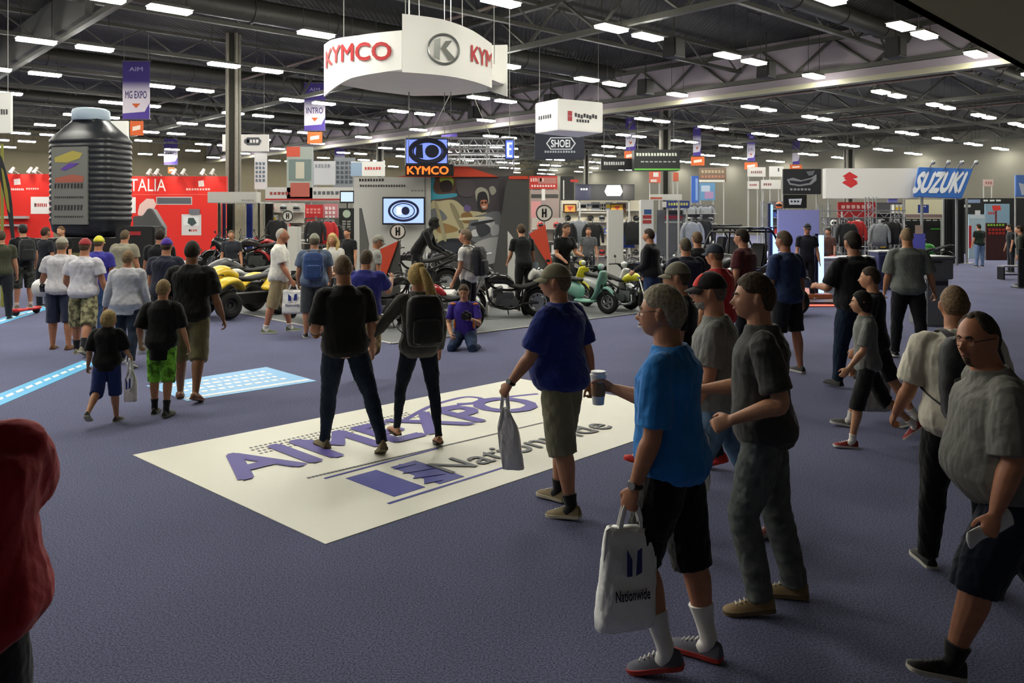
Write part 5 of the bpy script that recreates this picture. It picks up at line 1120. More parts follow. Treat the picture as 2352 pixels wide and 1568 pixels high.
# right-hand middle distance
P['bpolo'] = person(at(1965, 9.85), 1.87, 14, 'man in black polo and dark jeans seen from behind', shirt=('cloth', '121418'), legs=('trousers', '1e2a3c', 'denim', .95), shoes='181818', sole='303030', hair=('2c241c', 'short', .016), bulk=1.22, belly=.02, la=(20, 16, 70, 20), ra=(16, 12, 50, 14), ll=(12, 2, 4), rl=(-8, 2, 4), fp=(0, 10), vox=.010, loose=1.5, sleeve=.85, skin='b07c60', collar='polo')
P['gshirt'] = person(at(2086, 12.0), 1.90, -8, 'balding man in grey short-sleeved shirt and black trousers walking away', shirt=('cloth', '70746e'), legs=('trousers', '121318', 'cloth', .95), shoes='161616', hair=('8a7458', 'bald'), bulk=1.15, la=(6, 10, 24, 8), ra=(-4, 16, 16, 0), ll=(10, 3, 4), rl=(-12, 3, 4), fp=(0, 14), vox=.0105, loose=1.7, sleeve=.9, skin='b98460', shirt_len=.03, collar='70746e')
P['boyblack'] = person(at(2012, 8.1), 1.60, 62, 'youth in black t-shirt beyond the child in grey', shirt=('cloth', '17181b'), legs=('shorts', '1d1e22'), shoes='5a5a58', sole='d8d4c8', socks=('d8d4cc', .2), hair=('3e3026', 'buzz', .008), la=(10, 8, 20, 0), ra=(-8, 12, 20, 0), ll=(20, 2, 6), rl=(-22, 2, 10), fp=(-8, 24), vox=.0105, face=True, skin='c08a68')
P['child'] = person(at(1992, 7.42), 1.41, 76, 'dark-haired child in grey t-shirt, black shorts and red sneakers', shirt=('cloth', '70726e'), legs=('long_shorts', '1a1b1c'), shoes='8a2a2c', sole='dad6cc', socks=('d8d4cc', .18), hair=('1f1a16', 'long', .012, 'bob'), la=(14, 8, 26, 0), ra=(4, 6, 14, 0), ll=(16, 2, 8), rl=(-26, 2, 24), fp=(-4, 40), vox=.0085, face=True, bulk=.92, loose=1.6, skin='c08e6c', sleeve=.8)
P['npolo'] = person(at(1808, 11.0), 1.88, 28, 'tall man in navy polo holding a white bag beside the blue-lit stage', shirt=('cloth', '26365c'), legs=('shorts', '15181e'), shoes='303030', hair=('5a4a3c', 'short'), la=(8, 6, 20, 0), ra=(-2, 10, 10, 0), vox=.0105, bulk=1.1, loose=1.4, sleeve=.75, skin='a8745a', hy=10, collar='polo', ll=(4, 2, 0), rl=(-6, 2, 2), face=True)
P['maroon'] = person(at(1712, 12.6), 1.88, 50, 'dark-haired man in maroon shirt and spectacles', shirt=('cloth', '4a1c22'), legs=('trousers', '20222a', 'denim'), hair=('2a2018', 'short', .016), vox=.0115, bulk=1.25, loose=1.4, skin='b98466', glasses='181818', face=True)
P['redcollar'] = person(at(1652, 9.2), 1.76, 44, 'man in navy cap and bright red shirt', shirt=('cloth', 'b8222a'), legs=('trousers', '20242a', 'denim'), hair=('5a4a3a', 'buzz'), cap=('26303e', '26303e', 0), vox=.0105, bulk=1.12, loose=1.4, skin='b07c5e', collar='polo')
P['navy'] = person(at(1577, 12.0), 1.76, 8, 'grey-haired man in navy shirt', shirt=('cloth', '1e2034'), legs=('trousers', '2a2c34', 'denim'), hair=('5a5244', 'short'), vox=.012, bulk=1.3, loose=1.4, skin='b98466')
P['blk2'] = person(at(1604, 14.0), 1.82, 12, 'brown-haired man in black shirt behind the navy shirt', shirt=('cloth', '131416'), legs=('trousers', '24262c', 'denim'), hair=('6a5640', 'short'), vox=.012, bulk=1.1, loose=1.3, skin='b98466')
P['jacket'] = person(at(1497, 15.6), 1.85, 62, 'man in black jacket and blue jeans watching the scooters', shirt=('cloth', '14161c'), legs=('trousers', '2c3c5c', 'denim'), shoes='3a3a3a', hair=('3a3028', 'short'), vox=.012, bulk=1.25, belly=.02, sleeve=1.0, loose=1.5, la=(10, 6, 50, 16), ra=(6, 10, 30, 10), skin='b98466', face=True)
P['khaki'] = person(at(1290, 18.2), 1.82, -150, 'man in black shirt and khaki trousers on the stand by the scooters', z0=.12, shirt=('cloth', '17181a'), legs=('trousers', '8a7c62', 'cloth'), hair=('4a3a2c', 'short'), vox=.013, bulk=1.1, la=(30, 8, 60, 16), ra=(20, 8, 50, 16), lean=14, skin='b98466')
P['stand2'] = person(at(1203, 17.4), 1.84, 20, 'man in all black bending over beside the grey display wall', z0=.1, shirt=('cloth', '1b1c1e'), legs=('trousers', '17181a', 'cloth'), hair=('4a3a2c', 'short'), vox=.013, lean=12, la=(20, 8, 40, 10), skin='b98466')
# centre
P['wpack'] = person(at(1076, 14.5), 1.86, 66, 'man in white t-shirt with a black backpack on the motorcycle stand', shirt=('cloth', 'dedcd6'), legs=('trousers', '202228', 'cloth'), hair=('7a6a58', 'short'), vox=.0115, la=(6, 8, 20, 0), ra=(4, 8, 14, 0), skin='b98466', hy=14, sleeve=.55, face=True)
P['photog'] = person(at(1068, 13.05), 1.72, 176, 'kneeling photographer in purple and orange shirt', shirt=('cloth', '3a2a86'), legs=('trousers', '2e3c58', 'denim', .9), shoes='202020', hair=('4a3a2a', 'short'), vox=.009, kneel=True, ll=(68, 10, 150), rl=(68, 10, 150), fp=(80, 80), la=(26, 12, 92, 34), ra=(10, 14, 50, 30), lean=10, hpit=-14, skin='c08e6c', face=True, sleeve=.7)
P['royal'] = person(at(838, 10.3), 1.66, -4, 'man in royal blue shirt and patterned shorts stepping away', shirt=('cloth', '2c2f80'), legs=('long_shorts', '8a7a5c', 'camo'), shoes='2e4a68', sole='cfd0cc', socks=('dcd8d0', .16), hair=('54483a', 'short'), vox=.0105, bulk=1.22, loose=1.5, la=(44, 10, 80, 10), ra=(46, 12, 84, 10), ll=(8, 3, 4), rl=(-6, 3, 62), fp=(0, 60), skin='b98466', lean=6)
P['wtee'] = person(at(640, 14.8), 1.89, -78, 'older man in white t-shirt and khaki shorts carrying a white bag', shirt=('cloth', 'e4e2d8'), legs=('long_shorts', '98896a'), shoes='5c6a4c', sole='d8d6ce', socks=('e0ddd6', .14), hair=('b4aca0', 'bald'), vox=.0105, bulk=1.15, belly=.02, loose=1.5, ra=(16, 6, 16, 0), la=(4, 8, 12, 0), ll=(14, 2, 4), rl=(-12, 2, 4), skin='b57c60', face=True, sleeve=.7)
P['bluepack'] = person(at(722, 14.2), 1.78, 10, 'man in slate blue shirt and grey shorts with a blue backpack', shirt=('cloth', '5c6a80'), legs=('long_shorts', '44484c'), hair=('6a5e4c', 'short'), cap=('8a8a78', '8a8a78', 0), vox=.011, bulk=1.25, loose=1.5, la=(6, 12, 30, 8), skin='b98466', ra=(10, 10, 40, 10))
P['blonde'] = person(at(766, 16.5), 1.74, 172, 'smiling blond woman in white top facing the camera', shirt=('cloth', 'dcdad2'), legs=('trousers', '5a5c60', 'cloth', .8), hair=('c8ac70', 'long', .022), vox=.010, woman=True, skin='c89070', face=True, la=(10, 8, 50, 20), ra=(10, 8, 40, 10), bulk=1.0)
P['greycap'] = person(at(855, 15.5), 1.74, -66, 'man in grey cap and grey shirt looking down beside the orange fin', shirt=('cloth', '8e8e88'), legs=('trousers', '6c6c66', 'cloth'), hair=('8a8276', 'short'), cap=('8c8a80', '8c8a80', 0), vox=.0115, hpit=-22, skin='b0785a', face=True, lean=8)
# the group on the left
P['bl9'] = person(at(438, 9.35), 1.79, 4, 'man in black t-shirt and olive shorts walking away', shirt=('cloth', '151516'), legs=('long_shorts', '6a6448'), shoes='6a4a34', sole='8a6a4c', hair=('2c261e', 'buzz', .008), vox=.0095, bulk=1.12, loose=1.5, la=(4, 14, 20, 10), ra=(-2, 16, 14, 0), ll=(4, 3, 0), rl=(-12, 3, 12), fp=(0, 18), shoe_kind='sandal', skin='8a6048', sleeve=.8, fy=(20, 8), hy=6)
P['boy8'] = person(at(372, 8.62), 1.41, 4, 'boy in black t-shirt and black shorts with lime green legs', shirt=('cloth', '121214'), legs=('long_shorts', '6aa83a', 'camo'), shoes='3a3c34', sole='6a6a5c', socks=('24242a', .3), hair=('8a7450', 'short', .009), vox=.0085, bulk=.98, loose=1.9, la=(-4, 18, 40, 8), ra=(4, 12, 14, 0), ll=(4, 2, 0), rl=(-8, 2, 8), skin='b98664', shirt_len=.27, sleeve=.9)
P['boy7'] = person(at(246, 8.28), 1.13, 6, 'small boy in oversized black t-shirt and blue shorts', shirt=('cloth', '111113'), legs=('long_shorts', '26366c'), shoes='3a3a38', sole='a8a490', hair=('a08a5c', 'short', .009), vox=.008, bulk=1.05, loose=1.9, la=(-6, 12, 24, 0), ra=(16, 10, 40, 8), ll=(-14, 2, 40), rl=(4, 2, 0), fp=(30, 0), skin='b98664', shirt_len=.10, sleeve=.9, hb=1.04)
P['w6'] = person(at(292, 11.4), 1.58, 8, 'person in baggy white t-shirt and dark jeans holding a white bag', shirt=('cloth', 'b8b8be'), legs=('trousers', '26303e', 'denim', .95), shoes='3a3a38', hair=('7a6448', 'short'), vox=.0095, bulk=1.12, loose=2.3, la=(0, 16, 14, 0), ra=(2, 12, 10, 0), ll=(14, 3, 4), rl=(-14, 3, 6), fp=(0, 24), skin='b07c5e', shirt_len=.16, sleeve=.95)
P['cam3'] = person(at(192, 12.4), 1.745, 4, 'man in red cap, white t-shirt and camouflage shorts', shirt=('cloth', 'cfcdd4'), legs=('long_shorts', '8a8566', 'camo', 1.1), shoes='8a8672', sole='b8b4a0', socks=('1c1c24', .34), hair=('5a4a3a', 'buzz'), cap=('9a2c30', '9a2c30', 10), vox=.0095, bulk=1.15, loose=1.6, la=(6, 16, 48, 14), ra=(4, 14, 12, 0), ll=(6, 3, 2), rl=(-14, 3, 18), fp=(0, 24), skin='b57e60', belt='22221c')
P['w2'] = person(at(140, 12.9), 1.75, 12, 'man in grey cap, white shirt and navy shorts carrying a white helmet', shirt=('cloth', 'cccbcf'), legs=('long_shorts', '2c3248'), shoes='7a5434', sole='5a4030', hair=('6a6052', 'short'), cap=('9a9686', '9a9686', 0), vox=.0095, bulk=1.15, loose=1.6, la=(14, 16, 52, -6), ra=(4, 10, 12, 0), ll=(4, 3, 2), rl=(-4, 3, 4), skin='b57e60')
P['pur4'] = person(at(224, 14.4), 1.74, 2, 'man in violet-blue shirt, jeans and yellow cap', shirt=('cloth', '3a3690'), legs=('trousers', '2e4468', 'denim'), hair=('5a4a3a', 'buzz'), cap=('d2cc3a', 'd2cc3a', 0), vox=.011, bulk=1.2, loose=1.5, skin='b57e60', ll=(8, 3, 2), rl=(-10, 3, 4))
P['ol5'] = person(at(284, 17.0), 1.80, -6, 'broad man in olive grey t-shirt', shirt=('cloth', '8a8674'), legs=('trousers', '3a3a34', 'cloth'), hair=('5a4c38', 'short'), vox=.012, bulk=1.35, loose=1.5, skin='b57e60')
P['nav10'] = person(at(380, 12.6), 1.74, 2, 'man in navy t-shirt with yellow print and purple cap', shirt=('cloth', '262838'), legs=('trousers', '2c2e34', 'denim'), hair=('4a3c2e', 'buzz'), cap=('4a2c94', '4a2c94', 0), vox=.010, bulk=1.22, loose=1.6, skin='b57e60')
P['blk11'] = person(at(366, 15.5), 1.84, 10, 'dark-haired man in black shirt beyond the purple cap', shirt=('cloth', '17171a'), legs=('trousers', '24242a', 'denim'), hair=('2a211a', 'short'), vox=.012, bulk=1.2, skin='a8745a')
P['ride1'] = person(at(54, 17.5), 1.78, 48, 'man in black shirt and camouflage shorts riding a red hoverboard', z0=.14, shirt=('cloth', '17191c'), legs=('long_shorts', '3c3e3a', 'camo'), shoes='6a665c', sole='d0ccc0', socks=('c8c4bc', .12), hair=('2a221c', 'short'), cap=('1c2024', '1c2024', 0), vox=.011, bulk=1.1, la=(10, 8, 40, 10), ra=(4, 10, 30, 0), skin='b98466')
P['dark12'] = person(at(100, 19.0), 1.84, -20, 'dark-clothed man behind the hoverboard rider', shirt=('cloth', '1c1e26'), legs=('trousers', '202228', 'cloth'), hair=('3a2c22', 'short'), vox=.013, skin='a8745a')
P['face12'] = person(at(144, 21.0), 1.84, 170, 'person in black facing the camera below the giant bottle', shirt=('cloth', '141416'), legs=('trousers', '141416', 'cloth'), hair=('6a5038', 'short'), vox=.012, skin='c89474', face=True)
P['edge'] = person(at(2, 16.6), 1.80, 30, 'man in dark olive shirt cut off by the picture edge', shirt=('cloth', '3c3e2e'), legs=('trousers', '22242a', 'cloth'), hair=('4a3c2e', 'short'), vox=.012, skin='b98466', bulk=1.2)
# far right
P['far1'] = person(at(2250, 34.5), 1.80, 10, 'distant man in black t-shirt and pale blue jeans walking to the right-hand booths', shirt=('cloth', '17241f'), legs=('trousers', '6a7fa4', 'denim', .9), hair=('2a2018', 'short'), vox=.016, skin='b98466', bulk=1.15)
P['far2'] = person(at(2322, 31.0), 1.80, 80, 'distant person in black before the red booth', shirt=('cloth', '1c1e22'), legs=('trousers', '23252c', 'cloth'), hair=('3a2c20', 'short'), vox=.016, skin='b98466')
P['far3'] = person(at(2346, 25.0), 1.82, 60, 'distant person in dark green jacket by the bench', shirt=('cloth', '2a2e26'), legs=('trousers', '17181c', 'cloth'), hair=('3a2c20', 'short'), vox=.016, skin='b98466', sleeve=1.0)
P['staff'] = person(at(1853, 20.0), 1.80, 175, 'person in black with a cap standing on the blue-lit stage', z0=.12, shirt=('cloth', '1a1a26'), legs=('trousers', '16161c', 'cloth'), hair=('2a2018', 'short'), cap=('181820', '181820', 0), vox=.013, skin='b98466')
P['leaner'] = person(at(958, 17.3), 1.80, -95, 'person in black leather leaning over a motorcycle before the television', z0=.36, shirt=('cloth', '101012'), legs=('trousers', '121214', 'cloth'), hair=('1a1614', 'short', .02), vox=.013, skin='2a2624', lean=30, la=(40, 6, 40, 6), ra=(40, 6, 40, 6), sleeve=1.0)

P['d1'] = person(at(800, 21.5), 1.78, 160, 'distant person in black beside the grey display wall', shirt=('cloth', '1a1b1e'), legs=('trousers', '202228', 'cloth'), hair=('2a2018', 'short'), vox=.014, skin='b98466')
P['d2'] = person(at(532, 21.0), 1.74, -170, 'distant person in dark clothes behind the yellow quad bike', shirt=('cloth', '2a2c34'), legs=('trousers', '202228', 'cloth'), hair=('5a4a38', 'short'), vox=.014, skin='b98466')
P['d3'] = person(at(1905, 25.5), 1.74, 120, 'distant person in brown behind the black polo shirt', shirt=('cloth', '4a3028'), legs=('trousers', '26282c', 'cloth'), hair=('2a2018', 'short'), vox=.014, skin='b98466')
P['d4'] = person(at(1352, 25.0), 1.76, 170, 'distant person in grey before the long lit helmet wall', shirt=('cloth', '5a5c5e'), legs=('trousers', '26282c', 'cloth'), hair=('4a3a2c', 'short'), vox=.014, skin='b98466')

backpack(P['whitepack'], '16161a', 'black backpack worn over a white shirt', h=.50, wd=.34, dp=.20)
backpack(P['pony'], '141416', 'black backpack worn by the woman with the ponytail', h=.50, wd=.36, dp=.17)
backpack(P['wpack'], '1a1c24', 'black backpack worn over a white t-shirt by the motorcycles', h=.50, wd=.33)
backpack(P['bluepack'], '2a4478', 'blue backpack worn over a slate blue shirt', h=.46, wd=.34)
backpack(P['ride1'], '15171a', 'black backpack worn by the hoverboard rider', h=.46, wd=.32)
# things in hands
bag(P['blue'], -1, 'large white shopping bag held by the man in bright blue', wd=.27, h=.44, dp=.13, print_=('2a2e6c', .07, .12, .42), txt='Nationwide', rot=15, handle='cut', slant=-.03, tcol='202024')
bag(P['polo'], -1, 'narrow white shopping bag held by the man in the blue polo', wd=.15, h=.42, dp=.10, rot=-10, slant=.06)
bag(P['char'], 1, 'white shopping bag with blue emblem held by the man in charcoal', wd=.26, h=.46, dp=.10, print_=('2a2e7c', .09, .12, .55), txt='Nationwide', rot=10, tcol='3a3a44')
bag(P['wtee'], 1, 'white shopping bag with blue emblem held by the man in khaki shorts', wd=.42, h=.42, dp=.10, print_=('2a3a8c', .16, .13, .45), txt='Nationwide', handle='cut')
bag(P['npolo'], -1, 'white shopping bag with blue emblem held by the man in navy polo', wd=.34, h=.40, dp=.12, print_=('2a3a8c', .16, .13, .45))
bag(P['w6'], 1, 'white shopping bag held by the person in the baggy white t-shirt', wd=.30, h=.48, dp=.10, print_=('2a3a8c', .1, .10, .5), rot=30)
bag(P['boyblack'], 1, 'translucent grey bag held by the youth in black', wd=.28, h=.50, dp=.12, col='9a9c96')
bag(P['boy7'], 1, 'small white bag held by the small boy', wd=.12, h=.34, dp=.08, print_=('2a3a8c', .05, .12, .6))
def cup(p, sd):
    c = p.M @ p.HN[sd][0]; r = thing('coffee_cup', c, 0, 'paper coffee cup with brown sleeve and white lid', 'cup'); prof = [(.029, -.075), (.036, .03), (.040, .055)]
    def lathe(pr, n=24):
        b = MB(); b.loft([b.ring(Vector((0, 0, z)), Vector((1, 0, 0)), Vector((0, 1, 0)), q, q, n) for q, z in pr]); return b
    lathe([(.030, -.09), (.036, -.02), (.041, .055)]).build('cup_body', mat('d4d6d8', .5), r)
    lathe([(.0355, -.045), (.0405, .028)]).build('sleeve', mat('8a6a4c', .8), r)
    lathe([(.043, .055), (.044, .066), (.040, .068), (.038, .082), (.030, .082)]).build('lid', mat('dcdad4', .4), r)
cup(P['blue'], 1)
def paper(p, sd):
    c = p.M @ p.HN[sd][0]; r = thing('folded_paper', c, R_(p.yaw+20), 'crumpled white leaflet in the hand of the heavy man in grey', 'paper'); b = MB()
    b.tube([(-.02, .10, -.03), (0, .04, -.01), (0, -.03, .01), (.01, -.11, .05)], [(.04, .012), (.03, .018), (.03, .018), (.045, .012)], 12, 4, ref=(0, 0, 1)); b.build('leaflet', mat('d8d8d6', .7, kind='plastic_film'), r)
paper(P['grey'], -1)
def camera_(p, sd):
    c = p.M @ ((p.HN[-1][0]+p.HN[1][0])/2 + Vector((0, .06, .04))); r = thing('camera', p.M @ (p.HN[-1][0]+Vector((.02, .04, .05))), R_(p.yaw), 'black camera in the hands of the kneeling photographer', 'camera')
    b = MB(); b.box((0, 0, 0), (.15, .07, .10)); b.box((0, 0, .06), (.06, .06, .04)); b.build('camera_body', mat('161616', .5), r, bevel=.008); b = MB(); b.cyl((0, .03, 0), (0, .14, 0), .037, .042, n=20); b.build('lens', mat('101012', .3), r)
camera_(P['photog'], -1)
# ------------------------------------------------------------------ vehicles
def wheel(parent, x, z, R, r, n_sp=8, w_=None, rim='b0b2b4', yaw=0, y=0, disc=True, tyre='161617'):
    M = Matrix.Translation((x, y, z)) @ Matrix.Rotation(R_(yaw), 4, 'Z'); b = MB(); b.torus((0, 0, 0), (0, 1, 0), R-r, r, 30, 10, r2=w_ or r); o = b.build('wheel', mat(tyre, .85, kind='rubber'), parent, M=M)
    b = MB(); b.torus((0, 0, 0), (0, 1, 0), R-2*r, r*.28, 28, 6, r2=(w_ or r)*.6); b.cyl((0, -.05, 0), (0, .05, 0), R*.14, n=12)
    for i in range(n_sp):
        a = 2*math.pi*i/n_sp; b.cyl((0, 0, 0), ((R-2*r)*math.cos(a), 0, (R-2*r)*math.sin(a)), .010 if n_sp > 6 else .018, n=5)
    b.build('rim', mat(rim, .3, .7), o)
    if disc: b = MB(); b.cyl((0, .045, 0), (0, .052, 0), R*.42, n=20); b.build('brake_disc', mat('8a8c90', .3, .8), o)
    return o
def P_tube(name, pts, rads, m, parent, n=12, sub=5, ref=None, cap=1): b = MB(); b.tube(pts, rads, n, sub, cap=cap, ref=ref); return b.build(name, m, parent, 'all')
def motorcycle(u, v, Y, yaw, label, c1='1a1a1c', kind='naked', c2=None, z0=None, L=2.05, seat='151515', group=None, lean=6):
    zz = z0 or 0; r = thing('motorcycle', (XU(u, Y), Y, zz), 0, label, 'motorcycle', group, rot=(R_(-lean if kind != 'dirt' else 0), 0, R_(yaw))); s = L/2.05
    m1 = mat(c1, .25, .0, spec=.6); m2 = mat(c2 or c1, .25, spec=.6); ch = mat('a4a6a8', .25, .8); bk = mat('1b1b1d', .5); R = .31*s if kind != 'dirt' else .34*s; fx, rx = .70*s, -.66*s
    wheel(r, rx, R, R, .065*s, 10 if kind in ('dirt', 'cruiser') else 5, rim='3a3a3c' if kind != 'cruiser' else 'b0b2b4'); wheel(r, fx, R, R, .055*s, 10 if kind in ('dirt', 'cruiser') else 5, rim='3a3a3c' if kind != 'cruiser' else 'b0b2b4')
    hx, hz = .44*s, .88*s; b = MB()
    for y in (-.09, .09): b.cyl((fx, y*s, R), (hx, y*s, hz), .024*s, n=8)
    b.box((hx-.01, 0, hz-.02), (.07, .25*s, .04)); b.build('fork', ch, r)
    b = MB(); b.tube([(hx-.10*s, -.36*s, hz+.14*s), (hx-.04*s, -.2*s, hz+.15*s), (hx, 0, hz+.05*s), (hx-.04*s, .2*s, hz+.15*s), (hx-.10*s, .36*s, hz+.14*s)], [.014*s]*5, 8, 5); hb = b.build('handlebar', bk, r, 'all')
    b = MB()
    for y in (-1, 1): b.cyl((hx-.05*s, y*.22*s, hz+.14*s), (hx-.02*s, y*.26*s, hz+.28*s), .006, n=5); b.ell((hx-.02*s, y*.28*s, hz+.30*s), (.012, .05*s, .035*s))
    b.build('mirror', bk, hb)
    b = MB(); b.ell((hx+.09*s, 0, hz-.05*s), (.08*s, .09*s, .09*s)); hl_ = b.build('headlight', bk if kind != 'cruiser' else ch, r, 'all'); b = MB(); b.ell((hx+.13*s, 0, hz-.05*s), (.05*s, .075*s, .075*s)); b.build('lens', mat('c8ccd0', .1, .3), hl_, 'all')
    b = MB(); fr = [(hx-.02, 0, hz-.06*s), (.25*s, 0, .62*s), (-.05*s, 0, .56*s), (-.35*s, 0, .60*s), (-.78*s, 0, .78*s)]; b.tube(fr, [.026*s]*5, 8, 4)
    for y in (-.11, .11): b.tube([(hx-.03, 0, hz-.08*s), (.32*s, y*s, .35*s), (.05*s, y*s, .20*s), (-.30*s, y*s, .26*s), (-.38*s, y*s, .58*s)], [.018*s]*5, 6, 4); b.cyl((-.30*s, y*s, .30*s), (rx, y*s, R), .020*s, n=6)
    b.build('frame', bk, r, 'all')
    b = MB(); b.box((.02*s, 0, .40*s), (.40*s, .26*s, .24*s), taper=.85); b.cyl((.0, -.17*s, .34*s), (.0, .17*s, .34*s), .10*s, n=16); b.cyl((-.16*s, -.15*s, .34*s), (-.16*s, .15*s, .34*s), .085*s, n=16)
    for i in range(6): b.box((.17*s, 0, (.46+.028*i)*s), (.22*s, .22*s, .010*s), Matrix.Rotation(R_(20), 3, 'Y'))
    b.build('engine', mat('5c5e60', .4, .7), r, bevel=0)
    P_tube('exhaust', [(.26*s, -.12*s, .42*s), (.30*s, -.16*s, .24*s), (.05*s, -.17*s, .18*s), (-.35*s, -.19*s, .24*s), (-.80*s, -.20*s, .34*s)], [.024*s, .026*s, .030*s, .052*s, .050*s], ch, r)
    if kind == 'cruiser': tk = [(.36*s, 0, .78*s), (.22*s, 0, .80*s), (.02*s, 0, .78*s), (-.12*s, 0, .70*s)]; st = [(-.10*s, 0, .66*s), (-.30*s, 0, .62*s), (-.52*s, 0, .66*s), (-.74*s, 0, .76*s)]
    else: tk = [(.36*s, 0, .84*s), (.22*s, 0, .88*s), (.02*s, 0, .84*s), (-.12*s, 0, .76*s)]; st = [(-.08*s, 0, .76*s), (-.30*s, 0, .78*s), (-.56*s, 0, .85*s), (-.80*s, 0, .93*s)]
    P_tube('tank', tk, [(.06*s, .07*s), (.12*s, .11*s), (.11*s, .10*s), (.06*s, .06*s)] if kind != 'dirt' else [(.04*s, .05*s), (.07*s, .07*s), (.06*s, .06*s), (.04*s, .04*s)], m1, r, 16, ref=(0, 1, 0))
    P_tube('seat', st, [(.08*s, .04*s), (.13*s, .05*s), (.11*s, .05*s), (.07*s, .03*s)], mat(seat, .7), r, 14, ref=(0, 1, 0))
    P_tube('tail', [(st[2][0], 0, st[2][2]-.05*s), (st[3][0], 0, st[3][2]-.05*s), (st[3][0]-.14*s, 0, st[3][2]-.02*s)], [(.10*s, .05*s), (.07*s, .04*s), (.03*s, .02*s)], m2, r, 12, ref=(0, 1, 0))
    def fender(cx, R2, a0, a1, nm, w2, lift=0):
        b = MB(); rg = []
        for i in range(11):
            a = R_(a0+(a1-a0)*i/10); c = Vector((cx+R2*math.cos(a), 0, R+lift+R2*math.sin(a))); N = Vector((math.cos(a), 0, math.sin(a)))
            rg.append([c+Vector((0, q*w2, 0))+N*(o-.25*abs(q)*w2) for q, o in ((-1, 0), (-.5, .012), (0, .018), (.5, .012), (1, 0), (.5, .004), (0, .008), (-.5, .004))])
        b.loft(rg).build(nm, m2 if nm == 'rear_fender' else m1, r, 'all')
    fender(fx, R+.025*s, 20 if kind != 'dirt' else 35, 150, 'front_fender', .075*s, .12*s if kind == 'dirt' else 0); fender(rx, R+.03*s, 40, 170, 'rear_fender', .09*s)
    if kind == 'sport':
        P_tube('fairing', [(hx+.24*s, 0, hz-.10*s), (hx+.10*s, 0, hz), (.24*s, 0, .66*s), (.05*s, 0, .46*s), (-.12*s, 0, .36*s)], [(.05*s, .04*s), (.15*s, .13*s), (.20*s, .20*s), (.19*s, .18*s), (.10*s, .06*s)], m1, r, 16, ref=(0, 1, 0))
        P_tube('windscreen', [(hx+.16*s, 0, hz+.04*s), (hx+.06*s, 0, hz+.16*s), (hx-.02*s, 0, hz+.24*s)], [(.10*s, .015), (.11*s, .012), (.06*s, .006)], mat('5a6268', .1), r, 12, ref=(0, 1, 0))
    if kind == 'dirt':
        b = MB(); b.b2((hx+.08*s, -.10*s, hz-.12*s), (hx+.11*s, .10*s, hz+.10*s)); b.build('number_plate', m1, r, bevel=.01)
    for y in (-.2,): b = MB(); b.cyl((-.05*s, y*s*.4, .24*s), (-.12*s, y*1.4*s, .0), .012, n=6); b.build('side_stand', bk, r)
    return r
def scooter(u, Y, yaw, label, c1, c2=None, seat='1a1a1a', z0=0, white=False):
    r = thing('scooter', (XU(u, Y), Y, z0), 0, label, 'scooter', rot=(0, 0, R_(yaw))); m1 = mat(c1, .3, spec=.6); m2 = mat(c2 or c1, .3, spec=.6); bk = mat('1b1b1d', .5); ch = mat('a4a6a8', .25, .8); R = .26
    wheel(r, -.58, R, R, .065, 5, rim='8a8c8e'); wheel(r, .64, R, R, .06, 5, rim='a8aaac')
    b = MB()
    for y in (-.07, .07): b.cyl((.64, y, R), (.50, y, .70), .02, n=8)
    b.cyl((.50, 0, .66), (.40, 0, .98), .03, n=10); b.build('fork', bk, r)
    P_tube('front_shield', [(.52, 0, .88), (.50, 0, .70), (.42, 0, .46), (.30, 0, .30)], [(.14, .05), (.20, .055), (.19, .05), (.16, .03)], m1, r, 16, ref=(0, 1, 0))
    P_tube('front_fender', [(.44, 0, .44), (.62, 0, .56), (.82, 0, .40)], [(.06, .03), (.085, .035), (.05, .02)], m1, r, 12, ref=(0, 1, 0))
    P_tube('floorboard', [(.36, 0, .27), (.15, 0, .25), (-.12, 0, .26)], [(.16, .035), (.17, .035), (.15, .05)], m2, r, 14, ref=(0, 1, 0))
    P_tube('rear_body', [(-.08, 0, .44), (-.28, 0, .52), (-.55, 0, .58), (-.84, 0, .66)], [(.12, .16), (.17, .17), (.16, .13), (.06, .05)], m1, r, 16, ref=(0, 1, 0))
    P_tube('seat', [(-.04, 0, .70), (-.25, 0, .72), (-.52, 0, .75), (-.76, 0, .80)], [(.09, .04), (.14, .05), (.13, .05), (.07, .03)], mat(seat, .6), r, 14, ref=(0, 1, 0))
    b = MB(); b.tube([(.30, -.33, 1.02), (.38, -.14, 1.02), (.40, 0, .98), (.38, .14, 1.02), (.30, .33, 1.02)], [.015, .018, .05, .018, .015], 8, 5); hb = b.build('handlebar', bk, r, 'all')
    b = MB()
    for y in (-1, 1): b.cyl((.38, y*.2, 1.02), (.42, y*.26, 1.18), .006, n=5); b.ell((.42, y*.28, 1.20), (.012, .05, .04))
    b.build('mirror', ch, hb)
    b = MB(); b.ell((.47, 0, 1.0), (.06, .09, .07)); h = b.build('headlight', m1, r, 'all'); b = MB(); b.ell((.50, 0, 1.0), (.045, .07, .055)); b.build('lens', mat('d0d4d8', .1), h, 'all')
    P_tube('exhaust', [(-.10, -.14, .22), (-.35, -.17, .20), (-.75, -.18, .30)], [.02, .045, .05], ch, r)
    b = MB(); b.box((-.40, 0, .30), (.40, .16, .16)); b.build('engine', mat('55575a', .4, .6), r, bevel=.02)
    return r
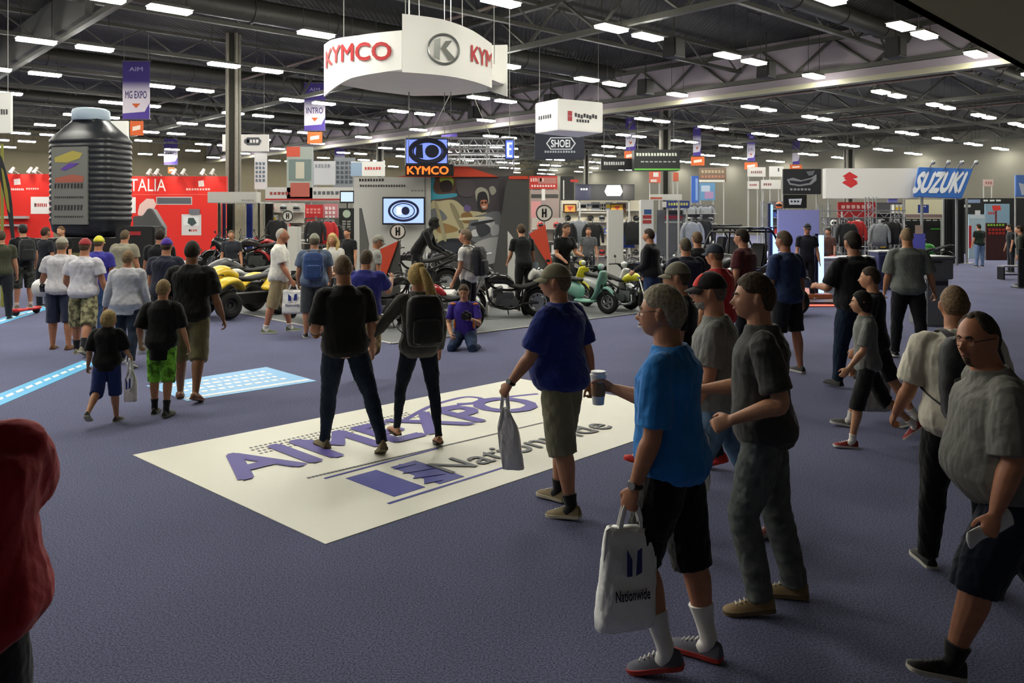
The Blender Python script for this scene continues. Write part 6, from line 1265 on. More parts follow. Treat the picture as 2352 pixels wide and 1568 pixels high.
def quad(u, Y, yaw, label, c1, c2, z0=0):
    r = thing('quad_bike', (XU(u, Y), Y, z0), 0, label, 'quad bike', rot=(0, 0, R_(yaw))); m1 = mat(c1, .3, spec=.6); bk = mat('1a1a1c', .55)
    for x, y in ((.62, .46), (.62, -.46), (-.60, .46), (-.60, -.46)): wheel(r, x, .29, .29, .10, 6, w_=.13, rim='5a5c5e', y=y, disc=False)
    b = MB(); b.box((0, 0, .36), (1.15, .34, .22)); 
    for x in (.62, -.60): b.cyl((x, -.42, .30), (x, .42, .30), .035, n=8)
    b.cyl((.45, -.2, .42), (.62, -.38, .32), .02, n=6); b.cyl((.45, .2, .42), (.62, .38, .32), .02, n=6); b.build('chassis', bk, r)
    for nm, x0, x1, c in (('front_fender', .95, .28, m1), ('rear_fender', -.28, -.95, m1)):
        for y in (-1, 1):
            P_tube(nm, [(x0, y*.42, .58), ((x0*2+x1)/3, y*.45, .76), ((x0+2*x1)/3, y*.43, .78), (x1, y*.34, .62)], [(.16, .05), (.21, .07), (.21, .07), (.15, .05)], c, r, 14, ref=(0, 1, 0))
    P_tube('bonnet', [(1.02, 0, .60), (.84, 0, .78), (.50, 0, .94), (.20, 0, .84)], [(.15, .07), (.24, .13), (.22, .14), (.13, .10)], m1, r, 16, ref=(0, 1, 0))
    for y in (-.18, .18): b = MB(); b.ell((.93, y, .64), (.05, .08, .05)); b.build('headlight', mat('d8dcd8', .1), r, 'all')
    P_tube('seat', [(.12, 0, .78), (-.15, 0, .76), (-.45, 0, .80), (-.75, 0, .84)], [(.10, .05), (.15, .06), (.16, .06), (.12, .04)], mat(c2, .6), r, 14, ref=(0, 1, 0))
    b = MB(); b.tube([(.20, -.38, 1.02), (.32, -.15, 1.02), (.36, 0, .96), (.32, .15, 1.02), (.20, .38, 1.02)], [.016]*5, 8, 5); b.cyl((.36, 0, .96), (.46, 0, .78), .03, n=8); b.build('handlebar', bk, r, 'all')
    b = MB()
    for y in (-.28, -.14, 0, .14, .28): b.cyl((.62, y, .90), (.98, y, .86), .010, n=5)
    for x in (.62, .98): b.cyl((x, -.3, .88), (x, .3, .88), .012, n=5)
    b.tube([(1.08, -.28, .40), (1.12, -.2, .62), (1.12, .2, .62), (1.08, .28, .40)], [.018]*4, 8, 4); b.build('front_rack', bk, r)
    return r
def utv(u, Y, yaw, label, c1, z0=0):
    r = thing('utility_vehicle', (XU(u, Y), Y, z0), 0, label, 'off-road buggy', rot=(0, 0, R_(yaw))); m1 = mat(c1, .35, spec=.6); bk = mat('161618', .5)
    for x, y in ((.98, .62), (.98, -.62), (-.95, .62), (-.95, -.62)): wheel(r, x, .36, .36, .11, 6, w_=.14, rim='4a4c4e', y=y, disc=False)
    b = MB(); b.box((0, 0, .45), (2.2, .9, .25)); b.build('chassis', bk, r, bevel=.03)
    P_tube('bonnet', [(1.35, 0, .70), (1.15, 0, .86), (.80, 0, 1.0), (.50, 0, 1.05)], [(.35, .10), (.50, .16), (.56, .17), (.56, .15)], m1, r, 18, ref=(0, 1, 0))
    for y in (-1, 1): P_tube('side_panel', [(.50, y*.60, .75), (0, y*.64, .66), (-.5, y*.64, .75), (-1.25, y*.56, .95)], [(.05, .20), (.05, .16), (.06, .22), (.05, .14)], m1, r, 12, ref=(0, 1, 0))
    b = MB()
    for y in (-.60, .60): b.tube([(.62, y, 1.05), (.25, y*.95, 1.72), (-.30, y*.93, 1.80), (-.70, y*.95, 1.72), (-1.15, y, 1.02)], [.028]*5, 8, 5); b.cyl((-.45, y*.94, 1.78), (-.40, y, .8), .025, n=8)
    for x, z in ((.25, 1.72), (-.70, 1.72), (-.3, 1.8)): b.cyl((x, -.57, z), (x, .57, z), .026, n=8)
    b.build('roll_cage', bk, r, 'all'); b = MB(); b.b2((-.72, -.58, 1.80), (.25, .58, 1.84)); b.build('roof', bk, r, bevel=.015)
    for y in (-.3, .3):
        b = MB(); b.box((-.20, y, .78), (.5, .48, .14)); b.box((-.48, y, 1.12), (.14, .46, .62), Matrix.Rotation(R_(-12), 3, 'Y')); b.build('seat', mat('242428', .7), r, bevel=.04)
    b = MB(); b.torus((.22, .3, 1.08), (-.8, 0, .5), .17, .016); b.build('steering_wheel', bk, r, 'all')
    for y in (-.32, .32): b = MB(); b.ell((1.32, y, .80), (.06, .10, .05)); b.build('headlight', mat('cfd4d8', .1), r, 'all')
    return r
K0 = .34
quad(556, 17.3, 232, 'yellow and black sport quad bike at the corner of the grey carpet', 'd8b81e', '2a2a2c', .012); quad(462, 19.4, 215, 'white and black quad bike behind the yellow one', 'c4c6c4', '1c1c1c', .012); quad(566, 20.2, 200, 'black and grey quad bike right behind the yellow one', '4a4a4c', '1c1c1c', .012)
motorcycle(545, 0, 22.2, 170, 'black and red motorcycle at the left end of the rear plinth', '26262a', 'sport', 'a82a2c', .55); motorcycle(590, 0, 22.0, 195, 'dark motorcycle on the middle of the rear plinth', '2a2426', 'naked', '6a2a2c', .55); motorcycle(628, 0, 22.4, 165, 'red motorcycle on the right end of the rear plinth', 'a82a2c', 'dirt', 'c8c8c4', .55)
motorcycle(690, 0, 16.2, 118, 'black dirt motorcycle with knobbly tyres behind the older man in white', '1c1c1e', 'dirt', '26262a', .012); motorcycle(900, 0, 15.4, 40, 'black motorcycle partly hidden by the ponytail woman', '1a1a1c', 'naked', '3a3a3c', .012)
motorcycle(1010, 0, 15.2, 160, 'dark motorcycle with a red tank in front of the kneeling photographer', '9a2026', 'cruiser', '1c1c1e', .012, 1.9); motorcycle(1160, 0, 16.9, 190, 'long black cruiser with chrome exhaust in front of the shark-fin board', '18181a', 'cruiser', '1c1c1e', .012, 2.1)
motorcycle(1232, 0, 18.0, 250, 'white and red motorcycle with its handlebar towards the aisle', 'd0d0cc', 'sport', 'a8282c', .012); motorcycle(960, 0, 18.4, 180, 'black motorcycle on the long white plinth', '17171a', 'naked', None, K0); motorcycle(1040, 0, 19.2, 172, 'silver and black motorcycle under the mural', '3a3c40', 'naked', 'b0b2b4', K0)
scooter(1338, 17.9, -38, 'mint green scooter with a round front wheel', '7fb0a0', '7fb0a0', '2c2c2e', .012); scooter(1312, 19.6, -60, 'yellow and black scooter behind the mint green one', 'c8c21e', '1c1c1c', z0=.012); scooter(1394, 18.8, -42, 'white scooter between the mint and the yellow ones', 'd2d4d4', '5a5a5c', z0=.012); motorcycle(1436, 0, 18.0, -48, 'yellow and black street motorcycle at the right end of the scooters', 'c8c21e', 'naked', '1c1c1c', .012, 1.8)
scooter(1352, 22.0, 200, 'black scooter parked behind the yellow one', '1b1b1d', z0=.012); motorcycle(1560, 0, 21, 170, 'black motorcycle behind the grey-haired man in navy', '232325', 'naked'); utv(1690, 20.5, 215, 'big black off-road buggy with a roll cage', '232427'); utv(1640, 27.5, 200, 'second black buggy farther back with a red stripe', '2e2e30')
quad(1745, 17.6, 200, 'black quad bike beside the blue-lit stage', '1e1f24', '1b1b1d'); motorcycle(1800, 0, 24.0, 200, 'silver motorcycle at the back of the blue-lit stage', '9a9ca4', 'sport', None, .12)
motorcycle(1930, 0, 24.5, 160, 'red and black dirt motorcycle at the far right stand', '9a2a2a', 'dirt', '26262a'); motorcycle(2138, 0, 35, 180, 'green and black motorcycle in front of the black drapes', '3a8a3a', 'sport', '1c1c1c'); motorcycle(2035, 0, 26, 150, 'black motorcycle among the wheel displays', '202024', 'naked')
# hoverboard under the rider
hv = P['ride1']; r = thing('hoverboard', (XU(60, 17.5), 17.5, 0), R_(78), 'bright red self-balancing board ridden by the man with the black backpack', 'hoverboard')
for x in (-.28, .28): b = MB(); b.torus((x, 0, .085), (1, 0, 0), .06, .028, 20, 8, r2=.035); b.cyl((x-.02, 0, .085), (x+.02, 0, .085), .04, n=12); b.build('wheel', mat('1a1a1a', .7), r)
b = MB(); b.tube([(-.30, 0, .12), (-.12, 0, .115), (0, 0, .11), (.12, 0, .115), (.30, 0, .12)], [(.11, .045), (.10, .035), (.05, .03), (.10, .035), (.11, .045)], 14, 4, ref=(0, 1, 0)); b.build('deck', mat('c4202a', .35), r, 'all')

# ------------------------------------------------------------------ helmets, jackets, boxes: goods of the booths
def helmet_proto(col, lab):
    r = thing('helmet', (0, 0, 0), 0, lab, 'helmet'); b = MB()
    def fn(d):
        p = Vector((d.x*.125, d.y*.16, d.z*.13)); 
        if d.z < -.75: p.z = -.1
        return p
    b.ell((0, 0, .13), (.125, .16, .13), n=20, m=14, fn=fn); b.build('shell', mat(col, .25, spec=.6), r, 'all')
    b = MB()
    def vf(d):
        a = abs(math.degrees(math.atan2(d.x, -d.y))); e = math.degrees(math.asin(max(-1, min(1, d.z)))); k = 1.03 if a < 62 and -22 < e < 26 else .9
        return Vector((d.x*.125, d.y*.16, d.z*.13))*k
    b.ell((0, 0, .14), (.1, .1, .1), n=24, m=18, fn=vf); b.build('visor', mat('15171c', .08, spec=.8), r, 'all'); kids(r); return r
HC_ = {'white': 'd8d8d4', 'black': '1c1c1e', 'red': 'b8282a', 'blue': '2c4aa0', 'yellow': 'c8b82a', 'silver': '8c9096', 'orange': 'd0602a', 'green': '4a9a3a'}
HP = {}
def place_helmet(col, loc, rz, lab, grp, sc=1):
    if col not in HP: HP[col] = o = helmet_proto(HC_[col], lab); 
    else: o = copy_tree(HP[col])
    o.location = loc; o.rotation_euler = (0, 0, rz); o.scale = (sc,)*3; o['label'] = lab; o['group'] = grp; return o
def jacket(u, Y, z, col, lab, grp, h=.75, rz=0):
    r = thing('jacket', (XU(u, Y), Y, z), rz, lab, 'jacket', grp); b = MB(); rg = []
    for t, w_, d in ((0, .25, .09), (.3, .23, .10), (.7, .26, .10), (.88, .24, .08), (.96, .12, .06), (1, .06, .05)): rg.append(b.ring(VZ*(t*h-h), VX, Vector((0, 1, 0)), w_, d, 18, 2.6))
    b.loft(rg); m = mat(col, .8, kind='cloth'); b.build('torso', m, r, 'all')
    for s in (-1, 1): P_tube('sleeve', [(s*.20, 0, -.10*h), (s*.30, 0, -.35*h), (s*.33, -.02, -.8*h)], [.07, .065, .05], m, r, 10)
    b = MB(); b.tube([(0, 0, .02), (0, 0, .10), (.03, 0, .14)], [.008]*3, 6, 3); b.build('hanger', mat('9a9a98', .3, .7), r); return r
def shelf_wall(u0, v0, u1, v1, Y, rows, label, back, goods, seed, per=None, cols=None, title=''):
    """free-standing display wall with shelves; helmets, jackets or boxes on it, each a thing"""
    p = panel('shelf_wall', label, 'display shelves', u0, v0, u1, v1, Y, back, .12); r = p['root']; z1 = ZV(v0, Y); zb = max(.35, ZV(v1, Y)); wd = p['wd']; rr = random.Random(seed); x0 = XU(u0, Y)
    for j in range(rows):
        z = zb + (z1-zb)*(j+.12)/rows; b = MB(); b.b2((-wd/2, -.45, z-.02), (wd/2, -.06, z)); b.build('shelf', mat('c8c6be', .5), r, False)
        hh = (z1-zb)/rows; step = {'helmet': .42, 'box': .5, 'jacket': .62}[goods[j % len(goods)]]; n = int(wd/step); kind = goods[j % len(goods)]
        for i in range(n):
            if rr.random() < .12: continue
            x = x0 + wd*(i+.5)/n; c = rr.choice(cols or list(HC_))
            if kind == 'helmet': place_helmet(c, (x, Y-.27, z), rr.uniform(-.5, .5), '%s helmet on %s of %s' % (c, ('the lowest shelf', 'the second shelf', 'the third shelf', 'the top shelf')[min(j, 3)], title), 'helmets on ' + title)
            elif kind == 'jacket': 
                jacket(U0+x*F/Y, Y-.28, z+hh-.15, HC_[c], '%s riding jacket hanging on %s' % (c, title), 'riding jackets on ' + title, h=min(.75, hh*.8))
                
            else:
                h = min(hh*.7, rr.uniform(.18, .4)); w_ = step*rr.uniform(.5, .85); q = thing('product_box', (x, Y-.27, z), 0, '%s product box on %s' % (c, title), 'box', 'product boxes on ' + title); b = MB(); b.b2((-w_/2, -.12, 0), (w_/2, .12, h)); b.build('carton', mat(HC_[c], .6), q, False); b = MB(); b.b2((-w_*.4, -.125, h*.3), (w_*.4, -.119, h*.7)); b.build('printed_label', mat(rr.choice(['d8d8d4', '1c1c1e', 'd8b83a']), .6), q, False)
    return p
shelf_wall(612, 466, 700, 560, 29, 4, 'white shelf wall of the parts booth left of the red poster', 'bcb8b0', ['box', 'helmet'], 3, title='the parts booth left of the red poster', cols=['white', 'black', 'red', 'silver'])
shelf_wall(700, 500, 780, 560, 28.6, 3, 'low shelf wall of the parts booth under the red poster', '55504c', ['box', 'helmet'], 4, title='the low shelves under the red poster', cols=['black', 'red', 'silver', 'white'])
shelf_wall(1222, 500, 1296, 585, 31, 3, 'white shelf wall left of the lit helmet wall', 'b8b4ac', ['box', 'box', 'helmet'], 5, title='the shelves left of the lit helmet wall')
shelf_wall(1290, 460, 1472, 590, 33, 5, 'long brightly lit cream helmet wall under the dark fascia', 'd6cfbc', ['helmet', 'helmet', 'box', 'helmet', 'box'], 6, title='the long lit helmet wall', cols=['white', 'black', 'red', 'silver', 'blue', 'black'])
shelf_wall(1768, 463, 1800, 540, 30, 4, 'narrow shelf wall behind the buggy', '6a6a72', ['box', 'helmet'], 7, title='the narrow shelves behind the buggy')
shelf_wall(1895, 500, 2005, 590, 31, 4, 'shelf wall under the red fascia on the right', '5e5c60', ['box', 'helmet'], 8, title='the shelves under the red fascia', cols=['white', 'black', 'red', 'silver'])
shelf_wall(2000, 465, 2070, 575, 32, 4, 'grey display wall of wheels and parts left of the black drapes', '4a4a50', ['box', 'box', 'helmet'], 9, title='the grey display wall by the black drapes', cols=['white', 'silver', 'black', 'silver'])
shelf_wall(1565, 470, 1640, 560, 34, 4, 'display shelves between the white slab and the buggy', '6e6e72', ['jacket', 'box', 'helmet'], 10, title='the shelves beside the blue poster', cols=['white', 'blue', 'silver', 'black'])
for x, z in ((1310, 458), (1380, 458), (1440, 458)): X = XU(x, 31.5); lamp(X, 31.0, ZV(430, 31.5), X, 33, ZV(520, 33), 60, spot=120)
RB = [
 ('dark fascia with a lit hexagonal helmet logo over the helmet wall', 1321, 423, 1457, 460, 32, '1e2126', 'posts', [('prect', 1321, 424, 1357, 459, '1c2038'), ('bars', 1333, 432, 1350, 438, 'c8ccd0', 3, 1), ('poly', [(1388, 440), (1394, 425), (1424, 425), (1430, 440), (1424, 450), (1394, 450)], 'e0e4e4'), ('bars', 1398, 431, 1420, 445, '1c1c1c', 3, 1), ('prect', 1430, 424, 1457, 459, '2c2c2c')]),
 ('yellow and orange lit screen panel on the helmet wall, nearer the round sign', 1293, 468, 1324, 489, 32.6, '4a3020', None, [('prect', 1297, 471, 1321, 486, 'd8a04c'), ('poly', [(1302, 474), (1318, 474), (1308, 484)], 'c8483a')]),
 ('yellow and orange lit screen panel on the helmet wall, nearer the white slabs', 1402, 467, 1438, 490, 32.6, '4a3020', None, [('prect', 1403, 470, 1430, 487, 'd8a83c'), ('poly', [(1410, 474), (1424, 472), (1418, 484)], 'c8483a')]),
 ('white photo strip on the helmet wall', 1330, 466, 1396, 490, 32.7, 'd0ccc0', None, [('bars', 1333, 468, 1362, 474, '4a5a8a', 4, 1), ('bars', 1333, 478, 1350, 485, 'c8583c', 2, 1), ('bars', 1364, 468, 1392, 484, '2a2a2a', 5, 2)]),
 ('red fascia board with white print right of the dark slanted wall', 1216, 404, 1280, 434, 34, 'b8302c', 'posts', [('bars', 1218, 408, 1250, 420, 'd8b0a8', 6, 1), ('prect', 1236, 408, 1278, 422, 'a87068'), ('bars', 1220, 424, 1276, 431, 'e0c8c4', 9, 1)]),
 ('pink and grey shelving panel below the red fascia board', 1218, 436, 1284, 500, 33.5, '9a8a86', 'floor', [('prect', 1220, 446, 1282, 455, '3c3c3a'), ('prect', 1220, 462, 1242, 500, 'c88a8c'), ('prect', 1244, 434, 1252, 460, 'd8d8d4')]),
 ('black tall board behind the helmet wall', 1287, 405, 1318, 460, 38, '2a2a2a', 'posts', [('prect', 1293, 414, 1296, 458, 'c0c0bc'), ('prect', 1310, 412, 1328, 418, 'b83a34')]),
 ('orange and white square poster high beyond the helmet wall', 1491, 394, 1517, 420, 44, 'c8604c', 'posts', [('prect', 1500, 396, 1512, 406, 'd8d4d0'), ('prect', 1494, 412, 1508, 418, 'd8c8c0')]),
 ('orange strip poster beside the right column', 1546, 396, 1558, 416, 44, 'b85840', 'posts', []),
 ('white and red canopy board beside the white slim slab', 1492, 446, 1566, 460, 27, 'd0cec8', 'posts', [('prect', 1493, 453, 1520, 457, 'c8583c')]),
 ('grey cabinet panel right of the slim white slab', 1508, 482, 1568, 555, 29, '55575c', 'floor', [('prect', 1526, 495, 1566, 503, '8c2c3c'), ('prect', 1526, 508, 1566, 512, 'a8a8a4'), ('prect', 1528, 484, 1566, 492, '2a2a2c')]),
 ('blue framed strip of small pictures above the grey cabinet', 1530, 461, 1583, 478, 28.5, '2c3a78', 'posts', [('bars', 1534, 465, 1580, 474, 'c8c86a', 8, 1), ('prect', 1520, 463, 1530, 476, 'c8c4c0')]),
 ('bright blue vertical banner beyond the buggy', 1588, 404, 1604, 465, 40, '3c68c0', 'posts', [('prect', 1597, 410, 1602, 460, '8fb0e0')]),
 ('pale blue photographic poster beside the bright blue banner', 1606, 420, 1642, 460, 40, '6a9ac4', 'posts', [('prect', 1610, 426, 1630, 440, 'c0d0e0'), ('prect', 1618, 440, 1638, 456, 'b090b8')]),
 ('brown framed picture on the back wall', 1605, 385, 1668, 418, 60, '6a5a4c', 'posts', [('bars', 1610, 390, 1664, 400, '9a8a70', 7, 1), ('bars', 1610, 402, 1664, 410, 'a06a54', 7, 1), ('prect', 1605, 413, 1664, 418, 'c8c8c0')]),
 ('white framed sign, upper left of the four on the back wall', 1717, 384, 1758, 406, 50, 'c2c0ba', 'posts', [('bars', 1724, 392, 1750, 400, '7a5a5a', 6, 1)]),
 ('white framed sign, upper right of the four on the back wall', 1767, 382, 1800, 406, 50, 'd0d0cc', 'posts', [('prect', 1786, 386, 1789, 394, '3a3a3a')]),
 ('white framed sign, lower left of the four on the back wall', 1717, 416, 1743, 434, 50, 'c2c0ba', 'posts', [('bars', 1721, 422, 1738, 428, '8a3a3a', 4, 1)]),
 ('white framed sign, lower right of the four on the back wall', 1748, 413, 1793, 434, 50, 'c6c4be', 'posts', [('bars', 1753, 420, 1772, 428, '7a4a4a', 4, 1)]),
 ('black poster with a pale grinning oval emblem', 1798, 388, 1885, 446, 29, '26272c', 'posts', [('poly', [(1806, 412), (1820, 408), (1840, 414), (1862, 408), (1874, 400), (1874, 414), (1862, 424), (1835, 428), (1812, 424)], '8a8c94'), ('poly', [(1812, 414), (1838, 417), (1866, 410), (1858, 420), (1835, 424), (1814, 420)], '2a2c34'), ('bars', 1813, 432, 1862, 439, '9a9ca4', 6, 1), ('poly', [(1850, 394), (1870, 392), (1866, 402), (1856, 404)], '6a6c74')]),
 ('small black square sign with a white emblem below the oval poster', 1799, 447, 1852, 478, 28.6, '111214', 'posts', [('poly', [(1810, 457), (1841, 456), (1838, 470), (1812, 470)], 'c8ccd4'), ('bars', 1814, 460, 1836, 466, '2a3040', 3, 1)]),
 ('red fascia with white marks on the right-hand stand', 1924, 464, 2010, 500, 30.5, '9a2226', 'posts', [('bars', 1930, 470, 2000, 482, 'c89a98', 6, 1), ('prect', 1930, 486, 1934, 500, 'c8c8c8')]),
 ('cream back wall with a dark blue square poster', 2078, 458, 2164, 492, 40, 'c9c4a6', 'floor', [('prect', 2107, 470, 2132, 489, '283a7c'), ('bars', 2114, 472, 2126, 476, 'c8c8c8', 3, 1)]),
 ('long reddish rail panel over the black display', 2034, 492, 2176, 500, 38, '8a7472', 'posts', []),
 ('low black display front under the reddish rail', 2072, 502, 2176, 545, 38.5, '191a1a', 'floor', [('bars', 2078, 504, 2170, 508, 'a8a8a4', 6, 1), ('prect', 2136, 524, 2158, 527, '4aa03a')]),
 ('blue-lit block beside the kiosk', 2094, 536, 2124, 575, 30, '5a5ab8', 'floor', [('prect', 2100, 517, 2116, 537, 'a08a82')]),
 ('violet hanging patch above the grey display wall', 2040, 446, 2060, 470, 36, '8a88d0', 'posts', []),
 ('small red and white sign on the far back wall', 2259, 412, 2281, 428, 60, 'a08a84', 'posts', [('bars', 2262, 416, 2278, 425, '7a4a4a', 3, 1)]),
 ('blue and white tall sign at the right picture edge', 2332, 402, 2370, 452, 34, '5a80c8', 'posts', [('poly', [(2338, 420), (2360, 425), (2365, 445), (2345, 448)], 'c8d0e0')]),
 ('white upright sign beside the distant walker', 2224, 492, 2262, 545, 42, '9ab0bc', 'floor', [('prect', 2224, 518, 2230, 570, 'a8242a'), ('prect', 2226, 494, 2260, 502, 'b8c4cc'), ('prect', 2238, 483, 2250, 494, 'c8ccd0')]),
 ('blue poster panel with red lettering at the far right booth', 2262, 468, 2318, 522, 44, '7a96a8', 'floor', [('poly', [(2277, 472), (2296, 472), (2298, 482), (2280, 484)], 'c83a34'), ('bars', 2268, 486, 2284, 494, 'b83a34', 3, 1), ('prect', 2284, 484, 2288, 520, '6a2a2a')]),
 ('black back wall of the far right booth', 2210, 455, 2352, 580, 47, '1d1f20', 'floor', [('prect', 2216, 458, 2250, 466, '7a8aa8'), ('bars', 2256, 458, 2300, 464, 'c8ccc8', 3, 1), ('prect', 2212, 470, 2228, 476, 'a8a8a4')]),
 ('green and red lit counter of the far right booth', 2264, 512, 2312, 560, 40, '3a1c1c', 'floor', [('bars', 2266, 514, 2306, 520, '8ac83a', 6, 1), ('bars', 2268, 524, 2308, 540, 'a8302a', 5, 2)]),
]
misc(RB)
# the long white banner of the right-hand stand with its blue sloped sign
p = panel('fabric_banner', 'long pale grey fabric banner with a red angular letter', 'banner', 1893, 387, 2103, 456, 36, 'c6c4c0', .4, 'posts')
pshape(p, 'printed_logo', [[(1947, 395), (1966, 406), (1962, 410), (1940, 410), (1931, 405)], [(1934, 410), (1946, 404), (1966, 418), (1952, 424)], [(1930, 420), (1936, 415), (1958, 416), (1966, 422), (1950, 432)]], 'b8282c')
r = thing('stand_sign', (XU(2160, 35.5), 35.5, 0), 0, 'blue slanted sign with white brush lettering beside the long pale banner', 'sign'); s = 35.5/F; z = lambda v: ZV(v, 35.5); b = MB()
b.poly([(-64*s, z(452)), (-52*s, z(384)), (72*s, z(388)), (46*s, z(456))], (0, 0, 0), VX, VZ, Vector((0, -1, 0)), .12); b.build('board', mat('3a6ab4', .5), r, bevel=.02)
def sk_(x, y, d=0): return Vector((x+.42*(y-z(420))-.1, -.14-d, y))
q, f = txtmesh('SUZUKI', 2.1, .95, .06, cx=True); me = bpy.data.meshes.new('lettering'); me.from_pydata([tuple(sk_(a[0], a[1]+z(419), a[2])) for a in q], [], f); me.materials.append(mat('d8dce2', .5)); o = bpy.data.objects.new('lettering', me); COL.objects.link(o); o.parent = r
b = MB()
for x in (-40*s, 40*s): b.cyl((x, .1, 0), (x, .1, z(440)), .06, n=8)
for x in (-30, 5, 35, 68): b.cyl((x*s, 0, z(392)), ((x+3)*s, -.3, z(376)), .03, n=6); b.ell(((x+4)*s, -.35, z(374)), (.08, .12, .10))
b.build('post', mat('8a8c90', .4, .5), r); lamp(XU(1990, 33), 33.0, 3.2, XU(1985, 36), 36, ZV(430, 36), 60, spot=110, col=(.9, .95, 1))
# black drapes on the right
r = thing('drape', (XU(2190, 37), 37, 0), 0, 'tall black drape with silver posts right of the kiosk', 'curtain'); w_ = 46*37/F; b = MB(); rg = []
for zc in (0, ZV(457, 37)): rg.append([Vector((-w_/2+w_*i/16, .06*math.sin(i*2.3), zc)) for i in range(17)] + [Vector((w_/2-w_*i/16, .06*math.sin((16-i)*2.3)+.04, zc)) for i in range(17)])
b.loft(rg).build('fabric', mat('161517', .9, kind='cloth'), r); b = MB()
for x in (-w_/2, w_/2+.15): b.cyl((x, 0, 0), (x, 0, ZV(456, 37)), .05, n=8); b.cyl((x, 0, 0), (x, 0, .03), .3, n=16)
b.build('post', mat('9a9a96', .4, .5), r)
# blue-lit stage
r = thing('lit_stage', (XU(1842, 20.0), 19.0, 0), 0, 'low stage with orange and pink glowing front edges under blue light', 'stage'); w_ = 1.35; b = MB(); b.b2((-w_, 0, 0), (w_*.55, 3.2, .115)); b.build('deck', mat('5a3a38', .5), r, bevel=.01)
b = MB(); b.b2((-w_, -.012, .02), (w_*.55, 0, .06)); b.build('glowing_edge', mat((255, 130, 110), .5, em=1.0), r, False); b = MB(); b.b2((-w_*.9, .8, .115), (w_*.5, 3.0, .22)); b.build('upper_step', mat('b86a4c', .5), r, bevel=.01)  # orange light on the platform is put into the upper step's base colour
def light_col(u, Y, v0, v1, label, e=2.6, w=.12):
    z1 = ZV(v0, Y); z0 = max(.12, ZV(v1, Y)); r = thing('light_column', (XU(u, Y), Y, .12 if Y < 24 else 0), 0, label, 'light column'); zb = r.location.z; b = MB(); b.b2((-w/2, -.05, .05), (w/2, .05, z1-zb)); b.build('glowing_tube', mat((150, 190, 255), .5, em=e), r, False); b = MB(); b.b2((-w/2-.10, -.06, 0), (-w/2-.02, .06, z1-zb+.04)); b.b2((-w/2-.1, -.08, 0), (w/2+.06, .08, .05)); b.build('frame', mat('2a3050', .5), r, False)
light_col(1885, 20.2, 540, 615, 'blue-white glowing column at the right end of the stage'); light_col(1780, 21.5, 538, 600, 'blue-white glowing column at the left end of the stage', 2.0); light_col(1772, 27, 470, 560, 'slim white glowing upright behind the buggy', 1.2, .06)
l = lamp(XU(1840, 20), 21.0, 2.6, XU(1840, 20), 21.5, 0, 45, 1.2, (.35, .45, 1.0)); l = lamp(XU(1790, 23), 23.0, 2.4, XU(1790, 23), 23.5, 0, 30, 1.0, (.45, .55, 1.0))
p = panel('stage_backdrop', 'violet-blue lit backdrop behind the stage', 'backdrop', 1786, 482, 1880, 600, 25.5, '8a8cc0', .15)
def truss_post(u, Y, top, label):
    r = thing('truss_tower', (XU(u, Y), Y, 0), 0, label, 'truss'); b = MB(); z1 = ZV(top, Y)
    for x in (-.14, .14):
        for y in (-.14, .14): b.cyl((x, y, 0), (x, y, z1), .022, n=6)
    z = .1; i = 0
    while z < z1-.3: b.cyl((-.14 if i % 2 else .14, -.14, z), (.14 if i % 2 else -.14, -.14, z+.28), .011, n=5); b.cyl((-.14 if i % 2 else .14, .14, z), (.14 if i % 2 else -.14, .14, z+.28), .011, n=5); z += .28; i += 1
    b.build('truss_frame', mat('a4a6ac', .35, .7), r); b = MB(); b.b2((-.3, -.3, 0), (.3, .3, .02)); b.build('base_plate', mat('4a4a4c', .5), r, False)
for u, t in ((1760, 462), (1893, 470), (1928, 505), (2000, 452), (2060, 470), (1905, 520)): truss_post(u, 27.5 + (u % 7)*.4, t, 'silver truss tower on the right-hand stands, %s' % {1760: 'nearest the buggy', 1893: 'beside the glowing column', 1928: 'under the red fascia', 2000: 'right of the red fascia', 2060: 'left of the cream back wall', 1905: 'shortest of them'}[u])
r = thing('truss_beam', (XU(1960, 27.5), 27.5, ZV(500, 27.5)), 0, 'silver truss beam across the right-hand stands', 'truss'); b = MB()
for y in (-.12, .12):
    for zc in (0, .24): b.cyl((-1.6, y, zc), (1.7, y, zc), .02, n=6)
for i in range(14): b.cyl((-1.6+i*.235, -.12, 0 if i % 2 else .24), (-1.6+(i+1)*.235, -.12, .24 if i % 2 else 0), .010, n=5)
b.build('truss_frame', mat('a4a6ac', .35, .7), r)
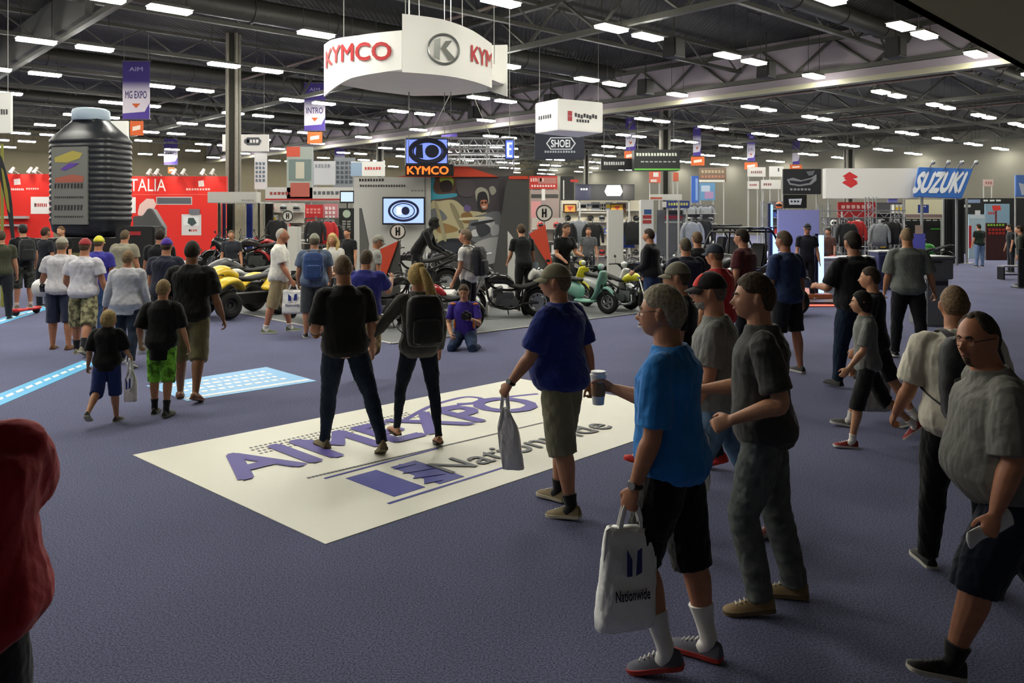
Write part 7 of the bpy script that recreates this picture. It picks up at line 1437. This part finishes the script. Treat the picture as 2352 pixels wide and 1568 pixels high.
# kiosk, counters, bench
r = thing('kiosk', (XU(2155, 15.6), 15.6, 0), R_(8), 'grey two-part registration kiosk right of the bald man', 'kiosk'); b = MB(); b.b2((-.24, 0, 0), (.22, .55, .92)); b.build('cabinet_body', mat('84868a', .6), r, bevel=.015); b = MB(); b.b2((-.27, -.10, .90), (.25, .55, 1.30)); b.build('upper_cabinet', mat('74767a', .6), r, bevel=.015); b = MB(); b.b2((-.30, -.13, 1.30), (.28, .58, 1.34)); b.build('top_plate', mat('9a9ca0', .5), r, bevel=.008)
b = MB(); b.b2((-.22, -.008, .78), (.20, .0, .86)); b.build('vent_slot', mat('3a3b3e', .6), r, False); b = MB(); b.b2((-.18, -.11, 1.22), (.0, -.10, 1.25)); b.build('handle', mat('2c2c2e', .4), r, False)
def counter(u, Y, w_, h, col, label, top='c8c8c4', d=.6):
    r = thing('counter', (XU(u, Y), Y, 0), 0, label, 'counter'); b = MB(); b.b2((-w_/2, 0, 0), (w_/2, d, h-.04)); b.build('counter_body', mat(col, .6), r, bevel=.01); b = MB(); b.b2((-w_/2-.03, -.05, h-.04), (w_/2+.03, d+.03, h)); b.build('counter_top', mat(top, .4), r, bevel=.01); b = MB(); b.b2((-w_/2+.05, -.006, .1), (w_/2-.05, 0, h-.15)); b.build('front_panel', mat('%02x%02x%02x' % tuple(max(0, int(col[i:i+2], 16)-26) for i in (0, 2, 4)), .6), r, False)
counter(1918, 22.0, .85, 1.0, 'a8a49a', 'cream counter with a patterned front right of the stage'); counter(2040, 23.5, .55, 1.12, '3a3c58', 'dark blue box counter with a white top left of the bald man'); counter(1975, 23.8, .8, .95, '5a4a48', 'brown counter with merchandise behind the black polo')
r = thing('bench', (XU(2330, 27.5), 27.5, 0), 0, 'low black bench with a pale slatted seat at the right picture edge', 'bench'); b = MB(); b.b2((-.48, -.2, .42), (.7, .2, .47)); b.build('seat', mat('8a8a92', .6), r, bevel=.01)
for x in (-.45, .65): b = MB(); b.b2((x-.025, -.18, 0), (x+.025, .18, .42)); b.build('leg', mat('17171a', .5), r, False)
b = MB(); b.b2((-.45, -.02, .14), (.65, .02, .18)); b.build('stretcher', mat('17171a', .5), r, False)
r = thing('signpost', (XU(2346, 24.2), 24.2, 0), 0, 'black upright display stand at the right picture edge', 'stand'); b = MB(); b.b2((-.09, -.04, 0), (.12, .04, 1.15)); b.build('board', mat('1a1a1c', .5), r, bevel=.01); b = MB(); b.b2((-.2, -.2, 0), (.25, .2, .03)); b.build('foot', mat('2a2a2c', .5), r, False)
# jackets on rails
WHERE = ['leftmost in the parts booth', 'second from left in the parts booth', 'third from left in the parts booth', 'middle of the parts booth', 'second from right in the parts booth', 'rightmost in the parts booth', 'left in front of the helmet wall', 'middle in front of the helmet wall', 'right of the middle at the helmet wall',
         'right of the tall white slab', 'just behind the slim white slab', 'left of the buggy', 'close to the buggy', 'left under the red fascia', 'right under the red fascia', 'left at the grey wheel wall', 'right at the grey wheel wall']
for i, (u, Y, c) in enumerate(((636, 27.5, 'black'), (648, 27.6, 'red'), (724, 27.2, 'black'), (738, 27.4, 'silver'), (752, 27.3, 'red'), (766, 27.4, 'black'), (1300, 27, 'black'), (1330, 27.2, 'silver'), (1362, 27.1, 'black'), (1452, 26, 'black'), (1440, 26.2, 'blue'), (1590, 25, 'silver'), (1612, 25.2, 'black'), (1945, 26, 'black'), (1965, 26.2, 'red'), (2020, 27, 'silver'), (2048, 27.2, 'black'))):
    z = ZV(505 + (i*7) % 12, Y); r = thing('clothes_stand', (XU(u, Y), Y+.02, 0), 0, 'thin clothes stand carrying a %s riding jacket, %s' % (c, WHERE[i]), 'clothes stand', 'clothes stands in the booths'); b = MB(); b.cyl((0, .12, 0), (0, .12, z+.16), .02, n=8); b.cyl((0, .12, 0), (0, .12, .02), .22, n=16); b.cyl((0, .12, z+.14), (0, -.02, z+.14), .012, n=6); b.build('pole', mat('8a8a88', .4, .5), r)
    jacket(u, Y, z, HC_[c], '%s riding jacket on a thin stand, %s' % (c, WHERE[i]), 'riding jackets on stands')
# white helmet carried by the man in the grey cap
hl = P['w2']; c = hl.M @ (hl.HN[-1][0] + Vector((0, .03, -.22))); place_helmet('white', c, 1.2, 'white helmet carried by the man in the grey cap and white shirt', 'carried helmet', 1.25)

# orange shoulder and side panels on the photographer's purple shirt
p = P['photog']; om = mat('d8742a', .8, kind='cloth')
for sd in (-1, 1):
    b = MB(); c = p.SH[sd]; b.ell(c+Vector((-sd*.012, .03, .030)), (.050, .035, .022)); b.build('orange_shoulder_panel', om, p.root, 'all')
    b = MB(); q = p.spine(.35, sd*.150, .05); b.ell(q, (.022, .05, .09)); b.build('orange_side_panel', om, p.root, 'all')

for a in ((468, 22.8, 200, 'dark motorcycle between the drapes and the white quad bike', '202022', 'naked', 'a82a2c'), (508, 24.2, 170, 'black motorcycle in front of the cream drape', '2a2a2e', 'sport', None), (652, 24.5, 190, 'red and black motorcycle left of the tall white board', 'a0282a', 'naked', '1c1c1e'), (738, 24.0, 175, 'black motorcycle in front of the low parts shelves', '1e1e22', 'dirt', '8a8a8c'), (796, 25.5, 200, 'dark red motorcycle beside the black roundel sign', '7a2226', 'sport', '1c1c1e'),
          (1268, 24.5, 160, 'grey motorcycle behind the right-hand orange fin', '5a5c60', 'naked', None), (1465, 22.5, 205, 'black motorcycle at the foot of the slim white slab', '1c1c1e', 'cruiser', None), (1520, 24.2, 170, 'black and red motorcycle before the grey cabinet', '1e1e20', 'sport', 'a02a2c'), (1612, 23.0, 185, 'dark motorcycle left of the roll cage', '26272a', 'dirt', '3a3a3c'), (1915, 29.0, 180, 'black motorcycle under the silver truss beam', '1c1c20', 'naked', None), (2090, 31.0, 170, 'dark motorcycle beside the blue-lit block', '24262a', 'naked', '3a3c40')):
    motorcycle(a[0], 0, a[1], a[2], a[3], a[4], a[5], a[6])
bake()
